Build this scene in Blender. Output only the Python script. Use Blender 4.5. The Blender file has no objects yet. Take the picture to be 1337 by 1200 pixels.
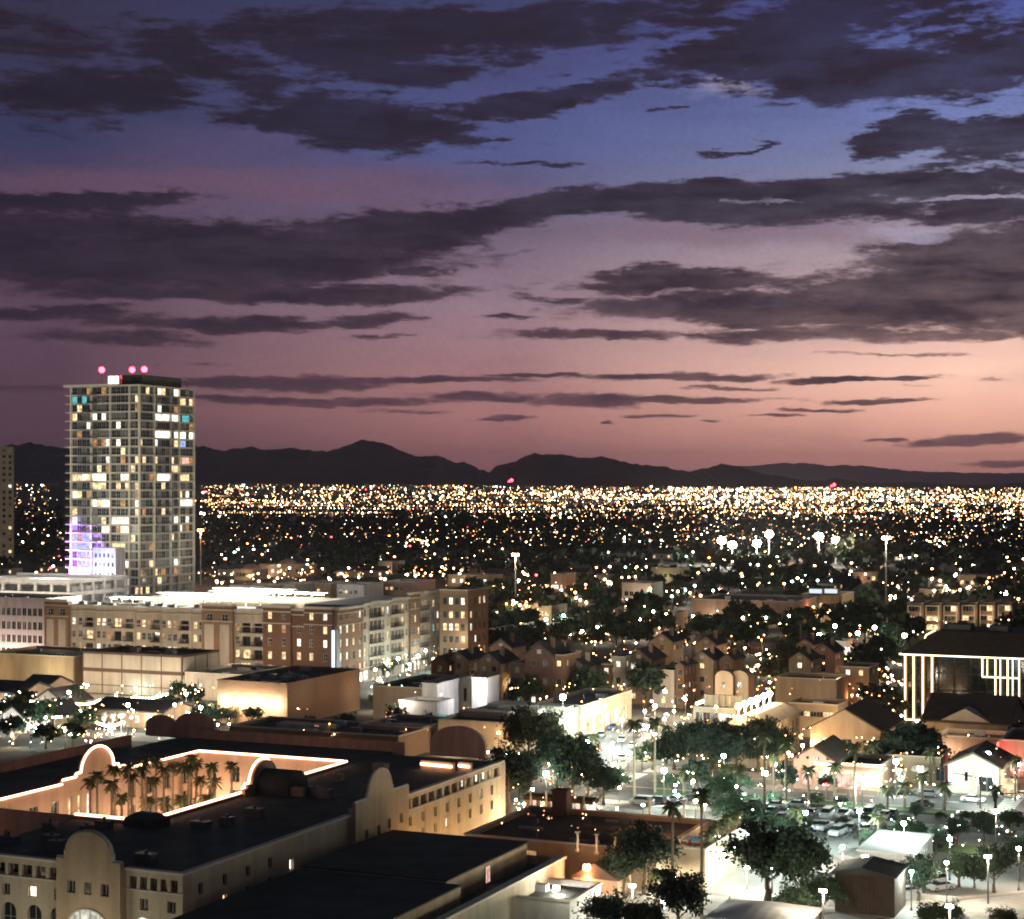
import bpy, math, random
import numpy as np
from math import sin, cos, pi, radians, atan, sqrt
random.seed(7)
RS = np.random.RandomState(11)
SC = bpy.context.scene
SC.unit_settings.system = 'METRIC'
SC.unit_settings.scale_length = 1.378          # one unit is 1.378 m: the eye stands 62 m above the streets
YAW = 23.6
A = radians(YAW); S_, C_ = sin(A), cos(A)
F, EYE, PY0, PX0 = 2300.0, 45.0, 634.0, 668.5  # lens and horizon read off the photograph

def at(px, py, h=0.0):                          # a point of known height seen at a pixel -> its place on the street grid
    D = (EYE-h)*F/(py-PY0); X = (px-PX0)/F*D
    return (C_*X-S_*D, S_*X+C_*D)
def pix(x, y, h=0.0):
    X = C_*x+S_*y; D = -S_*x+C_*y
    return (PX0+X/D*F, PY0+(EYE-h)*F/D)
def left_w(x, y, pxl):                          # width w so that (x-w, y) is seen at column pxl
    k = (pxl-PX0)/F; X = C_*x+S_*y; D = -S_*x+C_*y
    return (X-k*D)/(C_+k*S_)
def back_d(x, y, pxr):
    k = (pxr-PX0)/F; X = C_*x+S_*y; D = -S_*x+C_*y
    return (k*D-X)/(S_-k*C_)

# ------------------------------------------------------------------ camera
cam = bpy.data.cameras.new('camera'); camo = bpy.data.objects.new('camera', cam)
SC.collection.objects.link(camo); SC.camera = camo
camo.location = (0, 0, EYE); camo.rotation_euler = (pi/2, 0, A)
cam.sensor_width = 36; cam.lens = F/1337*36; cam.shift_y = 34/1337
cam.clip_start = 1; cam.clip_end = 60000
SC.view_settings.view_transform = 'Standard'; SC.view_settings.look = 'None'
SC.view_settings.exposure = 0; SC.view_settings.gamma = 1
SC.render.engine = 'CYCLES'
cy = SC.cycles
cy.use_denoising = True
try: cy.denoiser = 'OPENIMAGEDENOISE'
except Exception: pass
cy.max_bounces = 5; cy.diffuse_bounces = 2; cy.glossy_bounces = 2; cy.transmission_bounces = 2
cy.volume_bounces = 0; cy.caustics_reflective = False; cy.caustics_refractive = False
cy.sample_clamp_indirect = 3; cy.sample_clamp_direct = 60
cy.use_light_tree = True
cy.use_adaptive_sampling = True; cy.adaptive_threshold = 0.015
cy.filter_width = 2.0

def lin(r, g, b):
    f = lambda c: (c/255/12.92) if c <= 10 else ((c/255+.055)/1.055)**2.4
    return (f(r), f(g), f(b), 1)

# ------------------------------------------------------------------ sky: dusk air with cloud banks (after sunset, no sun lamp)
world = bpy.data.worlds.new('World'); SC.world = world; world.use_nodes = True
nt = world.node_tree; N, L = nt.nodes, nt.links
N.clear()
def nd(t, **k):
    n = N.new(t)
    for a, v in k.items(): setattr(n, a, v)
    return n
def math_(op, a, b=None, c=None, clamp=False):
    n = nd('ShaderNodeMath', operation=op, use_clamp=clamp)
    for i, v in enumerate((a, b, c)):
        if v is None: continue
        if isinstance(v, (int, float)): n.inputs[i].default_value = v
        else: L.new(v, n.inputs[i])
    return n.outputs[0]
def sstep(v, a, b, lo=0.0, hi=1.0):
    n = nd('ShaderNodeMapRange', interpolation_type='SMOOTHSTEP')
    L.new(v, n.inputs[0])
    for i, q in enumerate((a, b, lo, hi)): n.inputs[i+1].default_value = q
    return n.outputs[0]
def lstep(v, a, b, lo=0.0, hi=1.0):
    n = nd('ShaderNodeMapRange'); L.new(v, n.inputs[0])
    for i, q in enumerate((a, b, lo, hi)): n.inputs[i+1].default_value = q
    return n.outputs[0]
def comb(x, y, z=0.0):
    n = nd('ShaderNodeCombineXYZ')
    for i, v in enumerate((x, y, z)):
        if isinstance(v, (int, float)): n.inputs[i].default_value = v
        else: L.new(v, n.inputs[i])
    return n.outputs[0]
def mix(f, a, b, bt='MIX'):
    n = nd('ShaderNodeMix', data_type='RGBA', blend_type=bt)
    for s, v in ((n.inputs[0], f), (n.inputs[6], a), (n.inputs[7], b)):
        if isinstance(v, (int, float)): s.default_value = v
        elif isinstance(v, tuple): s.default_value = v
        else: L.new(v, s)
    return n.outputs[2]
def noise(vec, scale, detail=5, rough=.55, dist=0.0):
    n = nd('ShaderNodeTexNoise'); L.new(vec, n.inputs['Vector'])
    n.inputs['Scale'].default_value = scale; n.inputs['Detail'].default_value = detail
    n.inputs['Roughness'].default_value = rough; n.inputs['Distortion'].default_value = dist
    return n
def ramp(v, stops):
    n = nd('ShaderNodeValToRGB'); L.new(v, n.inputs[0]); r = n.color_ramp
    while len(r.elements) < len(stops): r.elements.new(.5)
    for e, (p, c) in zip(r.elements, stops): e.position = p; e.color = c
    return n.outputs[0]
tc = nd('ShaderNodeTexCoord')
def dot(v):
    n = nd('ShaderNodeVectorMath', operation='DOT_PRODUCT'); L.new(tc.outputs['Generated'], n.inputs[0]); n.inputs[1].default_value = v
    return n.outputs['Value']
xr, yf, zz = dot((C_, S_, 0)), dot((-S_, C_, 0)), dot((0, 0, 1))
AZ = math_('ARCTAN2', xr, yf); EL = math_('ARCSINE', zz)
t_ = math_('MULTIPLY', EL, F/700.0)          # 0 at the horizon .. about .9 at the frame's top
E_ = lambda py: min(1, max(0, atan((PY0-py)/F)*F/700.0))
def thru(py, c, g_=1.0):                               # what the sky must send so that it arrives as c through the valley haze
    c = lin(*c); el = max(atan((PY0-py)/F), .0155); T = math.exp(-2.2e-5*min(52000.0, 575/sin(el))); k = T+(1-T)*.5
    return tuple(c[i]/k*g_ for i in range(3))+(1,)
def gr(tab, k=1.16): return ramp(t_, [(E_(y), thru(y, c, k if y > 330 else 1.16)) for y, c in tab])
gl = gr([(634, (80, 56, 68)), (590, (86, 60, 72)), (520, (88, 63, 78)), (430, (90, 68, 84)), (300, (80, 63, 86)), (190, (52, 55, 86)), (60, (52, 49, 72)), (-20, (48, 46, 70)), (-700, (44, 48, 70))])
gm = gr([(634, (122, 78, 86)), (590, (142, 94, 95)), (540, (156, 108, 106)), (470, (144, 107, 111)), (400, (130, 106, 118)), (300, (108, 95, 116)), (200, (80, 86, 132)), (60, (68, 70, 114)), (-700, (46, 50, 74))], 1.5)
grr = gr([(634, (160, 106, 100)), (600, (188, 128, 116)), (550, (212, 156, 136)), (490, (222, 178, 158)), (400, (172, 144, 142)), (260, (138, 138, 162)), (160, (112, 124, 176)), (20, (74, 82, 146)), (-700, (50, 54, 80))], 1.8)
base = mix(lstep(AZ, -.25, -.02), gl, gm)
base = mix(lstep(AZ, .0, .25), base, grr)
# warp so that banks have ragged edges; cloud-plane coordinates so that streaks flatten towards the horizon
zc = math_('ADD', math_('MAXIMUM', zz, 0.0), .055)
pl = comb(math_('DIVIDE', xr, zc), math_('DIVIDE', yf, zc), 0.0)
AE = comb(AZ, EL, 0.0)
st = nd('ShaderNodeMapping'); L.new(AE, st.inputs[0]); st.inputs['Scale'].default_value = (.8, 3.4, 1)
w1 = noise(st.outputs[0], 13, 9, .68)
wv = nd('ShaderNodeVectorMath', operation='SUBTRACT'); L.new(w1.outputs['Color'], wv.inputs[0]); wv.inputs[1].default_value = (.5, .5, .5)
ws = nd('ShaderNodeVectorMath', operation='MULTIPLY'); L.new(wv.outputs[0], ws.inputs[0]); ws.inputs[1].default_value = (.12, .042, 0)
wk = nd('ShaderNodeVectorMath', operation='MULTIPLY'); L.new(ws.outputs[0], wk.inputs[0]); L.new(comb(lstep(EL, .03, .2, .7, 1), lstep(EL, .03, .2, .3, 1), 0.0), wk.inputs[1])
wa = nd('ShaderNodeVectorMath', operation='ADD'); L.new(AE, wa.inputs[0]); L.new(wk.outputs[0], wa.inputs[1])
PW = wa.outputs[0]
def blobs(lst, gain=1.0):
    acc = None; src = PW
    for k_, (px, py, a, b, rot, wgt) in enumerate(lst):
        if k_ % 16 == 15:                    # ties the groups into a sequence so that the shader's working memory suffices
            q = nd('ShaderNodeVectorMath', operation='MULTIPLY_ADD'); L.new(acc, q.inputs[0]); q.inputs[1].default_value = (1e-7, 1e-7, 0); L.new(PW, q.inputs[2]); src = q.outputs[0]
        m = nd('ShaderNodeMapping', vector_type='TEXTURE'); L.new(src, m.inputs[0])
        az = atan((px-PX0)/F)
        m.inputs['Location'].default_value = (az, atan((PY0-py)/F*cos(az)), 0)
        m.inputs['Rotation'].default_value = (0, 0, radians(rot)); m.inputs['Scale'].default_value = (a/F, b/F, 1)
        ln = nd('ShaderNodeVectorMath', operation='LENGTH'); L.new(m.outputs[0], ln.inputs[0])
        v = sstep(ln.outputs['Value'], 1.35, .25, 0.0, wgt)
        acc = v if acc is None else math_('MAXIMUM', acc, v)
    return acc
dark = blobs([
 (455,160,190,42,0,1),(690,135,170,22,6,1),(560,40,430,42,0,.8),(110,125,210,50,0,.85),(310,95,130,38,0,.75),(60,50,160,50,0,.6),(520,85,160,30,4,.8),
 (1000,70,180,44,6,1),(1150,98,270,48,-2,1),(1300,70,170,50,0,.9),(1130,15,260,30,0,.8),(850,15,230,26,0,.7),(880,100,120,16,4,.7),
 (1180,180,84,28,8,1.15),(1300,180,96,36,4,1.15),
 (930,258,340,27,3,1),(1230,238,240,22,0,1),(690,275,130,22,5,.9),(1290,272,120,26,0,.95),(1010,275,300,22,0,.9),
 (230,345,420,44,2,1.1),(520,305,270,34,7,1),(90,268,165,17,2,.95),(330,382,380,17,0,.95),(10,320,200,60,0,.8),
 (60,408,150,15,0,.85),(270,420,230,14,0,.85),(480,418,90,11,0,.8),
 (880,368,170,16,0,.9),(1010,400,320,30,0,.95),(1230,385,300,56,0,1),(1300,325,190,44,4,1),(870,398,150,20,0,.9),(1120,434,330,15,0,.8),
 (540,355,42,9,0,1),(700,212,130,6,2,.7),(970,188,60,5,12,.7),
 (370,500,210,13,0,.9),(550,496,170,8,0,.8),(450,525,210,8,0,.7),(765,522,100,14,0,1),(620,520,150,9,0,.7),(890,490,160,8,0,.9),(870,521,200,6,0,.8),
 (1125,495,130,5,0,.9),(1150,523,80,5,0,.8),(1265,577,100,10,2,.9),(1160,574,34,4,0,.8),(1310,603,80,6,0,.6),(905,551,24,3,0,.6),(60,505,180,10,0,.5),(1230,320,120,9,0,.8),(330,520,200,6,0,.8),(540,537,90,4,0,.6),(665,545,60,5,0,.7),(700,488,110,5,0,.8),(1010,540,60,3,0,.6),(960,504,90,4,0,.6),(790,549,14,4,0,.8),(1300,497,50,4,0,.6),(1180,505,40,3,0,.5),(1060,533,60,3,0,.6),(510,437,60,5,0,.7),(230,470,120,6,0,.5),(850,543,50,3,0,.6),
 (800,440,160,8,0,.7),(640,418,60,5,0,.5),(1150,462,120,4,0,.5),(160,440,180,12,0,.6),(720,390,60,6,0,.6),(200,300,240,22,2,.8),(420,60,120,30,-8,.8),(210,60,90,40,10,.7),(620,190,40,5,0,.6),(860,148,30,7,0,.7),(700,60,100,22,10,.7),
])
fine = noise(st.outputs[0], 24, 9, .7).outputs['Fac']
wide = noise(pl, .55, 6, .58).outputs['Fac']
fld = math_('ADD', dark, math_('MULTIPLY', math_('SUBTRACT', fine, .5), lstep(EL, .06, .2, 1.3, 2.0)))
fld = math_('ADD', fld, math_('MULTIPLY', math_('SUBTRACT', wide, .5), .75))
tiny = noise(st.outputs[0], 75, 5, .65).outputs['Fac']
fld = math_('ADD', fld, math_('MULTIPLY', math_('SUBTRACT', tiny, .5), lstep(EL, .04, .18, .45, 1.0)))
# beyond the frame the banks simply go on
fr = math_('MAXIMUM', sstep(math_('ABSOLUTE', AZ), .30, .40), sstep(EL, .285, .36))
gen = sstep(wide, .40, .62, 0, 1)
fld = math_('MAXIMUM', fld, math_('MULTIPLY', gen, fr))
cov = sstep(fld, .24, .66, 0, .98)
ccol = ramp(t_, [(E_(y), thru(y, c)) for y, c in ((634, (116, 80, 86)), (570, (92, 66, 76)), (520, (68, 50, 63)), (470, (52, 40, 54)), (390, (42, 34, 48)), (260, (37, 31, 45)), (120, (35, 30, 44)), (-100, (38, 35, 50)))])
ccol = mix(lstep(AZ, -.28, .28, 0, 1), mix(.25, ccol, lin(42, 35, 48)), mix(.10, ccol, lin(96, 72, 78)))
tex = noise(st.outputs[0], 17, 7, .65).outputs['Fac']
ccol = mix(lstep(tex, .40, .70, 0, .40), ccol, mix(.5, base, ccol))
ccol = mix(math_('MULTIPLY', sstep(fld, .38, .95, .20, 0), lstep(EL, .08, .2, 1, .25)), ccol, mix(.5, base, lin(140, 94, 106)))
# thin lit veils: pink above the left bank, orange and pale gaps on the right
pink = blobs([(400,245,330,34,0,1),(180,245,260,30,0,.8),(560,275,150,20,0,.8),(980,305,260,22,0,.8),(300,200,200,30,0,.4),(60,300,160,14,0,.4)])
base = mix(math_('MULTIPLY', pink, .55), base, lin(122, 86, 104))
pale = blobs([(1195,300,70,11,-3,1),(1285,255,90,5,2,1),(985,262,60,4,0,.7),(960,118,70,6,0,.6)])
base = mix(math_('MULTIPLY', pale, .5), base, lin(176, 164, 190))
thin = sstep(noise(st.outputs[0], 8, 6, .6).outputs['Fac'], .42, .72, 0, .42)
base = mix(thin, base, mix(.5, base, ccol))
skyc = mix(cov, base, ccol)
skyc = mix(math_('MULTIPLY', sstep(pale, .35, .8), sstep(fine, .35, .6, .2, .8)), skyc, lin(176, 166, 192))
grain = noise(tc.outputs['Generated'], 420, 1, .5).outputs['Fac']
skyc = mix(.05, skyc, mix(1.0, skyc, ramp(grain, [(.3, (0, 0, 0, 1)), (.7, (1, 1, 1, 1))]), 'OVERLAY'))
below = sstep(EL, -.02, -.004)
skyc = mix(below, lin(40, 34, 42), skyc)
bg = nd('ShaderNodeBackground'); L.new(skyc, bg.inputs[0]); bg.inputs[1].default_value = 1.0
# the same sky beyond the picture's banks, cheaper to work out
wid2 = noise(pl, .55, 3, .58).outputs['Fac']
far = mix(sstep(sstep(wid2, .40, .62), .16, .72, 0, .97), ramp(t_, [(E_(634), lin(122, 86, 92)), (E_(470), lin(130, 102, 110)), (E_(260), lin(92, 92, 120)), (E_(60), lin(68, 70, 100)), (1, lin(50, 60, 72))]), lin(46, 48, 56))
far = mix(below, lin(40, 34, 42), far)
bg2 = nd('ShaderNodeBackground'); L.new(far, bg2.inputs[0])
inn = math_('MULTIPLY', math_('LESS_THAN', math_('ABSOLUTE', AZ), .42), math_('MULTIPLY', math_('LESS_THAN', EL, .38), math_('GREATER_THAN', EL, -.03)))
ms = nd('ShaderNodeMixShader'); L.new(inn, ms.inputs[0]); L.new(bg2.outputs[0], ms.inputs[1]); L.new(bg.outputs[0], ms.inputs[2])
wo = nd('ShaderNodeOutputWorld'); L.new(ms.outputs[0], wo.inputs[0])
world.cycles.sampling_method = 'MANUAL'; world.cycles.sample_map_resolution = 512

# ------------------------------------------------------------------ helpers
COL = SC.collection
def tag(o, label=None, cat=None, group=None, kind=None):
    if label: o['label'] = label
    if cat: o['category'] = cat
    if group: o['group'] = group
    if kind: o['kind'] = kind
    return o
def thing(name, label, cat, loc=(0, 0, 0), rz=0.0, group=None):
    o = bpy.data.objects.new(name, None); COL.objects.link(o)
    o.empty_display_size = .5
    o.location = loc; o.rotation_euler = (0, 0, rz)
    return tag(o, label, cat, group)
class MB:
    def __init__(s): s.v, s.f, s.m = [], [], []
    def poly(s, pts, m=0):
        n = len(s.v); s.v += [tuple(p) for p in pts]; s.f.append(tuple(range(n, n+len(pts)))); s.m.append(m); return s
    def box(s, x0, x1, y0, y1, z0, z1, m=0, bottom=True):
        n = len(s.v)
        s.v += [(x0,y0,z0),(x1,y0,z0),(x1,y1,z0),(x0,y1,z0),(x0,y0,z1),(x1,y0,z1),(x1,y1,z1),(x0,y1,z1)]
        fs = [(4,5,6,7),(0,1,5,4),(1,2,6,5),(2,3,7,6),(3,0,4,7)]+([(3,2,1,0)] if bottom else [])
        s.f += [tuple(n+i for i in q) for q in fs]; s.m += [m]*len(fs); return s
    def frus(s, x0, x1, y0, y1, z0, X0, X1, Y0, Y1, z1, m=0):
        n = len(s.v)
        s.v += [(x0,y0,z0),(x1,y0,z0),(x1,y1,z0),(x0,y1,z0),(X0,Y0,z1),(X1,Y0,z1),(X1,Y1,z1),(X0,Y1,z1)]
        fs = [(4,5,6,7),(0,1,5,4),(1,2,6,5),(2,3,7,6),(3,0,4,7),(3,2,1,0)]
        s.f += [tuple(n+i for i in q) for q in fs]; s.m += [m]*6; return s
    def prism(s, prof, axis, a0, a1, m=0):          # prof: (s,z) outline, counter-clockwise seen from -axis side
        g = (lambda q, a: (q[0], a, q[1])) if axis == 'y' else (lambda q, a: (a, q[0], q[1]))
        n = len(s.v); k = len(prof)
        s.v += [g(q, a0) for q in prof]+[g(q, a1) for q in prof]
        s.f.append(tuple(range(n, n+k))); s.f.append(tuple(range(n+2*k-1, n+k-1, -1))); s.m += [m, m]
        for i in range(k):
            j = (i+1) % k; s.f.append((n+j, n+i, n+k+i, n+k+j)); s.m.append(m)
        return s
    def cyl(s, x, y, z0, z1, r0, r1=None, k=8, m=0, x1=None, y1=None, cap=True):
        r1 = r0 if r1 is None else r1; x1 = x if x1 is None else x1; y1 = y if y1 is None else y1
        n = len(s.v)
        s.v += [(x+r0*cos(2*pi*i/k), y+r0*sin(2*pi*i/k), z0) for i in range(k)]+[(x1+r1*cos(2*pi*i/k), y1+r1*sin(2*pi*i/k), z1) for i in range(k)]
        for i in range(k):
            j = (i+1) % k; s.f.append((n+i, n+j, n+k+j, n+k+i)); s.m.append(m)
        if cap: s.f.append(tuple(n+k+i for i in range(k))); s.m.append(m)
        return s
    def rod(s, p, q, r, k=6, m=0):
        p, q = np.array(p, float), np.array(q, float); d = q-p; l = np.linalg.norm(d)
        if l < 1e-6: return s
        d /= l; a = np.cross(d, (0, 0, 1) if abs(d[2]) < .9 else (1, 0, 0)); a /= np.linalg.norm(a); b = np.cross(d, a)
        n = len(s.v)
        for c in (p, q): s.v += [tuple(c+r*(cos(2*pi*i/k)*a+sin(2*pi*i/k)*b)) for i in range(k)]
        for i in range(k):
            j = (i+1) % k; s.f.append((n+i, n+j, n+k+j, n+k+i)); s.m.append(m)
        s.f.append(tuple(n+k+i for i in range(k))); s.f.append(tuple(n+i for i in reversed(range(k)))); s.m += [m, m]
        return s
    def path(s, pts, r, k=6, m=0):
        for p, q in zip(pts, pts[1:]): s.rod(p, q, r, k, m)
        return s
    def ball(s, x, y, z, r, m=0, k=8, h=5, sz=1.0):
        n = len(s.v); s.v.append((x, y, z+r*sz))
        for j in range(1, h):
            t = pi*j/h
            s.v += [(x+r*sin(t)*cos(2*pi*i/k), y+r*sin(t)*sin(2*pi*i/k), z+r*sz*cos(t)) for i in range(k)]
        s.v.append((x, y, z-r*sz)); e = n+1+k*(h-1)
        for i in range(k):
            s.f.append((n, n+1+i, n+1+(i+1) % k)); s.f.append((e, n+1+k*(h-2)+(i+1) % k, n+1+k*(h-2)+i)); s.m += [m, m]
        for j in range(h-2):
            for i in range(k):
                a = n+1+k*j; s.f.append((a+i, a+k+i, a+k+(i+1) % k, a+(i+1) % k)); s.m.append(m)
        return s
    def mesh(s, name, mats):
        me = bpy.data.meshes.new(name); me.from_pydata(s.v, [], s.f)
        for q in (mats if isinstance(mats, (list, tuple)) else [mats]): me.materials.append(q)
        if any(s.m): me.polygons.foreach_set('material_index', s.m)
        me.update(); return me
    def build(s, name, mats, parent=None, loc=(0, 0, 0), rz=0.0, smooth=False):
        me = s.mesh(name, mats)
        if smooth: me.polygons.foreach_set('use_smooth', [True]*len(me.polygons))
        return put(name, me, parent, loc, rz)
def put(name, me, parent=None, loc=(0, 0, 0), rz=0.0, sc=None):
    o = bpy.data.objects.new(name, me); COL.objects.link(o); o.parent = parent
    o.location = loc; o.rotation_euler = (0, 0, rz)
    if sc is not None: o.scale = sc if isinstance(sc, tuple) else (sc, sc, sc)
    return o
def copy_tree(o, parent=None):
    c = o.copy(); COL.objects.link(c); c.parent = parent
    for ch in list(o.children): copy_tree(ch, c)
    return c
def lamp(kind, parent, loc, color, power, radius=.2, **k):
    l = bpy.data.lights.new('light', kind); l.color = color; l.energy = power
    if kind in ('POINT', 'SPOT'): l.shadow_soft_size = radius
    for a, v in k.items(): setattr(l, a, v)
    o = bpy.data.objects.new('light', l); COL.objects.link(o); o.parent = parent; o.location = loc
    return o

# ------------------------------------------------------------------ materials
def pm(name, col, rough=.85, var=.25, scale=.6, bump=.0, metal=0.0, fine=6.0, spec=.3, streak=False):
    m = bpy.data.materials.new(name); m.use_nodes = True; t = m.node_tree; b = t.nodes['Principled BSDF']
    b.inputs['Roughness'].default_value = rough; b.inputs['Metallic'].default_value = metal
    b.inputs['Specular IOR Level'].default_value = spec
    g = t.nodes.new('ShaderNodeNewGeometry'); n = t.nodes.new('ShaderNodeTexNoise'); n2 = t.nodes.new('ShaderNodeTexNoise')
    if streak:                                   # rain streaks and stains running down the wall
        mp = t.nodes.new('ShaderNodeMapping'); mp.inputs['Scale'].default_value = (1, 1, .14); t.links.new(g.outputs['Position'], mp.inputs[0]); t.links.new(mp.outputs[0], n.inputs['Vector'])
    else: t.links.new(g.outputs['Position'], n.inputs['Vector'])
    t.links.new(g.outputs['Position'], n2.inputs['Vector'])
    n.inputs['Scale'].default_value = scale; n.inputs['Detail'].default_value = 5; n2.inputs['Scale'].default_value = fine; n2.inputs['Detail'].default_value = 3
    ad = t.nodes.new('ShaderNodeMath'); ad.operation = 'MULTIPLY_ADD'; ad.inputs[1].default_value = .6
    t.links.new(n.outputs['Fac'], ad.inputs[0])
    ml = t.nodes.new('ShaderNodeMath'); ml.operation = 'MULTIPLY'; ml.inputs[1].default_value = .4; t.links.new(n2.outputs['Fac'], ml.inputs[0]); t.links.new(ml.outputs[0], ad.inputs[2])
    r = t.nodes.new('ShaderNodeValToRGB'); t.links.new(ad.outputs[0], r.inputs[0])
    r.color_ramp.elements[0].position = .32; r.color_ramp.elements[1].position = .68
    r.color_ramp.elements[0].color = tuple(c*(1-var) for c in col)+(1,); r.color_ramp.elements[1].color = tuple(min(1, c*(1+var)) for c in col)+(1,)
    t.links.new(r.outputs[0], b.inputs['Base Color'])
    if bump:
        bp = t.nodes.new('ShaderNodeBump'); bp.inputs['Strength'].default_value = bump; bp.inputs['Distance'].default_value = .05
        t.links.new(n2.outputs['Fac'], bp.inputs['Height']); t.links.new(bp.outputs[0], b.inputs['Normal'])
    return m
def em(name, col, s, sample=False, vary=0.0, vscale=1.2):
    m = bpy.data.materials.new(name); m.use_nodes = True; t = m.node_tree; t.nodes.clear()
    e = t.nodes.new('ShaderNodeEmission'); o = t.nodes.new('ShaderNodeOutputMaterial'); t.links.new(e.outputs[0], o.inputs[0])
    e.inputs[0].default_value = tuple(col)+(1,); e.inputs[1].default_value = s
    if vary:
        g = t.nodes.new('ShaderNodeNewGeometry'); n = t.nodes.new('ShaderNodeTexNoise'); n.inputs['Scale'].default_value = vscale; n.inputs['Detail'].default_value = 3
        t.links.new(g.outputs['Position'], n.inputs['Vector'])
        r = t.nodes.new('ShaderNodeMapRange'); t.links.new(n.outputs['Fac'], r.inputs[0])
        r.inputs[1].default_value = .35; r.inputs[2].default_value = .65; r.inputs[3].default_value = s*(1-vary); r.inputs[4].default_value = s*(1+vary)
        t.links.new(r.outputs[0], e.inputs[1])
    m.cycles.emission_sampling = 'FRONT_BACK' if sample else 'NONE'
    return m
M = {}
M['ground'] = pm('ground', (.07, .07, .062), .95, .4, .02, fine=.3)
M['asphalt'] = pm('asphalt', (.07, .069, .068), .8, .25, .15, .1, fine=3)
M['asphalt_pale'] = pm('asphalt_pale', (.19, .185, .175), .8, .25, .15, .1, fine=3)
M['paving'] = pm('paving', (.33, .30, .26), .85, .3, .35, .1)
M['concrete'] = pm('concrete', (.38, .37, .35), .85, .26, .8, .1, streak=True)
M['paint'] = pm('paint', (.7, .7, .66), .7, .15, 1)
M['grass'] = pm('grass', (.05, .085, .03), .95, .4, .5, .3)
M['roof_dark'] = pm('roof_dark', (.07, .078, .072), .9, .45, .25, .1)
M['roof_brown'] = pm('roof_brown', (.09, .065, .05), .9, .3, .8, .2)
M['roof_pale'] = pm('roof_pale', (.34, .33, .3), .85, .25, .2)
M['roof_tile'] = pm('roof_tile', (.24, .1, .06), .85, .35, 1.2, .3)
M['shingle'] = pm('shingle', (.075, .075, .08), .95, .3, 1.2, .3)
M['stucco'] = pm('stucco', (.47, .40, .29), .95, .26, .8, .2, streak=True)
M['stucco_tan'] = pm('stucco_tan', (.40, .30, .20), .95, .26, .8, .12, streak=True)
M['stucco_pink'] = pm('stucco_pink', (.42, .29, .22), .95, .26, .8, .12, streak=True)
M['cream'] = pm('cream', (.5, .44, .36), .9, .26, .8, .08, streak=True)
M['white_wall'] = pm('white_wall', (.66, .63, .6), .85, .26, .8, .05, streak=True)
M['brick'] = pm('brick', (.17, .095, .065), .9, .25, 2.5, .25, fine=9)
M['brick_brown'] = pm('brick_brown', (.27, .17, .11), .9, .2, 2.5, .25, fine=9)
M['band'] = pm('band', (.12, .075, .055), .8, .2, 1)
M['trim'] = pm('trim', (.6, .55, .46), .85, .1, .5)
M['frame'] = pm('frame', (.3, .28, .25), .6, .1, 1)
M['frame_white'] = pm('frame_white', (.6, .6, .58), .6, .1, 1)
M['metal'] = pm('metal', (.16, .16, .16), .5, .15, 1, metal=.6)
M['metal_pale'] = pm('metal_pale', (.42, .42, .42), .45, .1, 1, metal=.5)
M['rail'] = pm('rail', (.05, .05, .05), .5, .1, 1)
M['glass'] = pm('glass', (.018, .024, .028), .12, .3, .5, spec=.8)
M['glass_grey'] = pm('glass_grey', (.12, .13, .125), .3, .3, .5, spec=.8)
M['bark'] = pm('bark', (.12, .09, .065), .95, .3, 2, .3)
M['palm_bark'] = pm('palm_bark', (.2, .155, .11), .95, .3, 3, .4)
M['canvas'] = pm('canvas', (.75, .75, .72), .8, .06, .5)
M['canvas_red'] = pm('canvas_red', (.4, .06, .05), .8, .1, .5)
M['rubber'] = pm('rubber', (.02, .02, .02), .8, .1, 2)
M['rock'] = pm('rock', (.07, .055, .062), .95, .3, .002, fine=.012)
M['water'] = pm('water', (.05, .22, .24), .08, .1, .5, spec=.6)
def leafmat(name, col, var=.45):
    m = pm(name, col, .75, var, .55, 0, fine=2.2, spec=.2); return m
LEAF = [leafmat('leaf_green', (.045, .068, .034)), leafmat('leaf_olive', (.06, .065, .035)), leafmat('leaf_dark', (.028, .045, .028)), leafmat('leaf_fresh', (.06, .1, .058))]
M['frond'] = leafmat('frond', (.13, .15, .07))
M['hedge'] = leafmat('hedge', (.04, .07, .03))
W, O_, T_, P_ = (1, .78, .5), (1, .55, .24), (.72, 1, .93), (1, .62, .5)
M['win_warm'] = em('win_warm', (1, .68, .36), 1.5, vary=.6)
M['win_amber'] = em('win_amber', (1, .5, .2), .55, vary=.6)
M['win_white'] = em('win_white', (1, .92, .78), 1.7, vary=.5)
M['win_bright'] = em('win_bright', (1, .88, .7), 3.2, vary=.4)
M['win_teal'] = em('win_teal', (.15, .8, .85), .8, vary=.4)
M['win_blue'] = em('win_blue', (.4, .55, 1), 1.1, vary=.4)
M['win_dim'] = em('win_dim', (.55, .45, .3), .13, vary=.8)
M['win_pink'] = em('win_pink', (1, .55, .45), 1.3, vary=.4)
M['neon'] = em('neon', (1, .50, .30), 9, True)
M['rope'] = em('rope', (1, .78, .48), 5.5, True)
M['neon_blue'] = em('neon_blue', (.45, .55, 1), 3.5, True)
M['neon_red'] = em('neon_red', (1, .1, .08), 6, True)
M['bulb_cool'] = em('bulb_cool', (.68, 1, .92), 70)
M['bulb_warm'] = em('bulb_warm', (1, .62, .30), 60)
M['bulb_white'] = em('bulb_white', (1, .88, .68), 70)
M['bulb_orange'] = em('bulb_orange', (1, .36, .12), 60)
M['bulb_red'] = em('bulb_red', (1, .03, .05), 22)
M['string_bulb'] = em('string_bulb', (1, .62, .34), 22)
M['head_light'] = em('head_light', (1, .95, .85), 12)
M['tail_light'] = em('tail_light', (1, .05, .03), 5)
M['sign_white'] = em('sign_white', (.95, .95, 1), 2.2)

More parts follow.
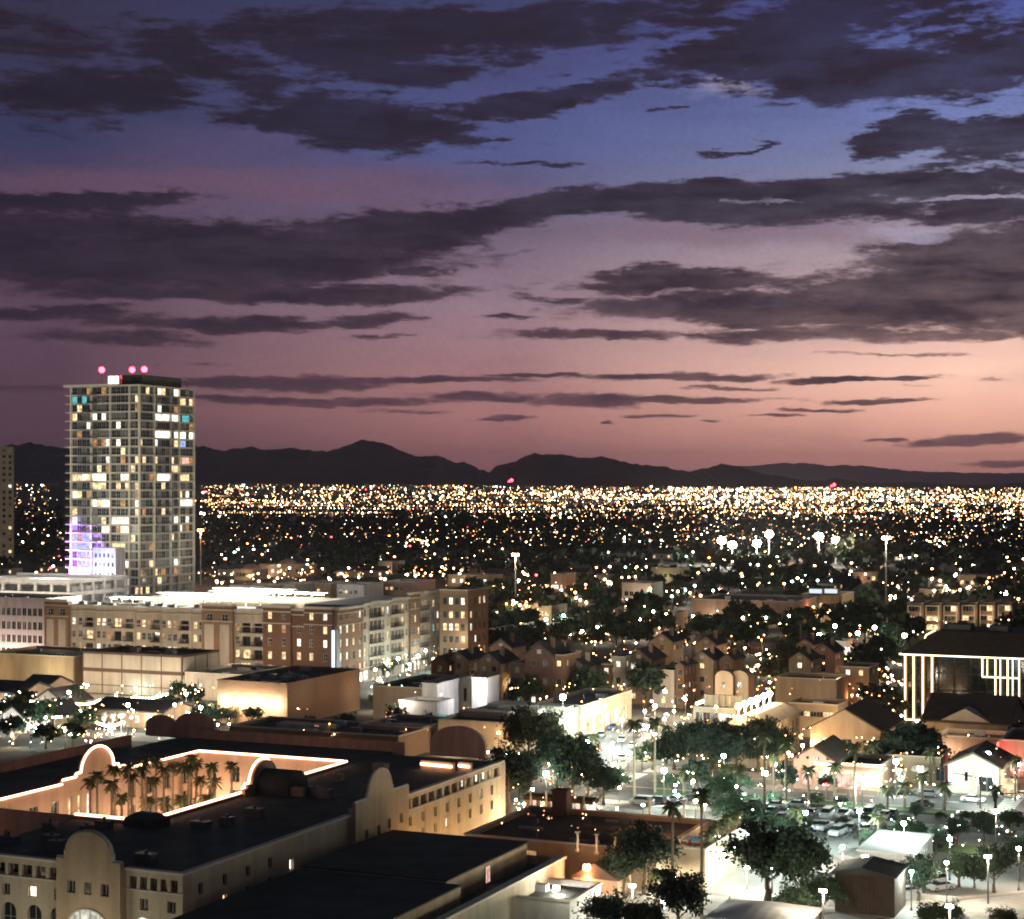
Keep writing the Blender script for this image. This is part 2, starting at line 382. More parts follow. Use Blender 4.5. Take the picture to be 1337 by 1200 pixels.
# ------------------------------------------------------------------ windows, walls, buildings
_wm = {}
def win_mesh(w, h, kind, fr='frame', bars=(1, 0)):
    k = (round(w, 2), round(h, 2), kind, fr, bars)
    if k not in _wm:
        b = MB(); t = .09; a, c = w/2, h/2
        for (x0, x1, z0, z1) in ((-a, -a+t, -c, c), (a-t, a, -c, c), (-a+t, a-t, -c, -c+t), (-a+t, a-t, c-t, c)): b.box(x0, x1, -.05, .04, z0, z1, 0)
        for i in range(bars[0]): x = -a+w*(i+1)/(bars[0]+1); b.box(x-.035, x+.035, -.03, .03, -c+t, c-t, 0)
        for i in range(bars[1]): z = -c+h*(i+1)/(bars[1]+1); b.box(-a+t, a-t, -.035, .025, z-.03, z+.03, 0)
        b.poly([(-a+t, .02, -c+t), (a-t, .02, -c+t), (a-t, .02, c-t), (-a+t, .02, c-t)], 1)
        _wm[k] = b.mesh('window', [M[fr], M[kind]])
    return _wm[k]
def wallp(b, face, plane, s0, s1, z0, z1, ops, rev=.18, m=0):
    """wall of one face with its openings cut out; face 'f' looks to -y, 's' looks to +x"""
    g = (lambda s, z, d=0: (s, plane+d, z)) if face == 'f' else (lambda s, z, d=0: (plane-d, s, z))
    ops = [(max(s0, a), min(s1, c), max(z0, e), min(z1, f)) for a, c, e, f in ops]
    ops = [o for o in ops if o[1]-o[0] > .02 and o[3]-o[2] > .02]
    ss = sorted({s0, s1} | {round(v, 4) for o in ops for v in o[:2]}); zs = sorted({z0, z1} | {round(v, 4) for o in ops for v in o[2:]})
    for j in range(len(zs)-1):
        zc_ = (zs[j]+zs[j+1])/2; run = None
        for i in range(len(ss)-1):
            sc_ = (ss[i]+ss[i+1])/2
            solid = not any(o[0] < sc_ < o[1] and o[2] < zc_ < o[3] for o in ops)
            if solid and run is None: run = ss[i]
            if (not solid or i == len(ss)-2) and run is not None:
                e = ss[i+1] if solid else ss[i]
                b.poly([g(run, zs[j]), g(e, zs[j]), g(e, zs[j+1]), g(run, zs[j+1])], m); run = None
    for a, c, e, f in ops:
        b.poly([g(a, e), g(a, f), g(a, f, rev), g(a, e, rev)], m); b.poly([g(c, f), g(c, e), g(c, e, rev), g(c, f, rev)], m)
        b.poly([g(a, e), g(a, e, rev), g(c, e, rev), g(c, e)], m); b.poly([g(a, f), g(c, f), g(c, f, rev), g(a, f, rev)], m)
def put_wins(t, face, plane, wins, rev=.18, fr='frame', bars=(1, 0), ox=0, oy=0):
    for (s, z, w, h, kind) in wins:
        me = win_mesh(w, h, kind, fr, bars)
        if face == 'f': put('window', me, t, (s-ox, plane+rev-.03-oy, z))
        else: put('window', me, t, (plane-rev+.03-ox, s-oy, z), pi/2)
def ops_of(wins): return [(s-w/2, s+w/2, z-h/2, z+h/2) for s, z, w, h, _ in wins]
def pick(tab):
    r = random.random()
    for k, p in tab:
        r -= p
        if r < 0: return k
    return tab[0][0]
DARKY = (('glass', .72), ('win_dim', .1), ('win_warm', .1), ('win_white', .05), ('win_amber', .03))
LIVELY = (('glass', .42), ('win_dim', .15), ('win_warm', .22), ('win_white', .12), ('win_amber', .085), ('win_teal', .005))
def grid_wins(s0, s1, n, zs, w, h, tab=DARKY):
    return [(s0+(s1-s0)*(i+.5)/n, z, w, h, pick(tab)) for z in zs for i in range(n)]
class Bld:
    """box building: (x,y) its front right corner, w to the left, d to the back, h high"""
    def __init__(s, name, label, x, y, w, d, h, wall='stucco_tan', roof='roof_dark', cat='building', fw=(), sw=(), par=.5, trim=True, group=None, fr='frame', z0=0.0, bars=(1, 0), trimm='trim'):
        s.x, s.y, s.w, s.d, s.h = x, y, w, d, h
        s.t = thing(name, label, cat, (x-w/2, y+d/2, z0), 0, group); s.cx, s.cy = x-w/2, y+d/2
        fw, sw = list(fw), list(sw)
        fw = [(x-w+a, z, ww, hh, k) for a, z, ww, hh, k in fw]; sw = [(y+a, z, ww, hh, k) for a, z, ww, hh, k in sw]
        b = MB(); wallp(b, 'f', y, x-w, x, 0, h, ops_of(fw)); wallp(b, 's', x, y, y+d, 0, h, ops_of(sw))
        b.poly([(x-w, y+d, 0), (x-w, y, 0), (x-w, y, h), (x-w, y+d, h)]); b.poly([(x, y+d, 0), (x-w, y+d, 0), (x-w, y+d, h), (x, y+d, h)])
        if par:
            q = .3; b.poly([(x-w+q, y+q, h), (x-w+q, y+d-q, h), (x-w+q, y+d-q, h-par), (x-w+q, y+q, h-par)]); b.poly([(x-w+q, y+d-q, h), (x-q, y+d-q, h), (x-q, y+d-q, h-par), (x-w+q, y+d-q, h-par)])
            b.poly([(x-q, y+q, h-par), (x-q, y+d-q, h-par), (x-q, y+d-q, h), (x-q, y+q, h)]); b.poly([(x-w+q, y+q, h-par), (x-q, y+q, h-par), (x-q, y+q, h), (x-w+q, y+q, h)])
        b.v = [(vx-s.cx, vy-s.cy, vz) for vx, vy, vz in b.v]; b.build('wall', M[wall], s.t)
        r = MB(); zr = h-par-.01 if par else h
        if par: r.box(-w/2+.25, w/2-.25, -d/2+.25, d/2-.25, zr-.2, zr)
        elif roof: r.box(-w/2-.15, w/2+.15, -d/2-.15, d/2+.15, h, h+.2)
        if roof: r.build('roof', M[roof], s.t)
        if par and w > 7: s.clutter(int(abs(x*7+y)))
        if trim:
            c = MB(); a_, b_ = w/2+.14, d/2+.14
            c.box(-a_, a_, -b_, -b_+.42, h-.02, h+.16); c.box(a_-.42, a_, -b_+.42, b_-.42, h-.02, h+.16); c.box(-a_, a_, b_-.42, b_, h-.02, h+.16); c.box(-a_, -a_+.42, -b_+.42, b_-.42, h-.02, h+.16)
            c.build('cornice', M[trimm], s.t)
        put_wins(s.t, 'f', y, fw, fr=fr, bars=bars, ox=s.cx, oy=s.cy); put_wins(s.t, 's', x, sw, fr=fr, bars=bars, ox=s.cx, oy=s.cy)
    def clutter(s, seed):
        rc = random.Random(seed); n = min(9, int(s.w*s.d/45)); z = s.h-.5
        for i in range(n):
            X, Y = rc.uniform(-s.w/2+1.2, s.w/2-1.2), rc.uniform(-s.d/2+1.2, s.d/2-1.2); k = rc.random(); b = MB()
            if k < .45: w = rc.uniform(.5, 1.1); b.box(X-w, X+w, Y-.5, Y+.5, z, z+rc.uniform(.4, .9)); b.build('roof_unit', M['metal_pale' if k < .2 else 'metal'], s.t)
            elif k < .75: b.cyl(X, Y, z, z+rc.uniform(.5, 1.0), .1, .1, 7); b.build('vent_pipe', M['metal_pale'], s.t)
            else: l = min(rc.uniform(2, 6), s.w/2-abs(X)-.6); b.box(X-l if X > 0 else X, X if X > 0 else X+l, Y-.18, Y+.18, z+.12, z+.42); b.build('duct', M['metal_pale'], s.t)
    def part(s, name, b, mat, world=True):
        if world: b.v = [(vx-s.cx, vy-s.cy, vz) for vx, vy, vz in b.v]
        return b.build(name, M[mat] if isinstance(mat, str) else mat, s.t)
    def unit(s, u, v, w=2, d=1.5, h=.9, mat='metal_pale'):   # rooftop machine
        b = MB(); z = s.h-.5; X, Y = -s.w/2+u*s.w, -s.d/2+v*s.d
        b.box(X-w/2, X+w/2, Y-d/2, Y+d/2, z, z+h); b.box(X-w/2-.06, X+w/2+.06, Y-d/2-.06, Y+d/2+.06, z+h, z+h+.08); b.cyl(X-w*.2, Y, z+h+.08, z+h+.25, .35, k=10)
        for i in range(4): b.box(X-w/2+.15+i*(w-.3)/4, X-w/2+.15+(i+.6)*(w-.3)/4, Y-d/2-.04, Y-d/2, z+.2, z+h-.2)
        return b.build('roof_unit', M[mat], s.t)
def bpix(name, label, c, pl, pr, **k):
    x, y = at(*c); w = left_w(x, y, pl); d = pr[0] if isinstance(pr, tuple) else back_d(x, y, pr)
    return Bld(name, label, x, y, w, d, c[2], **k)
def rail(b, p, q, z, h=.75, n=None, m=0):
    l = sqrt((q[0]-p[0])**2+(q[1]-p[1])**2); n = n or max(2, int(l/.5))
    b.rod((*p, z+h), (*q, z+h), .035, 4, m); b.rod((*p, z+.1), (*q, z+.1), .03, 4, m)
    for i in range(n+1):
        u = i/n; X, Y = p[0]+(q[0]-p[0])*u, p[1]+(q[1]-p[1])*u; b.rod((X, Y, z+.1), (X, Y, z+h), .02, 4, m)
# ================================================================== THE SETTING
def sheet(name, pts, z, mat, kind='structure', label=None):
    b = MB(); b.poly([(x, y, z) for x, y in pts]); o = b.build(name, M[mat]); o['kind'] = kind
    if label: o['label'] = label
    return o
def rect(x0, x1, y0, y1): return [(x0, y0), (x1, y0), (x1, y1), (x0, y1)]
def strip(pts, w, z, name, mat):
    b = MB(); P = [np.array(p, float) for p in pts]; Lf, Rt = [], []
    for i, p in enumerate(P):
        d = P[min(i+1, len(P)-1)]-P[max(i-1, 0)]; d /= np.linalg.norm(d); n = np.array((-d[1], d[0])); Lf.append(p+n*w/2); Rt.append(p-n*w/2)
    for i in range(len(P)-1): b.poly([(*Rt[i], z), (*Rt[i+1], z), (*Lf[i+1], z), (*Lf[i], z)])
    o = b.build(name, M[mat]); o['kind'] = 'structure'; return o
def slab(name, x0, x1, y0, y1, z, mat, top=.1):
    b = MB(); b.box(x0, x1, y0, y1, z, z+top); o = b.build(name, M[mat]); o['kind'] = 'structure'; return o
def land(D, a):                                    # the valley floor climbs gently towards the foothills
    if D < 4500: return 0.0
    k = min(1.0, (D-4500)/9500.0); left = min(1.0, max(0.0, (.12-a)/.4))
    return k*(39+44*left)
g = MB(); Dg = [-3000, 0, 400, 1500, 4500, 6000, 8000, 10000, 12000, 14000, 20000]; Ag = np.linspace(-1.2, 1.2, 49)
for D in Dg:
    for a in Ag:
        X = a*max(abs(D), 4000); g.v.append((C_*X-S_*D, S_*X+C_*D, land(D, a)))
for j in range(len(Dg)-1):
    for i in range(48): q = j*49+i; g.f.append((q, q+1, q+50, q+49)); g.m.append(0)
o = g.build('ground', M['ground']); o['kind'] = 'structure'
# streets
AVE = [(-103, 120), (-104, 262), (-128, 372), (-163, 480), (-186, 570), (-215, 700), (-262, 900)]
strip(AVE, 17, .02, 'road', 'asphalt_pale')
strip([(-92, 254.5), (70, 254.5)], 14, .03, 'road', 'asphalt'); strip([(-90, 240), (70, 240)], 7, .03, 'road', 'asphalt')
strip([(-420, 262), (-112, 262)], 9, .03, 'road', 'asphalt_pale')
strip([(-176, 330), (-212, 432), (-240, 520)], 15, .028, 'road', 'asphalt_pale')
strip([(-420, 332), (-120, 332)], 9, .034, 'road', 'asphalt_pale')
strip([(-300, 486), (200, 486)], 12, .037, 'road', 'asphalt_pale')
strip([(-700, 640), (500, 640)], 14, .04, 'road', 'asphalt')
for yy, ww in ((760, 12), (930, 12), (1180, 16), (1500, 14), (1900, 18)): strip([(-2400, yy), (1500, yy)], ww, .06, 'road', 'asphalt')
for xx in (-900, -640, -430, 60, 330): strip([(xx, 520), (xx, 2600)], 12, .09, 'road', 'asphalt')
# painted lines
b = MB()
for k in range(40):
    x = -88+k*4; b.box(x, x+2, 254.42, 254.58, .034, .038)
b.box(-90, 70, 248.3, 248.45, .034, .038); b.box(-90, 70, 260.6, 260.75, .034, .038)
for k in range(9):
    b.box(-92.5, -90.5, 248.6+k*1.35, 249.3+k*1.35, .034, .04)
    b.box(-36.5, -34, 248.6+k*1.35, 249.3+k*1.35, .034, .04)
for i in range(30):
    y = 270+i*3.2; x = -105.8-(y-262)*24/110; b.box(x-.08, x+.08, y, y+1.6, .024, .028)
o = b.build('road_marking', M['paint']); o['kind'] = 'structure'
# pavements and medians (real kerbs)
slab('pavement', -92, 70, 261.8, 268, .02, 'paving'); slab('median', -84, -38, 243.8, 247.3, .02, 'grass', .13)
slab('median', -31, 60, 243.8, 247.3, .02, 'grass', .13)
slab('pavement', -94, -38, 233.2, 236.3, .02, 'paving'); slab('pavement', -31.5, 60, 232.5, 236.3, .02, 'concrete')
slab('pavement', -95, -92.2, 186, 246, .02, 'paving'); slab('plaza', -95, -60, 203.6, 233, .004, 'paving', .06)
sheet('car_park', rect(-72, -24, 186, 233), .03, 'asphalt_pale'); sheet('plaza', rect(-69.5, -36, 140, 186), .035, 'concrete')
strip([(-36, 148), (-36, 186)], 8, .04, 'road', 'asphalt_pale')
strip([(-44, 177), (-5, 214)], 9, .045, 'road', 'concrete')
strip([(-47.5, 180), (-8.5, 218)], 1.2, .15, 'kerb', 'paving')
slab('garden', -47, -30, 219, 224, .03, 'grass', .1)
# parking bay lines
b = MB()
for row in (209, 222.5):
    for k in range(16):
        x = -68+k*2.1; b.box(x-.05, x+.05, row, row+4, .035, .039)
o = b.build('bay_marking', M['paint']); o['kind'] = 'structure'
sheet('plaza', rect(-240, -206, 318, 340), .06, 'paving'); sheet('plaza', rect(-300, -213, 268, 316), .05, 'paving')
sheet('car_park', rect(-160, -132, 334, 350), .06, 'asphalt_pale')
sheet('plaza', rect(-103-40, -113, 266, 300), .05, 'paving')

# mountains: ridge heights read along the skyline, modelled as terrain with depth and spurs
def mountain(name, pts, D, depth, seed, mat='rock', rough=1.0):
    rs = np.random.RandomState(seed); xs = np.linspace(pts[0][0], pts[-1][0], 900); hy = np.interp(xs, [p[0] for p in pts], [p[1] for p in pts])
    jag = np.zeros_like(xs)
    for k in (14, 30, 60, 110, 200): jag += np.interp(xs, np.linspace(xs[0], xs[-1], k*2), rs.randn(k*2))*(3.2/k**.4)*1.35
    Hs = (PY0-hy+jag*rough*np.clip((PY0-hy)/14, 0, 1))*D/F+EYE
    nj = 26; V = []; Fc = []
    spur = np.stack([np.interp(xs, np.linspace(xs[0], xs[-1], 70), rs.randn(70)) for _ in range(nj)])
    for j in range(nj):
        t = j/(nj-1); dd = D-depth*(1-t)*.5 if t < 1 else D
        dd = D-depth*(1-t); pr = t**1.25
        for i, x in enumerate(xs):
            X = (x-PX0)/F*D; hh = Hs[i]*pr+spur[j, i]*.09*Hs[i]*(1-t)*t*2.2
            if j == 0: hh = -20
            V.append((C_*X-S_*dd, S_*X+C_*dd, max(hh, -20) if j < nj-1 else Hs[i]))
    n = len(xs)
    for j in range(nj-1):
        for i in range(n-1): a = j*n+i; Fc.append((a, a+1, a+n+1, a+n))
    # far side
    k = len(V)
    for i, x in enumerate(xs): X = (x-PX0)/F*D; dd = D+depth*.7; V.append((C_*X-S_*dd, S_*X+C_*dd, -20))
    for i in range(n-1): Fc.append(((nj-1)*n+i, (nj-1)*n+i+1, k+i+1, k+i))
    b = MB(); b.v, b.f, b.m = V, Fc, [0]*len(Fc); o = b.build(name, M[mat], smooth=False); o['kind'] = 'structure'; return o
MT = [(-420, 600), (-300, 585), (-150, 590), (-60, 580), (0, 581), (40, 577), (83, 584), (150, 588), (200, 592), (255, 585), (290, 590), (330, 585), (350, 590), (400, 587), (430, 590), (450, 581), (466, 575), (475, 571), (483, 576), (490, 577), (505, 581), (530, 592), (580, 598), (610, 604), (638, 613), (665, 603), (700, 592), (745, 596), (785, 594), (815, 601), (840, 607), (870, 612), (900, 616), (945, 607), (975, 612), (1010, 621), (1060, 627), (1090, 625), (1130, 630), (1180, 632), (1250, 634)]
mountain('mountain', MT, 16500, 3000, 3)
mountain('mountain', [(880, 632), (930, 616), (970, 609), (1020, 605), (1070, 607), (1110, 607), (1160, 612), (1210, 615), (1260, 617), (1340, 619), (1450, 622), (1600, 620), (1800, 628)], 45000, 3500, 5, rough=.5)
mountain('mountain', [(1150, 633), (1190, 629), (1225, 631), (1260, 633), (1300, 632), (1340, 630), (1400, 631), (1500, 632)], 19500, 900, 9, rough=.4)

# ================================================================== HIGH-RISE TOWER
TX, TY = at(182, 500, 83); TW = left_w(TX, TY, 93); TD = back_d(TX, TY, 253)
tw = thing('apartment_tower', 'tall glass apartment tower with many lit flats and red roof beacons', 'tower', (TX-TW/2, TY+TD/2, 0))
tx0, tx1, ty0, ty1 = -TW/2, TW/2, -TD/2, TD/2
NF, FH = 25, 3.24
b = MB(); b.box(tx0+.5, tx1-.5, ty0+.5, ty1-.5, 0, 81.3); b.build('wall', M['glass_grey'], tw)
sl = MB(); sl.box(tx0-.35, tx1+.35, ty0-.35, ty1+.35, 0, .42); slme = sl.mesh('floor_slab', [M['trim']])
bal = MB(); bal.box(tx0-2.6, tx0-.35, ty0-.2, ty0+9, 0, .3); rail(bal, (tx0-2.5, ty0-.1), (tx0-2.5, ty0+8.9), .3, .9, 10); balme = bal.mesh('balcony', [M['trim']])
bal2 = MB(); bal2.box(TW*.13-TW/2, TW*.40-TW/2, ty0-1.6, ty0-.35, 0, .25); rail(bal2, (TW*.13-TW/2, ty0-1.55), (TW*.40-TW/2, ty0-1.55), .25, .85, 14); bal2me = bal2.mesh('balcony', [M['metal_pale']])
bal3 = MB(); bal3.box(tx1+.35, tx1+1.6, ty0+TD*.28, ty0+TD*.62, 0, .25); rail(bal3, (tx1+1.55, ty0+TD*.28), (tx1+1.55, ty0+TD*.62), .25, .85, 14); bal3me = bal3.mesh('balcony', [M['metal_pale']])
for k in range(NF):
    z = 1.0+k*FH; put('floor_slab', slme, tw, (0, 0, z))
    if k: put('balcony', balme, tw, (0, 0, z)); put('balcony', bal2me, tw, (0, 0, z)); put('balcony', bal3me, tw, (0, 0, z))
fc = [0, .30, .58, .86, 1.0]; sc_ = [0, .26, .56, .72, 1.0]
colm = MB()
for u in fc: x = tx0+TW*u; colm.box(x-.28, x+.28, ty0-.42, ty0+.5, 0, 82)
cm1 = [colm]
for q in cm1: q.build('column', M['trim'], tw)
colm = MB()
for u in sc_[1:]: y = ty0+TD*u; colm.box(tx1-.5, tx1+.42, y-.28, y+.28, 0, 82)
colm.build('column', M['trim'], tw)
wh = FH-.62
TAB = (('glass', .45), ('glass_grey', .26), ('win_dim', .15), ('win_warm', .07), ('win_white', .03), ('win_amber', .04))
LIT = {}   # (floor from top, bay) -> kind, front bays 0-3 are split in two lights, side bays 4-7
for fl, bays in {0: [(5, 'win_white'), (6, 'win_bright')], 1: [(0, 'win_teal'), (7, 'win_warm')], 2: [(5, 'win_white')], 3: [(1, 'win_white'), (5, 'win_white'), (6, 'win_white'), (7, 'win_teal')], 5: [(5, 'win_bright'), (6, 'win_white'), (7, 'win_bright')], 6: [(5, 'win_white'), (7, 'win_blue')],
                 8: [(7, 'win_pink')], 9: [(6, 'win_warm')], 10: [(0, 'win_warm'), (1, 'win_bright'), (2, 'win_white'), (5, 'win_bright'), (7, 'win_warm')], 11: [(2, 'win_warm'), (1, 'win_warm')], 13: [(1, 'win_bright'), (7, 'win_white')], 14: [(0, 'win_white')], 15: [(2, 'win_white')], 16: [(2, 'win_white'), (1, 'win_white')], 18: [(2, 'win_warm')], 20: [(2, 'win_white')], 22: [(2, 'win_white')]}.items():
    for bb, kk in bays: LIT[(fl, bb)] = kk
for k in range(NF):
    z = 1.42+k*FH+wh/2; ft = NF-1-k
    for i in range(4):
        a, c = tx0+TW*fc[i]+.28, tx0+TW*fc[i+1]-.28
        nn = 2 if c-a < 6 else 4
        for q in range(nn):
            w = (c-a)/nn; kd = LIT.get((ft, i)) if random.random() < .62 else None
            kd = kd or pick(TAB)
            if ft >= 17 and i == 0: kd = 'win_blue' if random.random() < .5 else kd
            put('window', win_mesh(w, wh, kd, 'metal_pale', (1, 1)), tw, (a+w*(q+.5), ty0+.42, z))
    for i in range(4):
        a, c = ty0+TD*sc_[i]+.28, ty0+TD*sc_[i+1]-.28
        nn = 2 if c-a < 6 else 4
        for q in range(nn):
            w = (c-a)/nn; kd = (LIT.get((ft, 4+i)) if random.random() < .7 else None) or pick(TAB)
            put('window', win_mesh(w, wh, kd, 'metal_pale', (1, 1)), tw, (tx1-.42, a+w*(q+.5), z), pi/2)
b = MB(); b.box(tx0-2.8, tx0+TW*.72, ty0-1.2, ty1*.5, 82, 82.9); b.box(tx0+TW*.72, tx1+.5, ty0-.5, ty1+.5, 82, 82.5); b.build('roof', M['trim'], tw)
b = MB(); b.box(tx1-10, tx1-1, ty0+3, ty1-7, 82.5, 86.3); b.box(tx0+15, tx1-3, ty0+9, ty1-4, 82.5, 85.2); b.build('penthouse', M['roof_dark'], tw)
b = MB(); b.box(tx0+13, tx0+18.5, ty0+5, ty0+9, 82.9, 86.5); b.build('plant_room', M['white_wall'], tw)
put('window', win_mesh(5, 3.1, 'win_bright', 'metal', (1, 0)), tw, (tx0+15.7, ty0+4.92, 84.7))
for px in (132, 178, 194):
    Y = ty0+8 if px > 150 else ty0+4; X = {132: tx0+11, 178: tx0+TW-9, 194: tx0+TW-3.5}[px]
    b = MB(); b.cyl(X, Y, 82.5, 88.2, .12, k=6); m_ = b.build('mast', M['metal'], tw); b = MB(); b.ball(X, Y, 88.6, 1.15); b.build('beacon', M['bulb_red'], m_)
    lamp('POINT', tw, (X, Y-.2, 90.0), (1, .12, .15), 2500, .4)
b = MB(); b.rod((tx1-9, ty1-8, 86.2), (tx1+1, ty1-6, 84.8), .16, 5); b.rod((tx1+1, ty1-6, 82.5), (tx1+1, ty1-6, 84.8), .25, 6); b.build('crane_arm', M['metal'], tw)
# added spots without fixtures brighten the tower's faces
for dx_, dy_, pw_, zz in ((-20, -78, 260000, 24), (24, -74, 260000, 22), (62, 2, 150000, 20)):
    l_ = lamp('SPOT', tw, (dx_, dy_, zz), (1, .93, .74), pw_*.26, .6, spot_size=2.0, spot_blend=.6); l_.rotation_euler = (radians(128), 0, 0 if dx_ < 40 else radians(80))
# podium with blue washed wall
px_, py_ = at(151, 716, 24)
pod = Bld('podium_building', 'white podium wall glowing blue and violet at the foot of the glass tower', px_, py_, left_w(px_, py_, 121), 5, 24, wall='white_wall', fw=grid_wins(.4, left_w(px_, py_, 121)-.4, 5, (8, 11.5, 15, 18.5, 21.5), .9, 1.5, (('glass', .75), ('win_blue', .25))), trim=True)
for z_, c_, p_ in ((20, (.2, .25, 1), 2600), (13, (.6, .65, 1), 4200), (7, (1, .95, 1), 5200)): lamp('POINT', pod.t, (0, -6, z_), c_, p_, .5)
lamp('SPOT', tw, (tx0+4, ty0-16, 12), (.5, .22, 1), 230000, .5, spot_size=1.1).rotation_euler = (radians(112), 0, 0)
# sliver of a second tower at the frame's left edge
x, y = at(-14, 583, 66)
t2 = Bld('apartment_tower', 'narrow slice of a tan tower cut by the frame edge left of the glass tower', x, y, 20, 20, 66, wall='stucco', cat='tower', sw=[(2+5*i, 2.5+3.24*k, 2.6, 1.7, pick(TAB)) for i in range(4) for k in range(20)], fw=[(19-4*i, 2.5+3.24*k, 2.4, 1.7, pick(TAB)) for i in range(2) for k in range(20)])

# ================================================================== BRICK AND CREAM APARTMENT BLOCK
AX, AY = at(436, 799, 17); AW = left_w(AX, AY, 62); AD = back_d(AX, AY, 573)
ap = thing('apartment_block', 'long five storey brick and cream apartment block with lit shop row at street level', 'apartment block', (AX-AW/2, AY+AD/2, 0))
acx, acy = AX-AW/2, AY+AD/2
def fx(px): return AX-left_w(AX, AY, px)        # column of the front face seen at px
def sy(px): return AY+back_d(AX, AY, px)
def bay(face, s0, s1, h, out, wall, n, balc=False, tab=LIVELY, w=1.05, top='trim', zs=None, hh=1.75, panel=False):
    """one bay of the facade, proud of the block by out"""
    pl = AY-out if face == 'f' else AX+out; zs = zs or [2.0+3.0*k+1.9 for k in range(5)]; zs = [z for z in zs if z+hh/2 < h-.4]
    L_ = s1-s0; n = max(1, n)
    wins = []
    for z in zs:
        for i in range(n):
            kk = pick(tab); s = s0+L_*(i+.5)/n
            if balc: wins.append((s, z-.1, min(L_/n-.5, 2.3), 2.1, pick((('glass', .5), ('win_dim', .15), ('win_warm', .2), ('win_white', .15)))))
            else: wins.append((s, z, min(w, L_/n-.4), hh, kk))
    wins = wins + [(s0+L_*(i+.5)/n, 1.5, L_/n-.6, 2.2, pick((('win_bright', .5), ('win_white', .4), ('glass', .1)))) for i in range(n)]
    b = MB(); wallp(b, face, pl, s0, s1, 0, h, ops_of(wins), rev=.7 if balc else .2)
    g = (lambda s, d, z: (s, pl+d, z)) if face == 'f' else (lambda s, d, z: (pl-d, s, z))
    for s in (s0, s1):
        q = [g(s, 0, 0), g(s, 0, h), g(s, out+.6, h), g(s, out+.6, 0)]; b.poly(q if s == s0 else q[::-1])
    b.poly([g(s0, 0, h), g(s1, 0, h), g(s1, out+.6, h), g(s0, out+.6, h)])
    b.v = [(vx-acx, vy-acy, vz) for vx, vy, vz in b.v]; b.build('wall', M[wall], ap)
    c = MB()
    for z, dp, th in ((h, .45, .5), (h-1.0, .22, .25), (3.2, .25, .3), (h-3.6, .14, .2)):
        if face == 'f': c.box(s0-.12, s1+.12, pl-dp, pl+(.9 if z == h else -.003), z, z+th)
        else: c.box(pl+(-.9 if z == h else .003), pl+dp, s0-.12, s1+.12, z, z+th)
    c.v = [(vx-acx, vy-acy, vz) for vx, vy, vz in c.v]; c.build('cornice', M[top], ap)
    put_wins(ap, face, pl, wins, rev=.7 if balc else .2, fr='frame_white' if not balc else 'rail', bars=(1, 1), ox=acx, oy=acy)
    if balc:
        for z in zs:
            for i in range(n):
                s = s0+L_*(i+.5)/n; q = min(L_/n-.5, 2.3)/2+.15; r = MB()
                if face == 'f':
                    r.box(s-q, s+q, pl-.75, pl-.003, z-1.25, z-1.12); rail(r, (s-q, pl-.72), (s+q, pl-.72), z-1.12, .9, 9); rail(r, (s-q, pl-.72), (s-q, pl), z-1.12, .9, 3); rail(r, (s+q, pl-.72), (s+q, pl), z-1.12, .9, 3)
                else:
                    r.box(pl+.003, pl+.75, s-q, s+q, z-1.25, z-1.12); rail(r, (pl+.72, s-q), (pl+.72, s+q), z-1.12, .9, 9); rail(r, (pl+.72, s-q), (pl, s-q), z-1.12, .9, 3)
                r.v = [(vx-acx, vy-acy, vz) for vx, vy, vz in r.v]; r.build('balcony', M['rail'], ap)
    if panel:
        for i in range(n):
            s = s0+L_*(i+.5)/n; q = L_/n*.30; r = MB()
            if face == 'f': r.box(s-q, s+q, pl-.06, pl-.003, 3.6, h-4.2)
            else: r.box(pl+.003, pl+.06, s-q, s+q, 3.6, h-4.2)
            r.v = [(vx-acx, vy-acy, vz) for vx, vy, vz in r.v]; r.build('panel', M['cream'], ap)
TOPZ = [15.0]
for (p0, p1, h, out, wall, n, balc, panel) in (
 (62,93,17.4,1.2,'brick_brown',2,False,True),(93,110,16.2,.3,'cream',2,False,False),(110,126,16.4,.5,'cream',1,True,False),(126,147,16.2,.3,'cream',3,False,False),(147,178,16.4,.5,'cream',2,True,False),
 (178,199,16.2,.3,'cream',3,False,False),(199,211,16.4,.5,'cream',1,True,False),(211,233,16.2,.3,'cream',3,False,False),(233,252,16.4,.5,'cream',1,True,False),(252,267,16.2,.3,'cream',2,False,False),
 (267,307,17.6,1.2,'brick_brown',2,False,True),(307,315,16.4,.3,'cream',1,False,False),(315,346,16.6,.5,'cream',2,True,False),(346,382,17.6,.9,'brick',2,False,False),(382,400,17.0,.3,'brick',1,False,False),(400,436,17.6,.9,'brick',2,False,False)):
    a, c = fx(p0), fx(p1) if p1 < 436 else AX
    if panel:
        bay('f', a, c, h, out, wall, n, False, zs=TOPZ, hh=1.5, w=1.6, panel=True, tab=(('win_white', .6), ('glass', .4)))
    else: bay('f', a, c, h, out, wall, n, balc)
for (p0, p1, h, out, wall, n, balc) in (
 (436,470,17.4,.9,'brick_brown',4,False),(470,480,17.6,.3,'cream',1,False),(480,496,17.8,.5,'cream',3,True),(496,508,17.6,.3,'cream',2,False),(508,522,18.0,.5,'cream',3,True),(522,532,17.8,.3,'cream',2,False),
 (532,545,18.8,.8,'brick_brown',3,False),(545,556,18.2,.3,'cream',3,True),(556,573,18.6,.3,'cream',3,False)):
    a, c = (AY if p0 == 436 else sy(p0)), sy(p1); bay('s', a, c, h, out, wall, n, balc)
b = MB(); b.box(-AW/2, AW/2-.8, -AD/2+.8, -AD/2+18, 0, 15.9); b.box(AW/2-18, AW/2-.8, -AD/2+18.01, AD/2, 0, 17); b.box(-AW/2, AW/2-18.01, AD/2-16, AD/2, 0, 16.2); b.build('block', M['stucco'], ap)
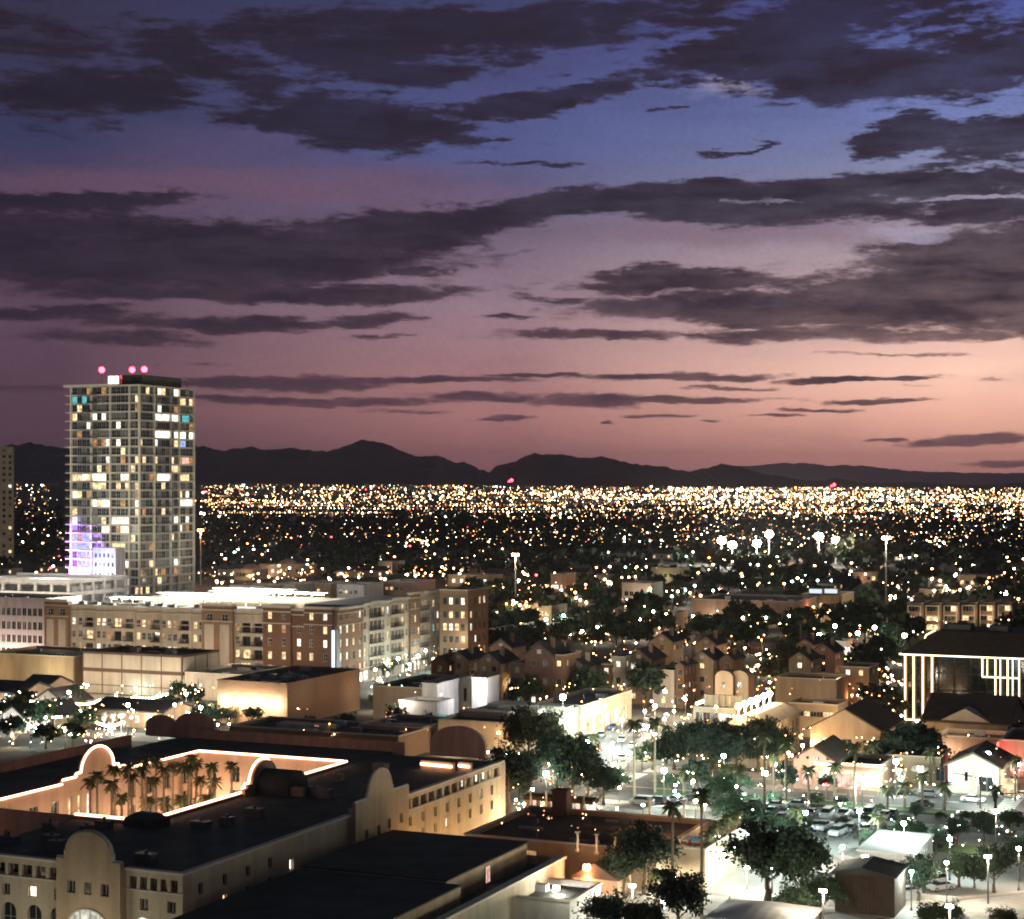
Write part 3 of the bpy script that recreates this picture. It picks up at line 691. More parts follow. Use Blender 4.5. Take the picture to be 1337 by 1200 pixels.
b = MB(); b.box(-AW/2, AW/2-.6, -AD/2+.5, -AD/2+18, 15.92, 16.1); b.box(AW/2-18, AW/2-.6, -AD/2+18.01, AD/2, 17.02, 17.2); b.build('roof', M['roof_dark'], ap)
for i in range(14):
    b = MB(); X = -AW/2+5+i*5.4; Y = -AD/2+random.uniform(4, 13); b.box(X-.8, X+.8, Y-.6, Y+.6, 16.1, 17.0); b.cyl(X, Y, 17.0, 17.15, .4, k=8); b.build('roof_unit', M['metal_pale'], ap)
for i in range(11): lamp('POINT', ap, (-AW/2+3+i*(AW-5)/10, -AD/2-9, 7.5+2.5*(i % 2)), (1, .80, .58), (1150, 500, 850)[i % 3], .4)
for i in range(7): lamp('POINT', ap, (AW/2+10, -AD/2+3+i*(AD-4)/6, 8), (1, .88, .68), (850, 420)[i % 2], .4)
# blue upright sign on the corner
b = MB(); b.box(AW/2+.95, AW/2+1.15, -AD/2-.9, -AD/2+.9, 4.2, 13.2); s_ = b.build('sign', M['metal'], ap)
b = MB(); b.box(AW/2+.2, AW/2+.85, -AD/2-1.32, -AD/2-1.22, 4.4, 13); b.build('sign_face', M['neon_blue'], s_)
# end block
e_ = at(611, 771, 19.5)
Bld('apartment_block', 'brick corner block closing the far right end of the long apartment building', e_[0], e_[1], left_w(*e_, 574), 12, 19.5, wall='brick_brown', fw=grid_wins(.6, left_w(*e_, 574)-.6, 4, (4.5, 7.5, 10.5, 13.5, 16.8), 1.1, 1.8, LIVELY), sw=grid_wins(.6, 11, 4, (4.5, 7.5, 10.5, 13.5, 16.8), 1.1, 1.8, LIVELY), cat='apartment block')

# ================================================================== PARKING DECKS AND HALLS BEHIND
def deck(name, label, c, pl, pr, levels, light=True, cat='parking deck', canopy=None):
    x, y = at(*c); w = left_w(x, y, pl); d = pr[0] if isinstance(pr, tuple) else back_d(x, y, pr); h = c[2]
    t = thing(name, label, cat, (x-w/2, y+d/2, 0)); fh = h/levels
    core = MB(); core.box(-w/2+3, w/2-3, -d/2+3, d/2-3, 0, h-.3); core.build('core', M['concrete'], t)
    for k in range(1, levels+1):
        b = MB(); z = k*fh; b.box(-w/2, w/2, -d/2, d/2, z-.3, z)
        b.box(-w/2, w/2, -d/2-.25, -d/2-.003, z-.5, z+.7); b.box(w/2+.003, w/2+.25, -d/2-.25, d/2, z-.5, z+.7); b.box(-w/2, w/2, d/2+.003, d/2+.25, z-.5, z+.7); b.build('parking_level', M['concrete'], t)
    cl = MB()
    for i in range(int(w/6)+1): X = -w/2+.4+i*(w-.8)/int(w/6); cl.box(X-.35, X+.35, -d/2-.1, -d/2+.6, 0, h-.3)
    for i in range(1, int(d/6)+1): Y = -d/2+.4+i*(d-.8)/int(d/6); cl.box(w/2-.6, w/2+.1, Y-.35, Y+.35, 0, h-.3)
    cl.build('column', M['concrete'], t)
    return t, x, y, w, d
t, x, y, w, d = deck('parking_deck', 'brightly lit rooftop parking deck with long white canopies behind the apartments', (330, 806, 14.0), 120, (60,), 4)
for (yy, x0, x1) in ((-26, -w/2+2, w/2-22), (-15, -w/2+14, w/2-4), (-4, -w/2+2, w/2-12), (8, -w/2+10, w/2-2), (19, -w/2+4, w/2-18)):
    n_ = 7
    for i in range(n_):
        a = x0+(x1-x0)*i/n_; b = MB(); b.box(a+.15, a+(x1-x0)/n_-.15, yy-2.2, yy+2.2, 17.3, 17.5); b.box(a+.6, a+.9, yy-.15, yy+.15, 14, 17.3); c_ = b.build('canopy', M['canvas'], t)
        b = MB(); b.box(a+.5, a+(x1-x0)/n_-.5, yy-.12, yy+.12, 17.1, 17.28); b.build('tube_light', M['bulb_white'], c_)
for i in range(6):
    for j in range(2): lamp('POINT', t, (-w/2+6+i*(w-12)/5, -20+j*30, 19.5), (1, .95, .85), 13000, .3)
t, x, y, w, d = deck('parking_deck', 'white lit multi storey deck with two tall roof lamps left of the tower', (90, 760, 15.5), -60, (30,), 4)
for i in range(4): lamp('POINT', t, (-w/2+20+i*15, -d/2-9, 7), (1, .85, .68), 9000, .3)
for i in range(3): lamp('POINT', t, (-w/2+25+i*16, -2, 20), (1, .93, .85), 9000, .3)
for px in (64, 71):
    X, Y = at(px, 722, 22); X -= x-w/2; Y -= y+d/2; Y = -d/2+6+random.random()*4
    b = MB(); b.cyl(X, Y, 15.5, 22, .2, .12, 6); p_ = b.build('lamp_pole', M['metal_pale'], t); b = MB(); b.ball(X, Y, 22.3, .8); b.build('bulb', M['bulb_white'], p_); lamp('POINT', t, (X, Y-.3, 20.6), (1, .9, .8), 8000, .4)
b1 = bpix('hall', 'pale hall with one glowing wall panel between the deck and the tower', (117, 742, 14), 90, (14,), wall='white_wall', fw=[(8, 7, 9, 7, 'win_bright')])
b1 = bpix('office_building', 'white gridded office building glowing pink at its foot beside the brick pylon', (60, 782, 17), -70, (14,), wall='white_wall', fr='frame_white', fw=grid_wins(1, left_w(*at(60, 782, 17), -70)-1, 18, (3.6, 6.9, 10.2, 13.6), 1.25, 2.0, (('glass', .6), ('glass_grey', .3), ('win_teal', .02), ('win_dim', .08))))
for i in range(5): lamp('POINT', b1.t, (b1.w/2-3-i*6.5, -b1.d/2-4, 2.5), (1, .72, .6), 1700, .3)
# row of low roofs behind the parking deck
for i, (px, py, pl, dsc) in enumerate(((345,766,300,'far left'),(385,764,350,'second'),(432,762,392,'middle'),(475,764,440,'fourth'),(545,760,500,'far right'))):
    bpix('low_building', ['low brown roofed block just right of the tower foot', 'squat flat block with pale upper wall behind the parking canopies', 'long low block with a strip of small lit windows behind the apartments', 'low tan block behind the apartment roof with one bright lamp', 'dark stepped block behind the far end of the apartment roof'][i], (px, py, 12), pl, (14,), wall=['stucco_tan', 'cream', 'stucco_tan', 'white_wall', 'stucco_pink'][i], fw=grid_wins(.5, 8, 4, (9.6,), 1.2, 1.2, LIVELY), roof='roof_dark')

# ================================================================== FRONT HALLS
# panelled white hall with brown bands
hx, hy = at(238, 857, 9.0); hw = left_w(hx, hy, 108); hd = back_d(hx, hy, 286)
pc = Bld('exhibition_hall', 'flat roofed hall clad in large cream panels between dark brown bands', hx, hy, hw, hd, 9.0, wall='band', roof='roof_dark', trimm='band')
for face, L_, n_ in (('f', hw, 5), ('s', hd, 3)):
    for i in range(n_):
        for (z0, z1) in ((.3, 2.0), (2.2, 4.9), (5.7, 8.7)):
            a, c = -L_/2+.3+i*(L_-.3)/n_, -L_/2+(i+1)*(L_-.3)/n_; b = MB()
            if face == 'f': b.box(a, c, -hd/2-.12, -hd/2-.003, z0, z1)
            else: b.box(hw/2+.003, hw/2+.12, a, c, z0, z1)
            b.build('panel', M['cream'], pc.t)
pc.unit(.3, .6); pc.unit(.7, .5)
ax_, ay_ = hx+.02, hy
bx = Bld('hall_annex', 'lower cream annex with canopy edge on the right side of the panelled hall', hx+14.5, hy+.5, 14.2, hd+4, 5.6, wall='cream', roof='roof_dark')
for i in range(4):
    b = MB(); a = -7+i*3.55; b.box(a, a+3.4, -bx.d/2-.1, -bx.d/2-.003, .3, 4.4); b.build('panel', M['cream'], bx.t)
b = MB(); b.box(7.1, 16, -2, 3, 4.6, 5.0); b.build('canopy', M['trim'], bx.t)
for i in range(5): lamp('POINT', pc.t, (-hw/2+2+i*6.2, -hd/2-6, 5.0), (1, .80, .58), 900, .3)
for i in range(3): lamp('POINT', bx.t, (-5+i*6, -bx.d/2-5, 3.5), (1, .85, .68), 620, .3)
# brown brick theatre with the burnt-out lit front
th = bpix('theatre', 'windowless brown brick theatre with a blazing floodlit front wall', (375, 893, 8), 284, 470, wall='brick_brown', roof='roof_dark', trimm='brick_brown')
for i in range(4):
    X = -th.w/2+2.0+i*3.6; b = MB(); b.box(X-.25, X+.25, -th.d/2-1.5, -th.d/2-.9, 4.4, 4.7); b.box(X-.06, X+.06, -th.d/2-.95, -th.d/2, 4.5, 4.6); fl = b.build('flood_light', M['metal'], th.t)
    b = MB(); b.ball(X, -th.d/2-1.2, 4.95, .35, 0); b.build('bulb', M['bulb_white'], fl); lamp('POINT', th.t, (X, -th.d/2-1.3, 4.1), (1, .74, .5), 2300, .3)
for i in range(3): lamp('POINT', th.t, (th.w/2+5, -th.d/2+5+i*9, 5.5), (1, .62, .34), 220, .3)
for i in range(5): th.unit(.2+.15*i, .3+.1*(i % 3), 1.6, 1.2, .7)
# white block and its neighbours
wb = bpix('white_building', 'stepped white building with two dark windows on its side wall', (571, 893, 7.6), 551, 617, wall='white_wall', roof='roof_dark', sw=[(12.5, 4.2, 1.5, 2.6, 'glass'), (16.5, 4.2, 1.5, 2.6, 'glass')])
lamp('POINT', wb.t, (wb.w/2+9, -6, 7), (.95, .95, 1), 3200, .3); lamp('POINT', wb.t, (-2, -wb.d/2-9, 6), (1, .85, .7), 1500, .3)
bpix('white_building', 'narrow white tower end with an up-lit pilaster behind the stepped white building', (635, 886, 8.4), 616, (6,), wall='white_wall', roof='roof_dark')
w2 = bpix('white_building', 'small white shed with a lit doorway in front of the stepped white building', (571, 918, 5), 521, (7,), wall='white_wall', roof='roof_dark', fw=[(9, 1.6, 2, 2.6, 'win_teal'), (12, 1.6, 1.2, 2.6, 'win_white')])
bpix('shop_building', 'tan flat building with a long dark roof left of the white building', (551, 899, 6.4), 487, (22,), wall='stucco_tan', roof='roof_dark')
b_ = bpix('shop_building', 'low tan shop with two awnings beside the glowing red car lamps below the white shed', (552, 951, 4.2), 470, (14,), wall='stucco_pink', roof='roof_dark', fw=[(4, 1.8, 1.6, 1.6, 'win_warm'), (9, 1.8, 1.6, 1.6, 'win_amber')])
b_ = bpix('market_hall', 'broad dark flat roofed market hall with raised skylight boxes', (684, 946, 5.6), 572, 762, wall='stucco', roof='roof_dark', trimm='concrete')
for (u, v, w_, d_) in ((.3, .35, 9, 3), (.55, .55, 8, 3), (.72, .75, 9, 3), (.25, .75, 6, 4), (.8, .3, 4, 3)): b_.unit(u, v, w_, d_, 1.1, 'cream')
b_ = bpix('corner_shop', 'bright white corner shop with a curved grey roof beside the big starry street lamp', (760, 922, 5.8), 700, (26,), wall='stucco', roof='metal', sw=grid_wins(1, 25, 5, (2,), 3, 2.6, (('win_white', .4), ('win_warm', .6))))
lo = bpix('low_building', 'long low brown building with a strip skylight behind the hotel', (520, 962, 4), 300, (13,), wall='brick_brown', roof='roof_dark')
b = MB(); b.box(-9, -4, -3, 0, 3.5, 4.5); b.box(-3, 1, -3, 0, 3.5, 4.5); lo.part('skylight', b, 'cream', False)
lb = bpix('low_building', 'long tan shed with a dark hipped roof beside the pub district', (96, 858, 7.5), -20, (18,), wall='stucco_tan', roof='roof_dark')
lamp('POINT', lb.t, (lb.w/2-5, -lb.d/2-6, 4), (1, .9, .6), 2500, .3); lamp('POINT', lb.t, (lb.w/2-22, -lb.d/2-7, 4), (1, .75, .45), 1500, .3)
# ================================================================== THE HOTEL ROUND ITS PALM COURT
HR, HX, HL, HF, HB = 8.5, -94.3, -150.0, 138.8, 215.0
CX0, CX1, CY0, CY1 = -135.0, -112.2, 158.2, 202.6
ho = thing('hotel', 'mission style hotel round a palm court outlined with glowing orange rope light', 'hotel', (HX, HF, 0))
def hb(b, name, mat, parent=None):
    b.v = [(x-HX, y-HF, z) for x, y, z in b.v]; return b.build(name, M[mat] if isinstance(mat, str) else mat, parent or ho)
def gable_prof(c, r, base, z0, wings, dz=.9):
    """mission gable outline from left wing to right wing: shoulders, then the round head"""
    pts = [(c-wings, z0), (c+wings, z0), (c+wings, base+dz*.9), (c+r*1.25, base+dz*1.35), (c+r*1.25, base+dz*2.1), (c+r, base+dz*2.1)]
    for i in range(0, 13): a = pi*i/12; pts.append((c+r*cos(a), base+dz*2.1+.2+r*.95*sin(a)))
    pts += [(c-r, base+dz*2.1), (c-r*1.25, base+dz*2.1), (c-r*1.25, base+dz*1.35), (c-wings, base+dz*.9)]
    return pts
# front wing, face to -y: windows either side of the pediment block
fpx = lambda px: HX-left_w(HX, HF, px)-0.0
PB0, PB1 = fpx(82), fpx(165)
L0 = fpx(-60)
fw = []
for s0, s1, n in ((L0, PB0-.2, 8), (PB1+.2, HX-.35, 5)):
    for i in range(n): fw.append((s0+(s1-s0)*(i+.5)/n, 7.35, (s1-s0)/n-.38, 1.15, 'glass' if i != n-2 else 'win_dim'))
wins2 = []
for s in (fpx(8), fpx(42), fpx(76), fpx(188), fpx(224), fpx(-30)): wins2.append((s, 5.35, .95, 1.1, 'win_bright' if abs(s-fpx(42)) < .01 else 'glass'))
arcs = [fpx(45), fpx(75), fpx(187), fpx(226), fpx(12)]
ops = ops_of(fw)+ops_of(wins2)+[(s-.85, s+.85, 1.2, 4.1) for s in arcs]+[(s-.45, s+.45, .6, 1.0) for s in ()]
for a_, c_ in ((L0, PB0), (PB1, HX)): b = MB(); wallp(b, 'f', HF, a_, c_, 0, HR, [o_ for o_ in ops if o_[1] > a_ and o_[0] < c_], rev=.3); hb(b, 'wall', 'stucco')
for s in arcs:                                        # arch heads closing the square openings
    b = MB()
    for sg in (-1, 1):
        arc = [(s+sg*.85*cos(a), HF-.004, 3.2+.9*sin(a)) for a in np.linspace(0, pi/2, 7)]
        q = [(s+sg*.85, HF-.004, 4.12)]+arc; b.poly(q if sg > 0 else q[::-1])
    b.f = [f[::-1] for f in b.f]; hb(b, 'arch_head', 'stucco')
for s, k in zip(arcs, ('glass', 'glass', 'win_white', 'win_white', 'glass')):
    put('window', win_mesh(1.7, 2.9, k, 'frame', (1, 1)), ho, (s-HX, .27, 2.65))
put_wins(ho, 'f', HF, fw, rev=.8, fr='stucco', bars=(0, 0), ox=HX, oy=HF); put_wins(ho, 'f', HF, wins2, rev=.3, ox=HX, oy=HF)
# pediment block
pc_ = (PB0+PB1)/2; hwid = (PB1-PB0)/2; PF = HF-1.0; PH = 8.6
pw = [(pc_-1.95, 6.55, .95, 1.2, 'glass'), (pc_, 6.55, .85, 1.2, 'win_dim'), (pc_+1.95, 6.55, .95, 1.2, 'glass')]
ent = (pc_-2.35, pc_+2.35, -.01, 4.6)
b = MB(); wallp(b, 'f', PF, PB0, PB1, 0, PH, ops_of(pw)+[ent], rev=.5)
b.poly([(PB1, PF, 0), (PB1, PF+2.5, 0), (PB1, PF+2.5, PH), (PB1, PF, PH)]); b.poly([(PB0, PF+2.5, 0), (PB0, PF, 0), (PB0, PF, PH), (PB0, PF+2.5, PH)])
for sg in (-1, 1):
    arc = [(pc_+sg*2.35*cos(a), PF-.004, 2.9+1.72*sin(a)) for a in np.linspace(0, pi/2, 9)]; q = [(pc_+sg*2.35, PF-.004, 4.62)]+arc; b.poly((q if sg > 0 else q[::-1])[::-1])
hb(b, 'wall', 'stucco_tan')
GP = [(pc_-hwid, PH), (pc_+hwid, PH), (pc_+hwid, 9.25), (pc_+2.75, 9.25), (pc_+2.75, 10.0)]+[(pc_+2.6*cos(a_), 10.0+1.95*sin(a_)) for a_ in np.linspace(0, pi, 15)]+[(pc_-2.75, 10.0), (pc_-2.75, 9.25), (pc_-hwid, 9.25)]
b = MB(); b.prism(GP, 'y', PF, PF+.6); hb(b, 'pediment', 'stucco_tan')
b = MB(); top = GP[2:]
for p, q in zip(top, top[1:]): b.rod((p[0], PF+.25, p[1]), (q[0], PF+.25, q[1]), .2, 6)
hb(b, 'coping', 'trim')
put_wins(ho, 'f', PF, pw, rev=.3, ox=HX, oy=HF)
b = MB()
for i in range(5): X = pc_-2.3+i*1.15; b.box(X-.06, X+.06, PF+.28, PF+.36, 0, 4.6)
b.box(pc_-2.35, pc_+2.35, PF+.28, PF+.37, 2.9, 3.05); b.box(pc_-2.35, pc_+2.35, PF+.28, PF+.37, 1.2, 1.3)
for p, q in zip(np.linspace(0, pi, 15), np.linspace(0, pi, 15)[1:]): b.rod((pc_+2.3*cos(p), PF-.03, 2.9+1.68*sin(p)), (pc_+2.3*cos(q), PF-.03, 2.9+1.68*sin(q)), .12, 5)
ew = hb(b, 'entrance_window', 'trim')
b = MB(); b.poly([(pc_-2.35, PF+.42, 0), (pc_+2.35, PF+.42, 0), (pc_+2.35, PF+.42, 4.6), (pc_-2.35, PF+.42, 4.6)])
hb(b, 'pane', em('entrance_glow', (.95, .92, .78), .75, vary=.6, vscale=.9), ew)
# right wing side face
sw_ = []
G0, G1 = HF+back_d(HX, HF, 455), HF+back_d(HX, HF, 525); E1 = HF+back_d(HX, HF, 655)
n = 13
for i in range(n): sw_.append((G1+.4+(E1-.6-G1-.4)*(i+.5)/n, 7.4, (E1-G1-1)/n-.4, 1.15, 'win_bright' if i in (10, 11) else ('win_white' if i == 8 else ('win_warm' if i == 12 else 'glass'))))
rows = []
for j, z in enumerate((5.35, 3.4)):
    for i in range(8):
        rows.append((G1+1.2+(E1-G1-2)*(i+.3)/8, z, .8, 1.15, {(0, 1): 'win_dim', (6, 0): 'win_white', (4, 0): 'win_dim', (3, 1): 'win_bright', (0, 0): 'glass', (2, 0): 'win_dim'}.get((i, j), 'glass')))
gw = [(G0+(G1-G0)*u, z, .75, 1.1, k) for u, z, k in ((.2, 6.1, 'glass'), (.42, 6.1, 'glass'), (.62, 6.4, 'glass'), (.85, 6.5, 'glass'), (.2, 4.1, 'glass'), (.62, 4.2, 'win_dim'), (.85, 4.3, 'win_white'), (.1, 3.6, 'win_bright'))]
near_w = [(HF+3+i*4.2, z, .8, 1.1, k) for i, z, k in ((0, 6.6, 'glass'), (1, 6.6, 'glass'), (2, 6.6, 'glass'), (1, 4.6, 'win_warm'), (2, 4.6, 'glass'), (3, 6.6, 'glass'), (4, 5.6, 'win_bright'), (3, 4.6, 'glass'))]
b = MB(); wallp(b, 's', HX, HF, G0, 0, HR, [o_ for o_ in ops_of(near_w) if o_[1] < G0], rev=.25); hb(b, 'wall', 'stucco'); b = MB(); wallp(b, 's', HX, G1, E1, 0, HR, ops_of(sw_)+ops_of(rows), rev=.3); hb(b, 'wall', 'stucco')
b = MB(); GS = HX+.9; wallp(b, 's', GS, G0, G1, 0, 9.4, ops_of(gw), rev=.3)
b.poly([(HX, G0, 0), (GS, G0, 0), (GS, G0, 9.4), (HX, G0, 9.4)]); b.poly([(GS, G1, 0), (HX, G1, 0), (HX, G1, 9.4), (GS, G1, 9.4)]); hb(b, 'wall', 'stucco_tan')
gc_ = G0+(G1-G0)*.47; hw_ = (G1-G0)/2
prof = [(G0, 9.4), (G1, 9.4), (G1, 10.0), (gc_+3.0, 10.0), (gc_+3.0, 10.6)]+[(gc_+2.75*cos(a), 10.6+2.3*sin(a)) for a in np.linspace(0, pi, 13)]+[(gc_-3.0, 10.6), (gc_-3.0, 10.0), (G0, 10.0)]
b = MB(); b.prism([(p[0], p[1]) for p in prof], 'x', GS-.5, GS); hb(b, 'pediment', 'stucco_tan')
b = MB()
for p, q in zip(prof[2:], prof[3:]): b.rod((GS-.2, p[0], p[1]), (GS-.2, q[0], q[1]), .18, 6)
hb(b, 'coping', 'trim')
put_wins(ho, 's', HX, sw_, rev=.8, fr='stucco', bars=(0, 0), ox=HX, oy=HF); put_wins(ho, 's', HX, rows+near_w, rev=.3, ox=HX, oy=HF); put_wins(ho, 's', GS, gw, rev=.3, ox=HX, oy=HF)
b = MB(); b.box(L0, PB0, HF-.3, HF+.4, HR, HR+.22); hb(b, 'eave', 'trim')
b = MB(); b.box(PB1, HX+.3, HF-.3, HF+.4, HR, HR+.22); b.box(HX-.4, HX+.3, HF+.41, G0-.02, HR, HR+.22); hb(b, 'eave', 'trim')
b = MB(); b.box(HX-.4, HX+.3, G1+.02, E1+.3, HR, HR+.22); hb(b, 'eave', 'trim')
for zz in (6.62,):
    b = MB(); b.box(L0, PB0, HF-.12, HF-.003, zz, zz+.12); b.box(PB1, HX+.12, HF-.12, HF-.003, zz, zz+.12); hb(b, 'string_course', 'trim')
    b = MB(); b.box(HX+.003, HX+.12, G1, E1, zz, zz+.12); hb(b, 'string_course', 'trim')
# flat roofs of the four wings
b = MB()
b.box(L0, HX-.4, HF+.4, CY0-.3, 8.1, 8.45); b.box(CX1+.3, HX-.4, CY0-.29, E1, 8.1, 8.45); b.box(CX0-12, CX1+.29, CY1+.3, HB, 8.1, 8.45); b.box(CX0-15, CX0-.3, CY0-.29, CY1+.29, 8.1, 8.45)
hb(b, 'roof', 'roof_dark')
b = MB(); b.box(L0, HX-.6, E1, HB, 0, 8.08); hb(b, 'rear_wing', 'stucco_pink')
# outer parapets catching the orange glow
LPX = CX0-14.2
b = MB(); b.box(LPX-.4, LPX, CY0-10, HB-8, 0, 9.7); hb(b, 'parapet', 'stucco_pink')
b = MB(); b.box(CX0-9.5, -110, HB, HB+.5, 0, 9.8); hb(b, 'parapet', 'stucco_pink')
for cx_, r_, mk in ((-151.5, 2.6, 0), (-145.5, 3.6, 0), (-103.0, 4.2, 0)):
    b = MB(); yb = HB+2.2; b.prism([(cx_-r_, 8.0), (cx_+r_, 8.0)]+[(cx_+r_*cos(a), 9.6+r_*.62*sin(a)) for a in np.linspace(0, pi, 13)], 'y', yb, yb+.6); hb(b, 'pediment', 'stucco_pink')
# court walls: left wall looks to +x, back wall looks to -y
lw = [(CY0+2+i*3.9, z, 1.5, hh, 'glass') for i in range(11) for z, hh in ((6.0, 2.1), (2.7, 2.6)) if not (i in (4, 5))]
lw += [(CY0+16.6, 4.8, .9, 4.6, 'win_warm'), (CY0+18.4, 4.8, .9, 4.6, 'win_warm'), (CY0+20.2, 4.8, .9, 4.6, 'win_white')]
b = MB(); wallp(b, 's', CX0, CY0, CY1, 0, HR+.3, ops_of(lw), rev=.3); hb(b, 'court_wall', 'stucco_pink'); put_wins(ho, 's', CX0, lw, rev=.3, ox=HX, oy=HF)
bw = [(CX0+2+i*3.7, z, 1.5, hh, 'glass' if (i, z) not in ((5, 6.0), (3, 2.7)) else 'win_warm') for i in range(6) for z, hh in ((6.0, 2.0), (2.7, 2.6))]
b = MB(); wallp(b, 'f', CY1, CX0, CX1, 0, HR+.3, ops_of(bw), rev=.3); hb(b, 'court_wall', 'stucco_pink'); put_wins(ho, 'f', CY1, bw, rev=.3, ox=HX, oy=HF)
b = MB(); b.box(CX1, CX1+.3, CY0, CY1, 0, HR+.3); hb(b, 'court_wall', 'stucco_pink'); b = MB(); b.box(CX0, CX1+.3, CY0-.3, CY0-.01, 0, HR+.3); hb(b, 'court_wall', 'stucco_pink')
b = MB(); b.box(CX0+.01, CX1-.01, CY0, CY1-.01, .05, .15); hb(b, 'court_floor', 'paving')
# gables on the left and right court walls with the rope light running over them
def court_gable(c, r, x0, x1, wing=3.6):
    z = HR+.3
    prof = [(c-r-wing, z-.4), (c+r+wing, z-.4), (c+r+wing, z+.5), (c+r+1, z+.5), (c+r+1, z+.9), (c+r, z+.9)]+[(c+r*cos(a), z+.9+r*.85*sin(a)) for a in np.linspace(0, pi, 13)]+[(c-r, z+.9), (c-r-1, z+.9), (c-r-1, z+.5), (c-r-wing, z+.5)]
    b = MB(); b.prism(prof, 'x', x0, x1); hb(b, 'court_gable', 'stucco_pink'); return prof[2:]
gl_c, gl_r = (CY0+CY1)/2-.3, 3.3
p1_ = court_gable(gl_c, gl_r, CX0-.35, CX0-.02)
gr_c = HF+back_d(CX1+0.0, HF, 340)
p2_ = court_gable(gr_c, 2.9, CX1+.32, CX1+.7, 1.6)
zt = HR+.42
def rope(pts, r=.13): b = MB(); b.path(pts, r, 5); hb(b, 'rope_light', 'neon')
rope([(CX1+.1, gr_c-4.6, zt), (CX1+.1, CY0, zt)]); rope([(CX1+.1, CY1, zt), (CX1+.1, gr_c+4.6, zt)])
rope([(CX1-.3, CY1-.1, zt), (CX0, CY1-.1, zt)]); rope([(CX0+.05, CY1-.4, zt), (CX0+.05, gl_c+gl_r+3.6, zt)]); rope([(CX0+.05, gl_c-gl_r-3.6, zt), (CX0+.05, CY0-14, zt)])
rope([(CX0+.1, y, z+.12) for y, z in p1_]); rope([(CX1+.2, y, z+.12) for y, z in p2_])
rope([(CX1-2.2, CY0-.1, zt), (L0, CY0-.1, zt)])
b = MB(); b.box(CX1-1.7, CX1+2.6, CY0-1.6, CY0+.8, 8.4, 9.3); b.frus(CX1-1.7, CX1+2.6, CY0-1.6, CY0+.8, 9.3, CX1-.6, CX1+1.5, CY0-1, CY0, 9.9); hb(b, 'stair_head', 'roof_dark')
b = MB(); b.box(CX1+1.2, CX1+7, gr_c-1.9, gr_c-1.2, 8.45, 9.5); hb(b, 'screen_wall', 'stucco_pink')
b = MB(); b.prism([(gr_c-2.3, 8.45), (gr_c+2.3, 8.45)]+[(gr_c+2.3*cos(a), 9.0+2.2*sin(a)) for a in np.linspace(0, pi, 11)], 'x', CX1+.75, CX1+5.2); hb(b, 'barrel_roof', 'roof_dark')
for (x0, y0, l) in ((-101.5, 203.0, 4.4), (-96.5, 203.8, 1.5)):
    b = MB(); b.path([(x0, y0, 9.2), (x0+l, y0, 9.1)], .16, 5); hb(b, 'rope_light', 'neon')
    b = MB(); b.box(x0-.2, x0+l+.2, y0+.2, y0+.6, 8.45, 9.6); hb(b, 'screen_wall', 'stucco_pink')
for i in range(16):
    b = MB(); X = random.choice((random.uniform(-110, -97), random.uniform(-133, -98))); Y = random.uniform(142, 156) if X < -111 else random.uniform(142, 200)
    w_ = random.uniform(.5, 1.1); b.box(X-w_, X+w_, Y-.6, Y+.6, 8.45, 9.1+random.random()*.5); b.cyl(X, Y, 9.2, 9.7, .2, k=7); hb(b, 'roof_unit', 'metal')
# lights in the court, under the front and along the right wing
for i in range(6):
    for xx, cc, pw_ in ((CX0+3.6, (1, .68, .42), 1350), (CX1-3, (1, .68, .45), 450)): lamp('POINT', ho, (xx-HX, CY0+3+i*7.4-HF, 1.0+(i % 2)*.6), cc, pw_, .3)
for i in range(5): lamp('POINT', ho, (CX0+9.5-HX, CY0+15+i*6.5-HF, 4.5), (1, .74, .45), 260, .3)  # added lights without fixtures, hung here to brighten the palms
for i in range(4): lamp('POINT', ho, (CX0+3.5+i*5.2-HX, CY1-3.2-HF, 1.2), (1, .62, .38), 1300, .3)
for i in range(3): lamp('POINT', ho, (fpx(10+90*i)-HX, -8.5, 2.0), (1, .93, .72), 560, .5)
lamp('POINT', ho, (pc_-HX, -4.0, 1.0), (1, .95, .8), 150, .4)
for i, (u, pw_) in enumerate(((.1, 260), (.45, 300), (.8, 420), (1.25, 260), (1.7, 200), (2.1, 170), (2.55, 190), (2.95, 260))):
    b = MB(); Y = G0+(G1-G0)*u; b.cyl(HX+4.2, Y, 0, .9, .1, k=6); b.ball(HX+4.2, Y, 1.1, .22); hb(b, 'bollard', 'bulb_warm'); lamp('POINT', ho, (3.0, Y-HF, 1.6), (1, .60, .26), pw_*1.25, .3)

# ================================================================== CONFERENCE WING IN FRONT
CFX = -72.3
c0 = Bld('conference_building', 'low dark roofed conference building with a pale lit parapet running towards the pool deck', CFX, 120, 20.5, 60, 4.0, wall='stucco', roof='roof_dark', par=.9, sw=[(52, 2.2, .9, 1.0, 'glass')], trim=False)
b = MB(); b.box(CFX-.75, CFX+.25, 120, 180, 4.0, 4.25); c0.part('parapet_coping', b, 'trim')
b = MB(); b.box(CFX-20.4, CFX-2.3, 120, 158, 3.1, 5.3); b.box(CFX-20.4, CFX-3.9, 158.01, 178.5, 3.1, 5.6); c0.part('upper_storey', b, 'stucco_tan')
b = MB(); b.box(CFX-20.6, CFX-2.1, 119.8, 157.9, 5.31, 5.45); c0.part('roof', b, 'roof_dark'); b = MB(); b.box(CFX-20.6, CFX-3.7, 157.95, 178.7, 5.61, 5.75); c0.part('roof', b, 'roof_dark')
put('window', win_mesh(1.3, 1.9, 'win_pink', 'frame', (1, 0)), c0.t, (CFX-3.86-c0.cx, 168-c0.cy, 4.3), pi/2)
for i in range(5): c0.unit(.25+.12*i, .2+.13*i, 1.5, 1.2, .3)
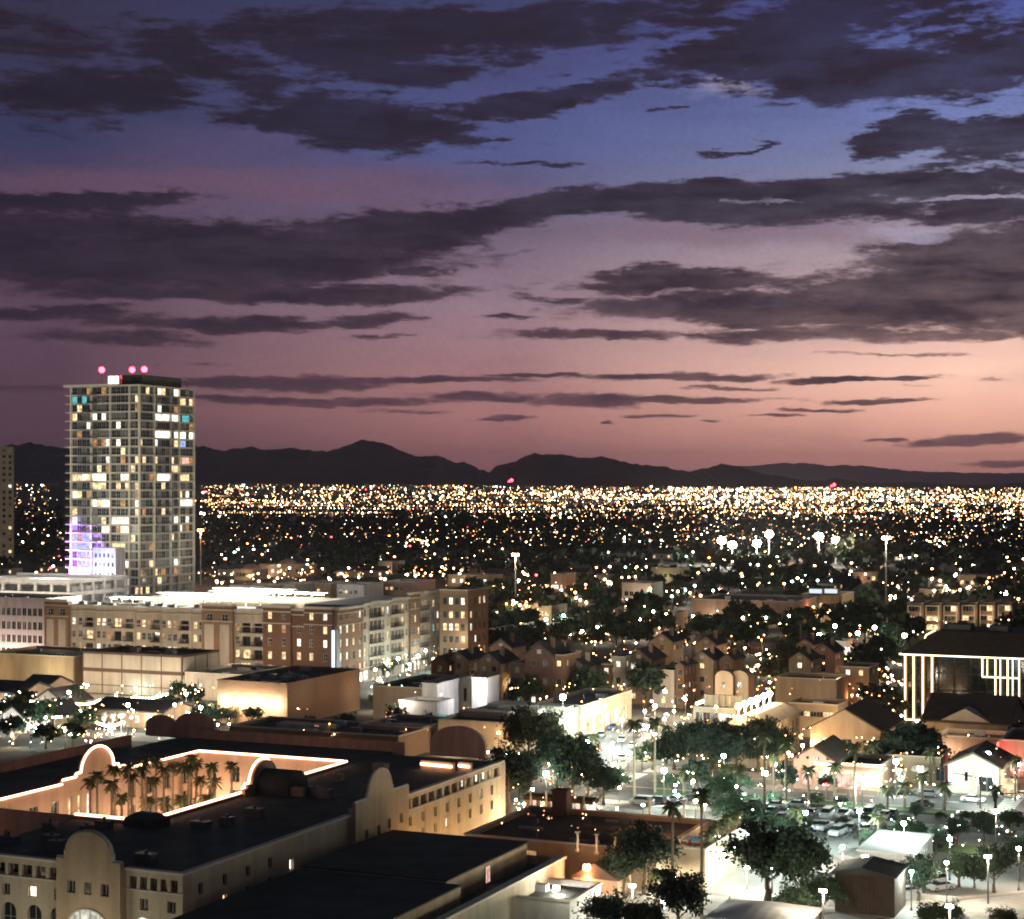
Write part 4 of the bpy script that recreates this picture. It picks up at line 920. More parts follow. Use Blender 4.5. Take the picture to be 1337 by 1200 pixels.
lamp('POINT', c0.t, (CFX+3.0-c0.cx, 171-c0.cy, 2.4), (1, .97, .88), 700, .3); lamp('POINT', c0.t, (CFX+7-c0.cx, 150-c0.cy, 4.0), (1, .95, .7), 380, .4); lamp('POINT', c0.t, (CFX+6-c0.cx, 165-c0.cy, 4.6), (1, .95, .72), 300, .4)
x_, y_ = at(744, 1178, 2.6)
an = Bld('annex', 'low annex with a dark flat roof and bright white end wall below the conference parapet', x_, y_, min(left_w(x_, y_, 655), 12), 9, 2.6, wall='white_wall', roof='roof_dark')
# gatehouse with the orange lamp
x_, y_ = at(806, 1150, 2.2)
gh = Bld('gatehouse', 'small gabled gatehouse lit by the big orange starry lamp', x_, y_, 5.2, 4.5, 2.2, wall='stucco_tan', roof=None, trim=False, par=0)
b = MB(); b.prism([(-2.9, 2.2), (2.9, 2.2), (0, 3.9)], 'y', -2.5, 2.5); gh.part('roof', b, 'roof_brown', False)
# ================================================================== POOL DECK
DH = 4.6; dx1, dy0 = -58.6, 187.6; dw, dd = 28.0, 16.5
dk = Bld('pool_deck_building', 'raised pool deck building with wall washed by three bright lamps', dx1, dy0, 4.6, dd, DH, wall='stucco', roof='paving', trimm='trim', par=.55)
dk2 = Bld('pool_deck_building', 'long raised terrace with pale posts and a cream edge left of the pool deck corner', dx1-4.62, dy0-3.0, dw-4.6, dd+3, DH, wall='stucco_tan', roof='roof_brown', trimm='trim', par=.5, fw=[(3, 2.2, 2, 2.6, 'glass'), (8, 2.2, 2, 2.6, 'win_amber')])
for i in range(3):
    Y = -dd/2+2.6+i*4.0; b = MB(); b.box(2.3, 2.65, Y-.2, Y+.2, 2.7, 2.95); wl = b.build('wall_lamp', M['bulb_white'], dk.t)
    lamp('SPOT', dk.t, (2.85, Y, 2.7), (1, .9, .7), 520, .15, spot_size=1.9, spot_blend=.6)
    lamp('POINT', dk.t, (3.5, Y, 2.2), (1, .93, .78), 60, .15)
posts = [(693,1050),(713,1050),(733,1050),(762,1057),(784,1057),(848,1060),(868,1062),(893,1066),(754,1106),(779,1109),(803,1111),(918,1058)]
for i, (px, py) in enumerate(posts):
    X, Y = at(px, py, DH); b = MB(); b.box(-.22, .22, -.22, .22, 0, .25); b.cyl(0, 0, .25, 2.1, .16, .14, 8); b.box(-.24, .24, -.24, .24, 2.1, 2.25)
    o = b.build('terrace_post', M['trim'], None, (X, Y, DH-.5 if i < 12 else 0)); tag(o, ['first','second','third','fourth','fifth','sixth','seventh','eighth','first','second','third','ninth'][i]+' pale post from the left along the '+('back' if i < 8 or i == 11 else 'front')+' edge of the terrace', 'post', 'pale posts on the pool terrace')
    lamp('POINT', o, (.5, -.9, .6), (1, .55, .28), 34, .1)
# terrace arcade of two tiers, left of the pool
ax0, ay0 = at(672, 1073, 2.5); ar = thing('pool_arcade', 'two tier arcade of warm lit openings left of the pool terrace', 'arcade', (ax0, ay0, 0))
for tier, (z0, yo, n_) in enumerate(((0, 0, 7), (2.7, 3.4, 6))):
    for i in range(n_):
        b = MB(); b.box(i*1.5, i*1.5+.35, yo, yo+.5, z0, z0+2.1); b.build('pier', M['stucco_tan'], ar)
        b = MB(); b.poly([(i*1.5+.35, yo+1.6, z0+.1), (i*1.5+1.5, yo+1.6, z0+.1), (i*1.5+1.5, yo+1.6, z0+1.9), (i*1.5+.35, yo+1.6, z0+1.9)]); b.build('lit_bay', M['win_pink' if (i+tier) % 3 else 'win_white'], ar)
    b = MB(); b.box(-.3, n_*1.5+.3, yo-.2, yo+2.2, z0+2.1, z0+2.6); b.build('lintel', M['roof_brown'], ar)
x_, y_ = at(802, 1082, DH+.9); rr = Bld('pavilion', 'pavilion with a flat pink tiled roof beside the pool', x_, y_, 4.4, 2.2, 1.0, wall='stucco_tan', roof='roof_tile', trimm='roof_tile', par=0, z0=DH-.5)
x_, y_ = at(740, 1034, 7.2); rr = Bld('chimney_tower', 'square brick chimney tower standing behind the arcade', x_, y_, 2.0, 1.6, 7.2, wall='brick', roof='roof_tile', trimm='brick')
x_, y_ = at(882, 1094, DH)
b = MB(); b.cyl(0, 0, 0, .35, 1.9, k=20); pl_ = b.build('pool', M['paving'], None, (-61.5, 193.5, DH-.5)); tag(pl_, 'round raised hot tub on the corner of the pool deck', 'hot tub')
b = MB(); b.cyl(0, 0, .36, .37, 1.6, k=20); b.build('water', M['water'], pl_)
for i in range(7):
    b = MB(); b.box(-.3, .3, -.85, .85, .22, .3); b.box(-.3, .3, .5, .62, .3, .75)
    for sx in (-.25, .25):
        for sy_ in (-.7, .6): b.box(sx-.03, sx+.03, sy_-.03, sy_+.03, 0, .22)
    o = b.build('sun_lounger', M['canvas_red' if i % 2 else 'canvas'], None, (dx1-1.4-(i % 2)*1.1, dy0+2.2+i*1.9, DH-.5), radians(90)); tag(o, ['white', 'red'][i % 2]+' sun lounger, '+['nearest the corner', 'second', 'third', 'fourth', 'fifth', 'sixth', 'farthest'][i]+' along the right parapet of the pool deck', 'sun lounger', 'loungers on the pool deck')
for i in range(2): lamp('POINT', dk2.t, (4+i*5.2, 5-(i % 2)*4, DH+1.4), (1, .5, .25), 170, .2)
lamp('POINT', dk.t, (-.5, 3, DH+1.6), (1, .62, .38), 330, .2); lamp('POINT', dk.t, (-1, -4, DH+1.4), (1, .62, .38), 200, .2)

# ================================================================== CONDO ROWS AND THE OLD TOWN
def condo(label, px, py, pl, hgt, d, wall, gab=True, roof='shingle', nfl=3, group='town houses behind the market hall', tab=LIVELY, cols=None):
    x, y = at(px, py, hgt); w = left_w(x, y, pl); cols = cols or max(1, int(w/2.6))
    k = Bld('town_house', label, x, y, w, d, hgt, wall=wall, roof=None if gab else roof, cat='house', par=0 if gab else .4, trim=not gab, group=group,
            fw=grid_wins(.4, w-.4, cols, [hgt*(j+.55)/nfl for j in range(nfl)], 1.0, 1.25, tab), sw=grid_wins(.5, d-.5, 3, [hgt*(j+.55)/nfl for j in range(nfl)], .9, 1.2, tab))
    if gab:
        b = MB(); r = w*.36; b.prism([(-w/2, hgt), (w/2, hgt), (0, hgt+r)], 'y', -d/2, d/2); k.part('gable', b, wall, False)
        for sg in (-1, 1):
            b = MB(); n_ = np.array((r, w/2)); n_ = n_/np.linalg.norm(n_)*.22
            b.prism([(sg*(w/2+.3), hgt-.3*r/(w/2)+.01), (0, hgt+r+.01), (0, hgt+r+.25), (sg*(w/2+.3), hgt-.3*r/(w/2)+.26)], 'y', -d/2-.35, d/2+.35); k.part('roof', b, roof, False)
        b = MB(); b.box(w*.22-.35, w*.22+.35, -1, 0, hgt, hgt+r+1.1); k.part('chimney', b, wall, False)
        if w > 4: b = MB(); b.box(-.45, .45, -d/2-.06, -d/2-.004, hgt+.25, hgt+r*.5); k.part('vent', b, 'frame_white', False)
    return k
CONDOS = [
 ('tan gabled town house with two lit windows just right of the apartment block', 612,862,585,8.5,9,'stucco_tan',True),
 ('brick town house with a dark roof tucked between two tan gables', 584,866,563,8,8,'brick',True),
 ('tan town house behind the white building with a porch lamp', 654,866,622,8.5,9,'stucco_tan',True),
 ('tan front house with tall lit bay left of the big brick gable', 685,867,666,8.5,7,'stucco_tan',False),
 ('tall brick town house with gabled top and two lit windows', 722,856,686,11,9,'brick',True),
 ('brown brick house joined to the right of the tall brick gable', 737,856,722,11,9,'brick_brown',False),
 ('cream house with dark roof right of the brown brick one', 766,872,738,8,9,'stucco',True),
 ('narrow brick house lit by garden lamps at its foot', 797,868,786,8.5,8,'brick',False),
 ('cream flat topped house next to the pointed brick gable', 816,858,798,10,8,'cream',False),
 ('brown house with pointed gable and one glowing balcony window', 851,862,817,9.2,9,'brick_brown',True),
 ('cream house with a lean dark roof right of the pointed gable', 880,876,852,7.5,9,'cream',False),
 ('narrow brick house with white chimney pots', 893,870,882,8.5,8,'brick',True),
 ('dim tan gabled house behind the floodlit garden', 931,862,902,8.5,9,'stucco_tan',True),
 ('brick house with tall chimney left of the two arched towers', 958,862,940,8.5,8,'brick',True),
 ('dark brown house in the second row behind the brick gable', 668,846,640,10,8,'brick_brown',True),
 ('small brick house in the second row with one attic window lit', 716,846,694,10.5,8,'brick',True),
 ('dim tan house in the second row above the cream flats', 878,838,850,9.5,8,'stucco_tan',True),
 ('dark gabled house in the second row behind the tan gable', 936,842,908,9.5,8,'stucco_tan',True),
 ('dim brown gabled house beside the palm left of the rope lit tower', 1058,862,1030,8,9,'stucco_tan',True),
 ('orange lit end wall house with a dark roof at the street corner', 1090,852,1060,8,9,'stucco_pink',True),
 ('dark two storey house with two small glowing windows', 1135,872,1096,7.5,9,'stucco_tan',False),
 ('small pink gabled house on the lane behind the old town', 1062,842,1040,7.5,8,'stucco_pink',True),
]
for lb_, px, py, pl, hh, d, wl, gb in CONDOS: condo(lb_, px, py, pl, hh, d, wl, gb)
cl = [(-2, 4, 1.0), ]
for px, py, pw_, c_ in ((600,880,700,(1,.7,.4)),(640,884,900,(1,.7,.42)),(676,880,700,(1,.6,.35)),(712,882,1000,(1,.6,.35)),(748,886,600,(1,.75,.5)),(786,884,900,(1,.6,.3)),(806,878,700,(1,.8,.55)),(834,878,800,(1,.62,.35)),(866,886,500,(1,.8,.55)),(900,882,800,(1,.75,.5)),(925,876,1500,(1,.85,.65)),(950,880,700,(1,.65,.4)),(1046,880,900,(1,.6,.3)),(1080,872,900,(1,.5,.25)),(1112,884,350,(1,.6,.3))):
    X, Y = at(px, py, 2.2); lamp('POINT', None, (X, Y-1, 2.2), c_, pw_*.55, .3)
# arcade with lit shops under the condos
x_, y_ = at(737, 889, 3.6); pa = Bld('shop_row', 'single storey shop row with bright white windows under the brick town houses', x_, y_, left_w(x_, y_, 640), 5, 3.6, wall='brick_brown', roof='roof_brown', fw=grid_wins(.3, left_w(x_, y_, 640)-.3, 8, (1.6,), 1.9, 2.0, (('win_bright', .75), ('win_white', .25))))
for i in range(3): lamp('POINT', pa.t, (-7+i*7, -6, 3), (1, .93, .82), 900, .3)
# two arched pavilions
for px, w_, lb_ in ((957, 3.6, 'left round topped brown pavilion on the restaurant roof'), (977, 3.6, 'right round topped brown pavilion on the restaurant roof')):
    x_, y_ = at(px, 885, 8.0); k = Bld('pavilion', lb_, x_, y_, w_, 4, 8, wall='stucco_tan', roof=None, par=0, trim=False, fw=[(w_/2, 6.6, .9, 1.1, 'glass')])
    b = MB(); b.prism([(-w_/2, 8), (w_/2, 8)]+[(w_/2*cos(a), 8+1.3*sin(a)) for a in np.linspace(0, pi, 9)][1:-1], 'y', -2, 2); k.part('arched_roof', b, 'stucco_tan', False)
# restaurant with burning bright roof edges
def hip(k, hgt, rise, mat, over=.5, inset=None):
    w, d = k.w, k.d; q = inset or min(w, d)/2*.8; b = MB(); b.frus(-w/2-over, w/2+over, -d/2-over, d/2+over, hgt, -w/2+q, w/2-q, -d/2+q, d/2-q, hgt+rise); return k.part('roof', b, mat, False)
x_, y_ = at(1001, 950, 6.6); rs_ = Bld('restaurant', 'two storey tan restaurant with its pale hipped roof in full floodlight', x_, y_, left_w(x_, y_, 950), back_d(x_, y_, 1044), 6.6, wall='stucco', roof=None, par=0, trim=True,
    fw=grid_wins(.4, left_w(x_, y_, 950)-.4, 4, (2.2, 5.0), 1.2, 1.5, LIVELY), sw=grid_wins(.5, back_d(x_, y_, 1044)-.5, 8, (2.0, 4.9), 1.1, 1.7, (('glass', .8), ('win_warm', .2))))
hip(rs_, 6.8, 1.5, 'cream', inset=2.2)
for i in range(6):
    Y = -rs_.d/2+1+i*(rs_.d-2)/5; b = MB(); b.rod((-rs_.w/2+1.5, Y, 8.2), (-rs_.w/2+1.5, Y, 9.3), .08, 5); b.ball(-rs_.w/2+1.5, Y, 9.6, .5); b.build('flood_light', M['bulb_warm'], rs_.t); lamp('POINT', rs_.t, (-rs_.w/2+2.2, Y-.6, 10.2), (1, .72, .42), 1300, .3)
for i in range(4): lamp('POINT', rs_.t, (rs_.w/2+5, -rs_.d/2+3+i*6.5, 3), (1, .62, .3), 700, .3)
x_, y_ = at(960, 926, 6.2); r2 = Bld('restaurant', 'flat roofed restaurant whose left roof edge burns as one long white line', x_, y_, left_w(x_, y_, 905), back_d(x_, y_, 985), 6.2, wall='stucco', roof='roof_brown', fw=grid_wins(.4, left_w(x_, y_, 905)-.4, 5, (2.0, 4.6), 1.3, 1.6, LIVELY))
b = MB(); b.box(-r2.w/2-.2, -r2.w/2+.25, -r2.d/2+2, r2.d/2-1, 6.4, 6.75); b.build('tube_light', em('tube_glow', (1, .78, .55), 16, True), r2.t)
b = MB(); b.box(r2.w/2-6, r2.w/2+1, -r2.d/2+1, -r2.d/2+1.5, 6.4, 8.4)
for i in range(6): b.box(r2.w/2-5.8+i*1.1, r2.w/2-5.4+i*1.1, -r2.d/2+.7, -r2.d/2+.99, 6.4, 8.4)
b.build('loggia', M['stucco'], r2.t)
for i in range(5): lamp('POINT', r2.t, (-r2.w/2-6, -r2.d/2+2+i*6, 5), (1, .8, .6), 1500, .3)
# string of bulbs on the restaurant terrace
st_ = thing('string_lights', 'row of warm bulbs strung along the restaurant terrace roof', 'string lights', (*at(944, 934, 5.2), 5.2))
for i in range(17): b = MB(); b.ball(0, 0, 0, .2, k=6, h=4); b.build('bulb', M['string_bulb'], st_, (i*.62, -.28*i*0, -.12*sin(pi*i/16)))
b = MB(); b.path([(i*.62, 0, .18-.12*sin(pi*i/16)) for i in range(17)], .02, 4); b.build('wire', M['rubber'], st_)
# tan buildings between the restaurant and the rope-lit tower
x_, y_ = at(1094, 921, 6); k = Bld('low_building', 'tan flat building with a long lit window band right of the floodlit restaurant', x_, y_, left_w(x_, y_, 1030), 8, 6, wall='stucco_tan', roof='roof_brown', fw=grid_wins(.4, left_w(x_, y_, 1030)-.4, 7, (4.2,), 1.3, 1.0, (('glass', .6), ('win_warm', .4))))
lamp('POINT', k.t, (6, -7, 3), (1, .6, .35), 900, .3); lamp('POINT', k.t, (12, -5, 6.5), (1, .85, .65), 900, .3)
x_, y_ = at(1092, 888, 6.2); k = Bld('low_building', 'dim terrace building with a warm lamp on its flat roof', x_, y_, left_w(x_, y_, 1012), 10, 6.2, wall='stucco_tan', roof='roof_brown'); lamp('POINT', k.t, (6, -3, 8), (1, .8, .5), 700, .3)
def gabled(name, label, px, py, pl, pr, hgt, wall, rise, roof='shingle', axis='y', **kw):
    x, y = at(px, py, hgt); w = left_w(x, y, pl); d = pr[0] if isinstance(pr, tuple) else back_d(x, y, pr)
    k = Bld(name, label, x, y, w, d, hgt, wall=wall, roof=None, par=0, trim=False, **kw)
    b = MB()
    if axis == 'y':
        b.prism([(-w/2, hgt), (w/2, hgt), (0, hgt+rise)], 'y', -d/2, d/2); k.part('gable', b, wall, False)
        for sg in (-1, 1): b = MB(); b.prism([(sg*(w/2+.6), hgt-.6*rise/(w/2)+.01), (0, hgt+rise+.01), (0, hgt+rise+.28), (sg*(w/2+.6), hgt-.6*rise/(w/2)+.3)], 'y', -d/2-.5, d/2+.5); k.part('roof', b, roof, False)
    else:
        b.prism([(-d/2, hgt), (d/2, hgt), (0, hgt+rise)], 'x', -w/2, w/2); k.part('gable', b, wall, False)
        for sg in (-1, 1): b = MB(); b.prism([(sg*(d/2+.6), hgt-.6*rise/(d/2)+.01), (0, hgt+rise+.01), (0, hgt+rise+.28), (sg*(d/2+.6), hgt-.6*rise/(d/2)+.3)], 'x', -w/2-.5, w/2+.5); k.part('roof', b, roof, False)
    return k
k = gabled('church_hall', 'wide tan hall under a dark hipped gable in front of the rope lit tower', 1150, 955, 1058, (16,), 5.6, 'stucco_tan', 3.2, 'roof_brown', fw=grid_wins(1, 11, 3, (3.2,), 1.6, 1.8))
lamp('POINT', k.t, (-k.w/2+3, -k.d/2-7, 3.5), (1, .66, .4), 500, .3); lamp('POINT', k.t, (k.w/2-4, -k.d/2-7, 4), (1, .66, .4), 300, .3)
k = gabled('hall', 'dark roofed hall with a small lit gable below the rope lit tower', 1316, 946, 1206, (20,), 5.0, 'stucco_tan', 3.4, 'roof_brown', axis='x')
b = MB(); b.prism([(-4.5, 5), (4.5, 5), (0, 7.3)], 'y', -k.d/2-.3, -k.d/2+4); k.part('dormer', b, 'cream', False); lamp('POINT', k.t, (0, -k.d/2-7, 6.5), (1, .78, .5), 500, .3); lamp('POINT', k.t, (7, -k.d/2-9, 4), (1, .6, .4), 500, .3)
k = bpix('shop_building', 'brown flat roofed row below the dark hall at the right edge', (1316, 966, 4.2), 1225, (9,), wall='stucco_pink', roof='roof_brown')
# rope-lit tower
rx_, ry_ = at(1182, 853, 13.2); RW = 36.0
rt = thing('office_tower', 'dark glass office block outlined in strings of warm white rope light', 'office block', (rx_, ry_, 0))
b = MB(); b.box(-.3, RW, .3, 24, 0, 13); b.build('wall', M['roof_dark'], rt)
def rpx(px): return -left_w(rx_, ry_, px)
cols = [rpx(p) for p in (1183, 1194, 1206, 1218)]
for i in range(12):
    for j in range(4):
        a = .3+i*(RW-.6)/12; put('window', win_mesh((RW-.6)/12-.15, 3.0, 'glass', 'rail', (1, 1)), rt, (a+(RW-.6)/24, .22, 1.8+j*3.15))
b = MB(); b.frus(-1, RW+1, -1, 25, 13.2, 5, RW-4, 6, 20, 17.2); b.box(-.9, RW+.9, -.9, 24.9, 13.0, 13.19); b.build('roof', M['roof_brown'], rt)
for (a, c) in ((6, 11), (14.5, 18), (21.5, 26)): b = MB(); b.box(a, c, 7, 12, 17.2, 18.4); b.build('roof_unit', M['roof_dark'], rt)
def rop(pts, r=.10): b = MB(); b.path(pts, r, 5); b.build('rope_light', M['rope'], rt)
for c in cols:
    b = MB(); b.box(c-.3, c+.3, -.75, .2, 0, 12.9); b.build('column', M['stucco_tan'], rt); rop([(c, -.95, .8), (c, -.95, 13)])
rop([(-.9, -1.15, 13.1), (RW+1, -1.15, 13.1)]); rop([(-.9, -1.15, 13.1), (2.6, 3.5, 14.8), (3.0, 5, 16.4), (4.6, 6, 17.3)])
rop([(cols[0], -.98, .8), (cols[-1], -.98, .8)])
q = [rpx(p) for p in (1283, 1300, 1316, 1331)]
for x0, x1 in ((q[0], q[3]),):
    rop([(x0, -.4, 13), (x0, -.4, 9.4), (x1, -.4, 9.4)]); rop([(q[1], -.4, 9.4), (q[1], -.4, 5.7), (x1, -.4, 5.7)])
rop([(q[2], -.4, 13), (q[2], -.4, 3)]); rop([(q[1], -.4, 13), (q[1], -.4, 9.4)]); rop([(q[3], -.4, 13), (q[3], -.4, 2.5)]); rop([(q[2]+.5, -.4, 5.7), (q[2]+.5, -.4, 2.5)])
for s_ in (.9, ):
    for c in (q[0], q[1], q[2]): rop([(c+s_, -.42, 12.8), (c+s_, -.42, 9.6)], .06)
    for c in (q[1], q[2]): rop([(c+s_, -.42, 9.2), (c+s_, -.42, 5.9)], .06)
# ================================================================== SHOP FRONTS ON THE CROSS STREET
k = gabled('shop_building', 'pink lit shop with a rounded gable front facing the cross street', 1089, 994, 1036, (12,), 4.4, 'stucco_pink', 1.9, 'roof_brown', fw=[(2, 1.7, 1.7, 2.2, 'win_pink'), (4.6, 1.7, 1.7, 2.2, 'win_bright'), (7.2, 1.7, 1.7, 2.2, 'win_pink'), (4.6, 3.9, 3.4, .6, 'sign_white')])
for i in range(4): b = MB(); b.box(-2.6+i*1.5, -2.2+i*1.5, -k.d/2-.06, -k.d/2-.004, 4.5, 4.9); k.part('vent', b, 'glass', False)
for i in range(3): lamp('POINT', k.t, (-3.4+i*3.4, -k.d/2-2.2, 3.4), (1, .72, .52), 420, .2)
k = bpix('shop_building', 'row of glowing shop windows with flat pink roof right of the gabled shop', (1150, 1000, 3.8), 1090, (10,), wall='stucco_pink', roof='roof_brown', fw=grid_wins(.3, left_w(*at(1150, 1000, 3.8), 1090)-.3, 6, (1.6,), 1.35, 2.1, (('win_pink', .4), ('win_bright', .6))))
for i in range(4): lamp('POINT', k.t, (-4+i*3.1, -k.d/2-2.3, 3.2), (1, .68, .45), 380, .2)
b = MB(); b.prism([(-k.d/2-1.6, 2.7), (-k.d/2-.01, 3.3), (-k.d/2-.01, 3.42), (-k.d/2-1.6, 2.8)], 'x', -k.w/2, k.w/2); k.part('awning', b, 'stucco_pink', False)  # pinkish glow of the shop fronts is put into the awning's colour
k = gabled('shop_building', 'cream shop with a shallow gable beside the crossing', 1304, 1002, 1238, (12,), 4.2, 'cream', 1.8, 'roof_brown', fw=[(2.2, 1.6, 2, 2.2, 'win_white'), (5.5, 1.6, 2, 2.2, 'glass'), (8.8, 1.6, 2, 2.2, 'win_warm')])
for i in range(2): lamp('POINT', k.t, (-3+i*6, -k.d/2-3.2, 3.4), (.85, 1, .9), 600, .2)
k = bpix('shop_building', 'dark single storey shop half hidden behind the pale bare trees', (1228, 990, 4.0), 1158, (9,), wall='stucco_tan', roof='roof_dark', fw=[(2, 1.6, 1.2, 2.2, 'glass'), (5, 1.6, 1.2, 2.2, 'win_bright'), (8, 1.6, 1.4, 2.2, 'glass')])
k = bpix('shop_building', 'tall corner shop with a burning red neon sign at the right edge', (1375, 970, 5.5), 1306, (14,), wall='stucco_pink', roof='roof_brown', fw=grid_wins(.3, 9, 4, (1.7,), 1.5, 2.2, (('win_pink', .7), ('win_bright', .3))))
b = MB(); b.box(-k.w/2-.3, -k.w/2-.15, -k.d/2-1.4, -k.d/2-.1, 2.6, 5.2); b.build('neon_sign', M['neon_red'], k.t); lamp('POINT', k.t, (-k.w/2+1, -k.d/2-3, 3), (1, .3, .25), 260, .3); lamp('POINT', k.t, (-k.w/2+4, -k.d/2-4, 3), (1, .6, .45), 700, .3)
# ================================================================== LOT BUILDINGS: shed, tents, booth
x_, y_ = at(1168, 1146, 4.2)
hut = Bld('storage_shed', 'tall dark ribbed metal shed beside the white canopies', x_, y_, left_w(x_, y_, 1090), 6, 4.2, wall='roof_brown', roof=None, par=0, trim=False)
for i in range(14): b = MB(); a = -hut.w/2+.2+i*(hut.w-.4)/14; b.box(a, a+.12, -hut.d/2-.08, -hut.d/2-.004, .1, 4.1); hut.part('rib', b, 'roof_brown', False)
b = MB(); b.prism([(-hut.w/2-.4, 4.2), (hut.w/2+.3, 4.2), (hut.w/2+.3, 4.3), (-.3, 5.0), (-hut.w/2-.4, 4.3)], 'y', -hut.d/2-.4, hut.d/2+.2); hut.part('roof', b, 'roof_dark', False)
def tent(label, px, py, hgt, w, d, arch=True):
    X, Y = at(px, py, hgt); t = thing('canopy_tent', label, 'canopy', (X, Y, 0), 0, 'white canopies in the car park')
    b = MB()
    pr = [(-w/2, hgt-.9)]+[(w/2*cos(a), hgt-.9+(.9 if arch else .5)*sin(a)) for a in np.linspace(pi, 0, 9)]+[(w/2, hgt-.9)]
    pr2 = [(p[0], p[1]+.06) for p in pr[1:-1]]
    b.prism([(-w/2, hgt-.95), (w/2, hgt-.95)]+pr2[::-1], 'y', -d/2, d/2); b.build('canvas_roof', M['canvas'], t)
    for sx in (-1, 1):
        for sy_ in (-1, 1): b = MB(); b.cyl(sx*(w/2-.1), sy_*(d/2-.1), 0, hgt-.95, .05, k=6); b.build('leg', M['metal_pale'], t)
    return t
tent('white barrel canopy at the left end of the tent row', 1075, 1122, 2.6, 3.4, 4.5); tent('white barrel canopy second from the left in the tent row', 1107, 1112, 2.6, 3.4, 4.5)
x_, y_ = at(1192, 1117, 2.6); bo = Bld('portable_building', 'long white portable building with dark square windows behind the shed', x_, y_, 6.4, 12.5, 2.6, wall='white_wall', roof='canvas', trimm='canvas', par=0, sw=[(1.5+i*1.4, 1.7, .6, .5, 'glass') for i in range(7)], fw=[(4.0, 1.7, .6, .5, 'glass'), (5.2, 1.7, .6, .5, 'glass')])
x_, y_ = at(1000, 1189, 2.8); tn = thing('shade_canopy', 'broad white shade canopy cut by the bottom edge of the picture', 'canopy', (x_, y_, 0))
b = MB(); nx, ny = 10, 8
for i in range(nx):
    for j in range(ny):
        f = lambda a, c: (-5+a, -5+c*1.1, 2.7+.9*sin(pi*a/nx)*sin(pi*(c+.6)/(ny+1)))
        b.poly([f(i, j), f(i+1, j), f(i+1, j+1), f(i, j+1)])
b.build('canvas_roof', M['canvas'], tn)
for sx, sy_ in ((-4.8, -4.8), (4.8, -4.8), (-4.8, 3.6), (4.8, 3.6)): b = MB(); b.cyl(sx, sy_, 0, 3.0, .08, k=6); b.build('leg', M['metal_pale'], tn)
# service wall right of the conference wing
x_, y_ = at(806, 1170, 1.5); b = MB(); b.box(-10.5, 0, 0, .35, 0, 1.5); o = b.build('garden_wall', M['white_wall'], None, (x_, y_, 0)); tag(o, 'low white wall burning bright in front of the gatehouse', 'wall')
x_, y_ = at(1337, 1148, .9); 
b = MB(); b.box(-12, 0, 0, .3, 0, .7); b.build('wall', M['concrete'], None, at(1250, 1180, 0)+(0,)); 
tag(bpy.context.scene.objects['wall'] if False else COL.objects[-1], 'short concrete wall on the pale lane at the lower right', 'wall')
# ================================================================== VEGETATION
def quads(P, U, V, mat, name):
    n = len(P); v = np.stack([P-U-V, P+U-V, P+U+V, P-U+V], 1).reshape(-1, 3)
    me = bpy.data.meshes.new(name); me.vertices.add(4*n); me.loops.add(4*n); me.polygons.add(n)
    me.vertices.foreach_set('co', v.ravel()); me.loops.foreach_set('vertex_index', np.arange(4*n)); me.polygons.foreach_set('loop_start', np.arange(0, 4*n, 4)); me.polygons.foreach_set('loop_total', np.full(n, 4))
    me.materials.append(mat); me.update(); return me
def rnd_frames(n, size, rs):
    a = rs.randn(n, 3); a /= np.linalg.norm(a, axis=1)[:, None]; c = rs.randn(n, 3); c = np.cross(a, c); c /= np.linalg.norm(c, axis=1)[:, None]
    s = (size*rs.uniform(.6, 1.3, n))[:, None]; return a*s, c*s*rs.uniform(.4, .9, n)[:, None]
def crown_pts(R, Hc, z0, nc, nl, rs, flat=.0):
    d = rs.randn(nc, 3); d /= np.linalg.norm(d, axis=1)[:, None]; d[:, 2] = np.abs(d[:, 2])*1.0-.35*(rs.rand(nc) < .5); lob = rs.randn(5, 3); lob /= np.linalg.norm(lob, axis=1)[:, None]; d = d*(.68+.55*np.clip((d@lob.T).max(1), 0, 1))[:, None]
    rr = rs.uniform(.45, 1.0, nc)[:, None]; C = d*rr*np.array([R*.85, R*.85, Hc*.5]); C[:, 2] += z0+Hc*.45
    C[:, :2] += rs.randn(nc, 2)*R*.13; C[:, 2] += rs.randn(nc)*Hc*.06
    P = np.repeat(C, nl, 0)+rs.randn(nc*nl, 3)*np.array([R*.15, R*.15, Hc*.08])*np.repeat(rs.uniform(.5, 1.35, nc), nl)[:, None]; return P
def crown_mesh(seed, R, Hc, z0, nc, nl, leaf, mat):
    rs = np.random.RandomState(seed); P = crown_pts(R, Hc, z0, nc, nl, rs); U, V = rnd_frames(len(P), leaf, rs); return quads(P, U, V, mat, 'crown')
def trunk_mesh(seed, h, r, R, Hc, mat, limbs=6):
    rs = random.Random(seed); b = MB(); b.cyl(0, 0, 0, h*.55, r*1.35, r*.9, 8, x1=rs.uniform(-.1, .1), y1=rs.uniform(-.1, .1)); b.cyl(0, 0, h*.5, h+Hc*.5, r*.85, r*.2, 7, x1=rs.uniform(-.3, .3))
    for i in range(limbs):
        a = 2*pi*i/limbs+rs.random(); z = h*.6+rs.random()*Hc*.2; q = (R*.55*cos(a), R*.55*sin(a), z+Hc*.35+rs.random()*.6)
        b.rod((0, 0, z), q, r*.3, 5); b.rod(q, (q[0]*1.35+rs.uniform(-.3, .3), q[1]*1.35, q[2]+Hc*.2), r*.16, 4)
    return b.mesh('trunk', [mat])
BIG = [(crown_mesh(20+i, 3.4, 5.2, 2.2, 64, 80, .145, LEAF[i % 4]), trunk_mesh(20+i, 2.6, .26, 3.2, 5, M['bark'])) for i in range(4)]
MID = [(crown_mesh(40+i, 3.2, 4.6, 1.6, 40, 26, .3, LEAF[i % 4]), trunk_mesh(40+i, 2.0, .24, 3.0, 4.4, M['bark'], 4)) for i in range(5)]
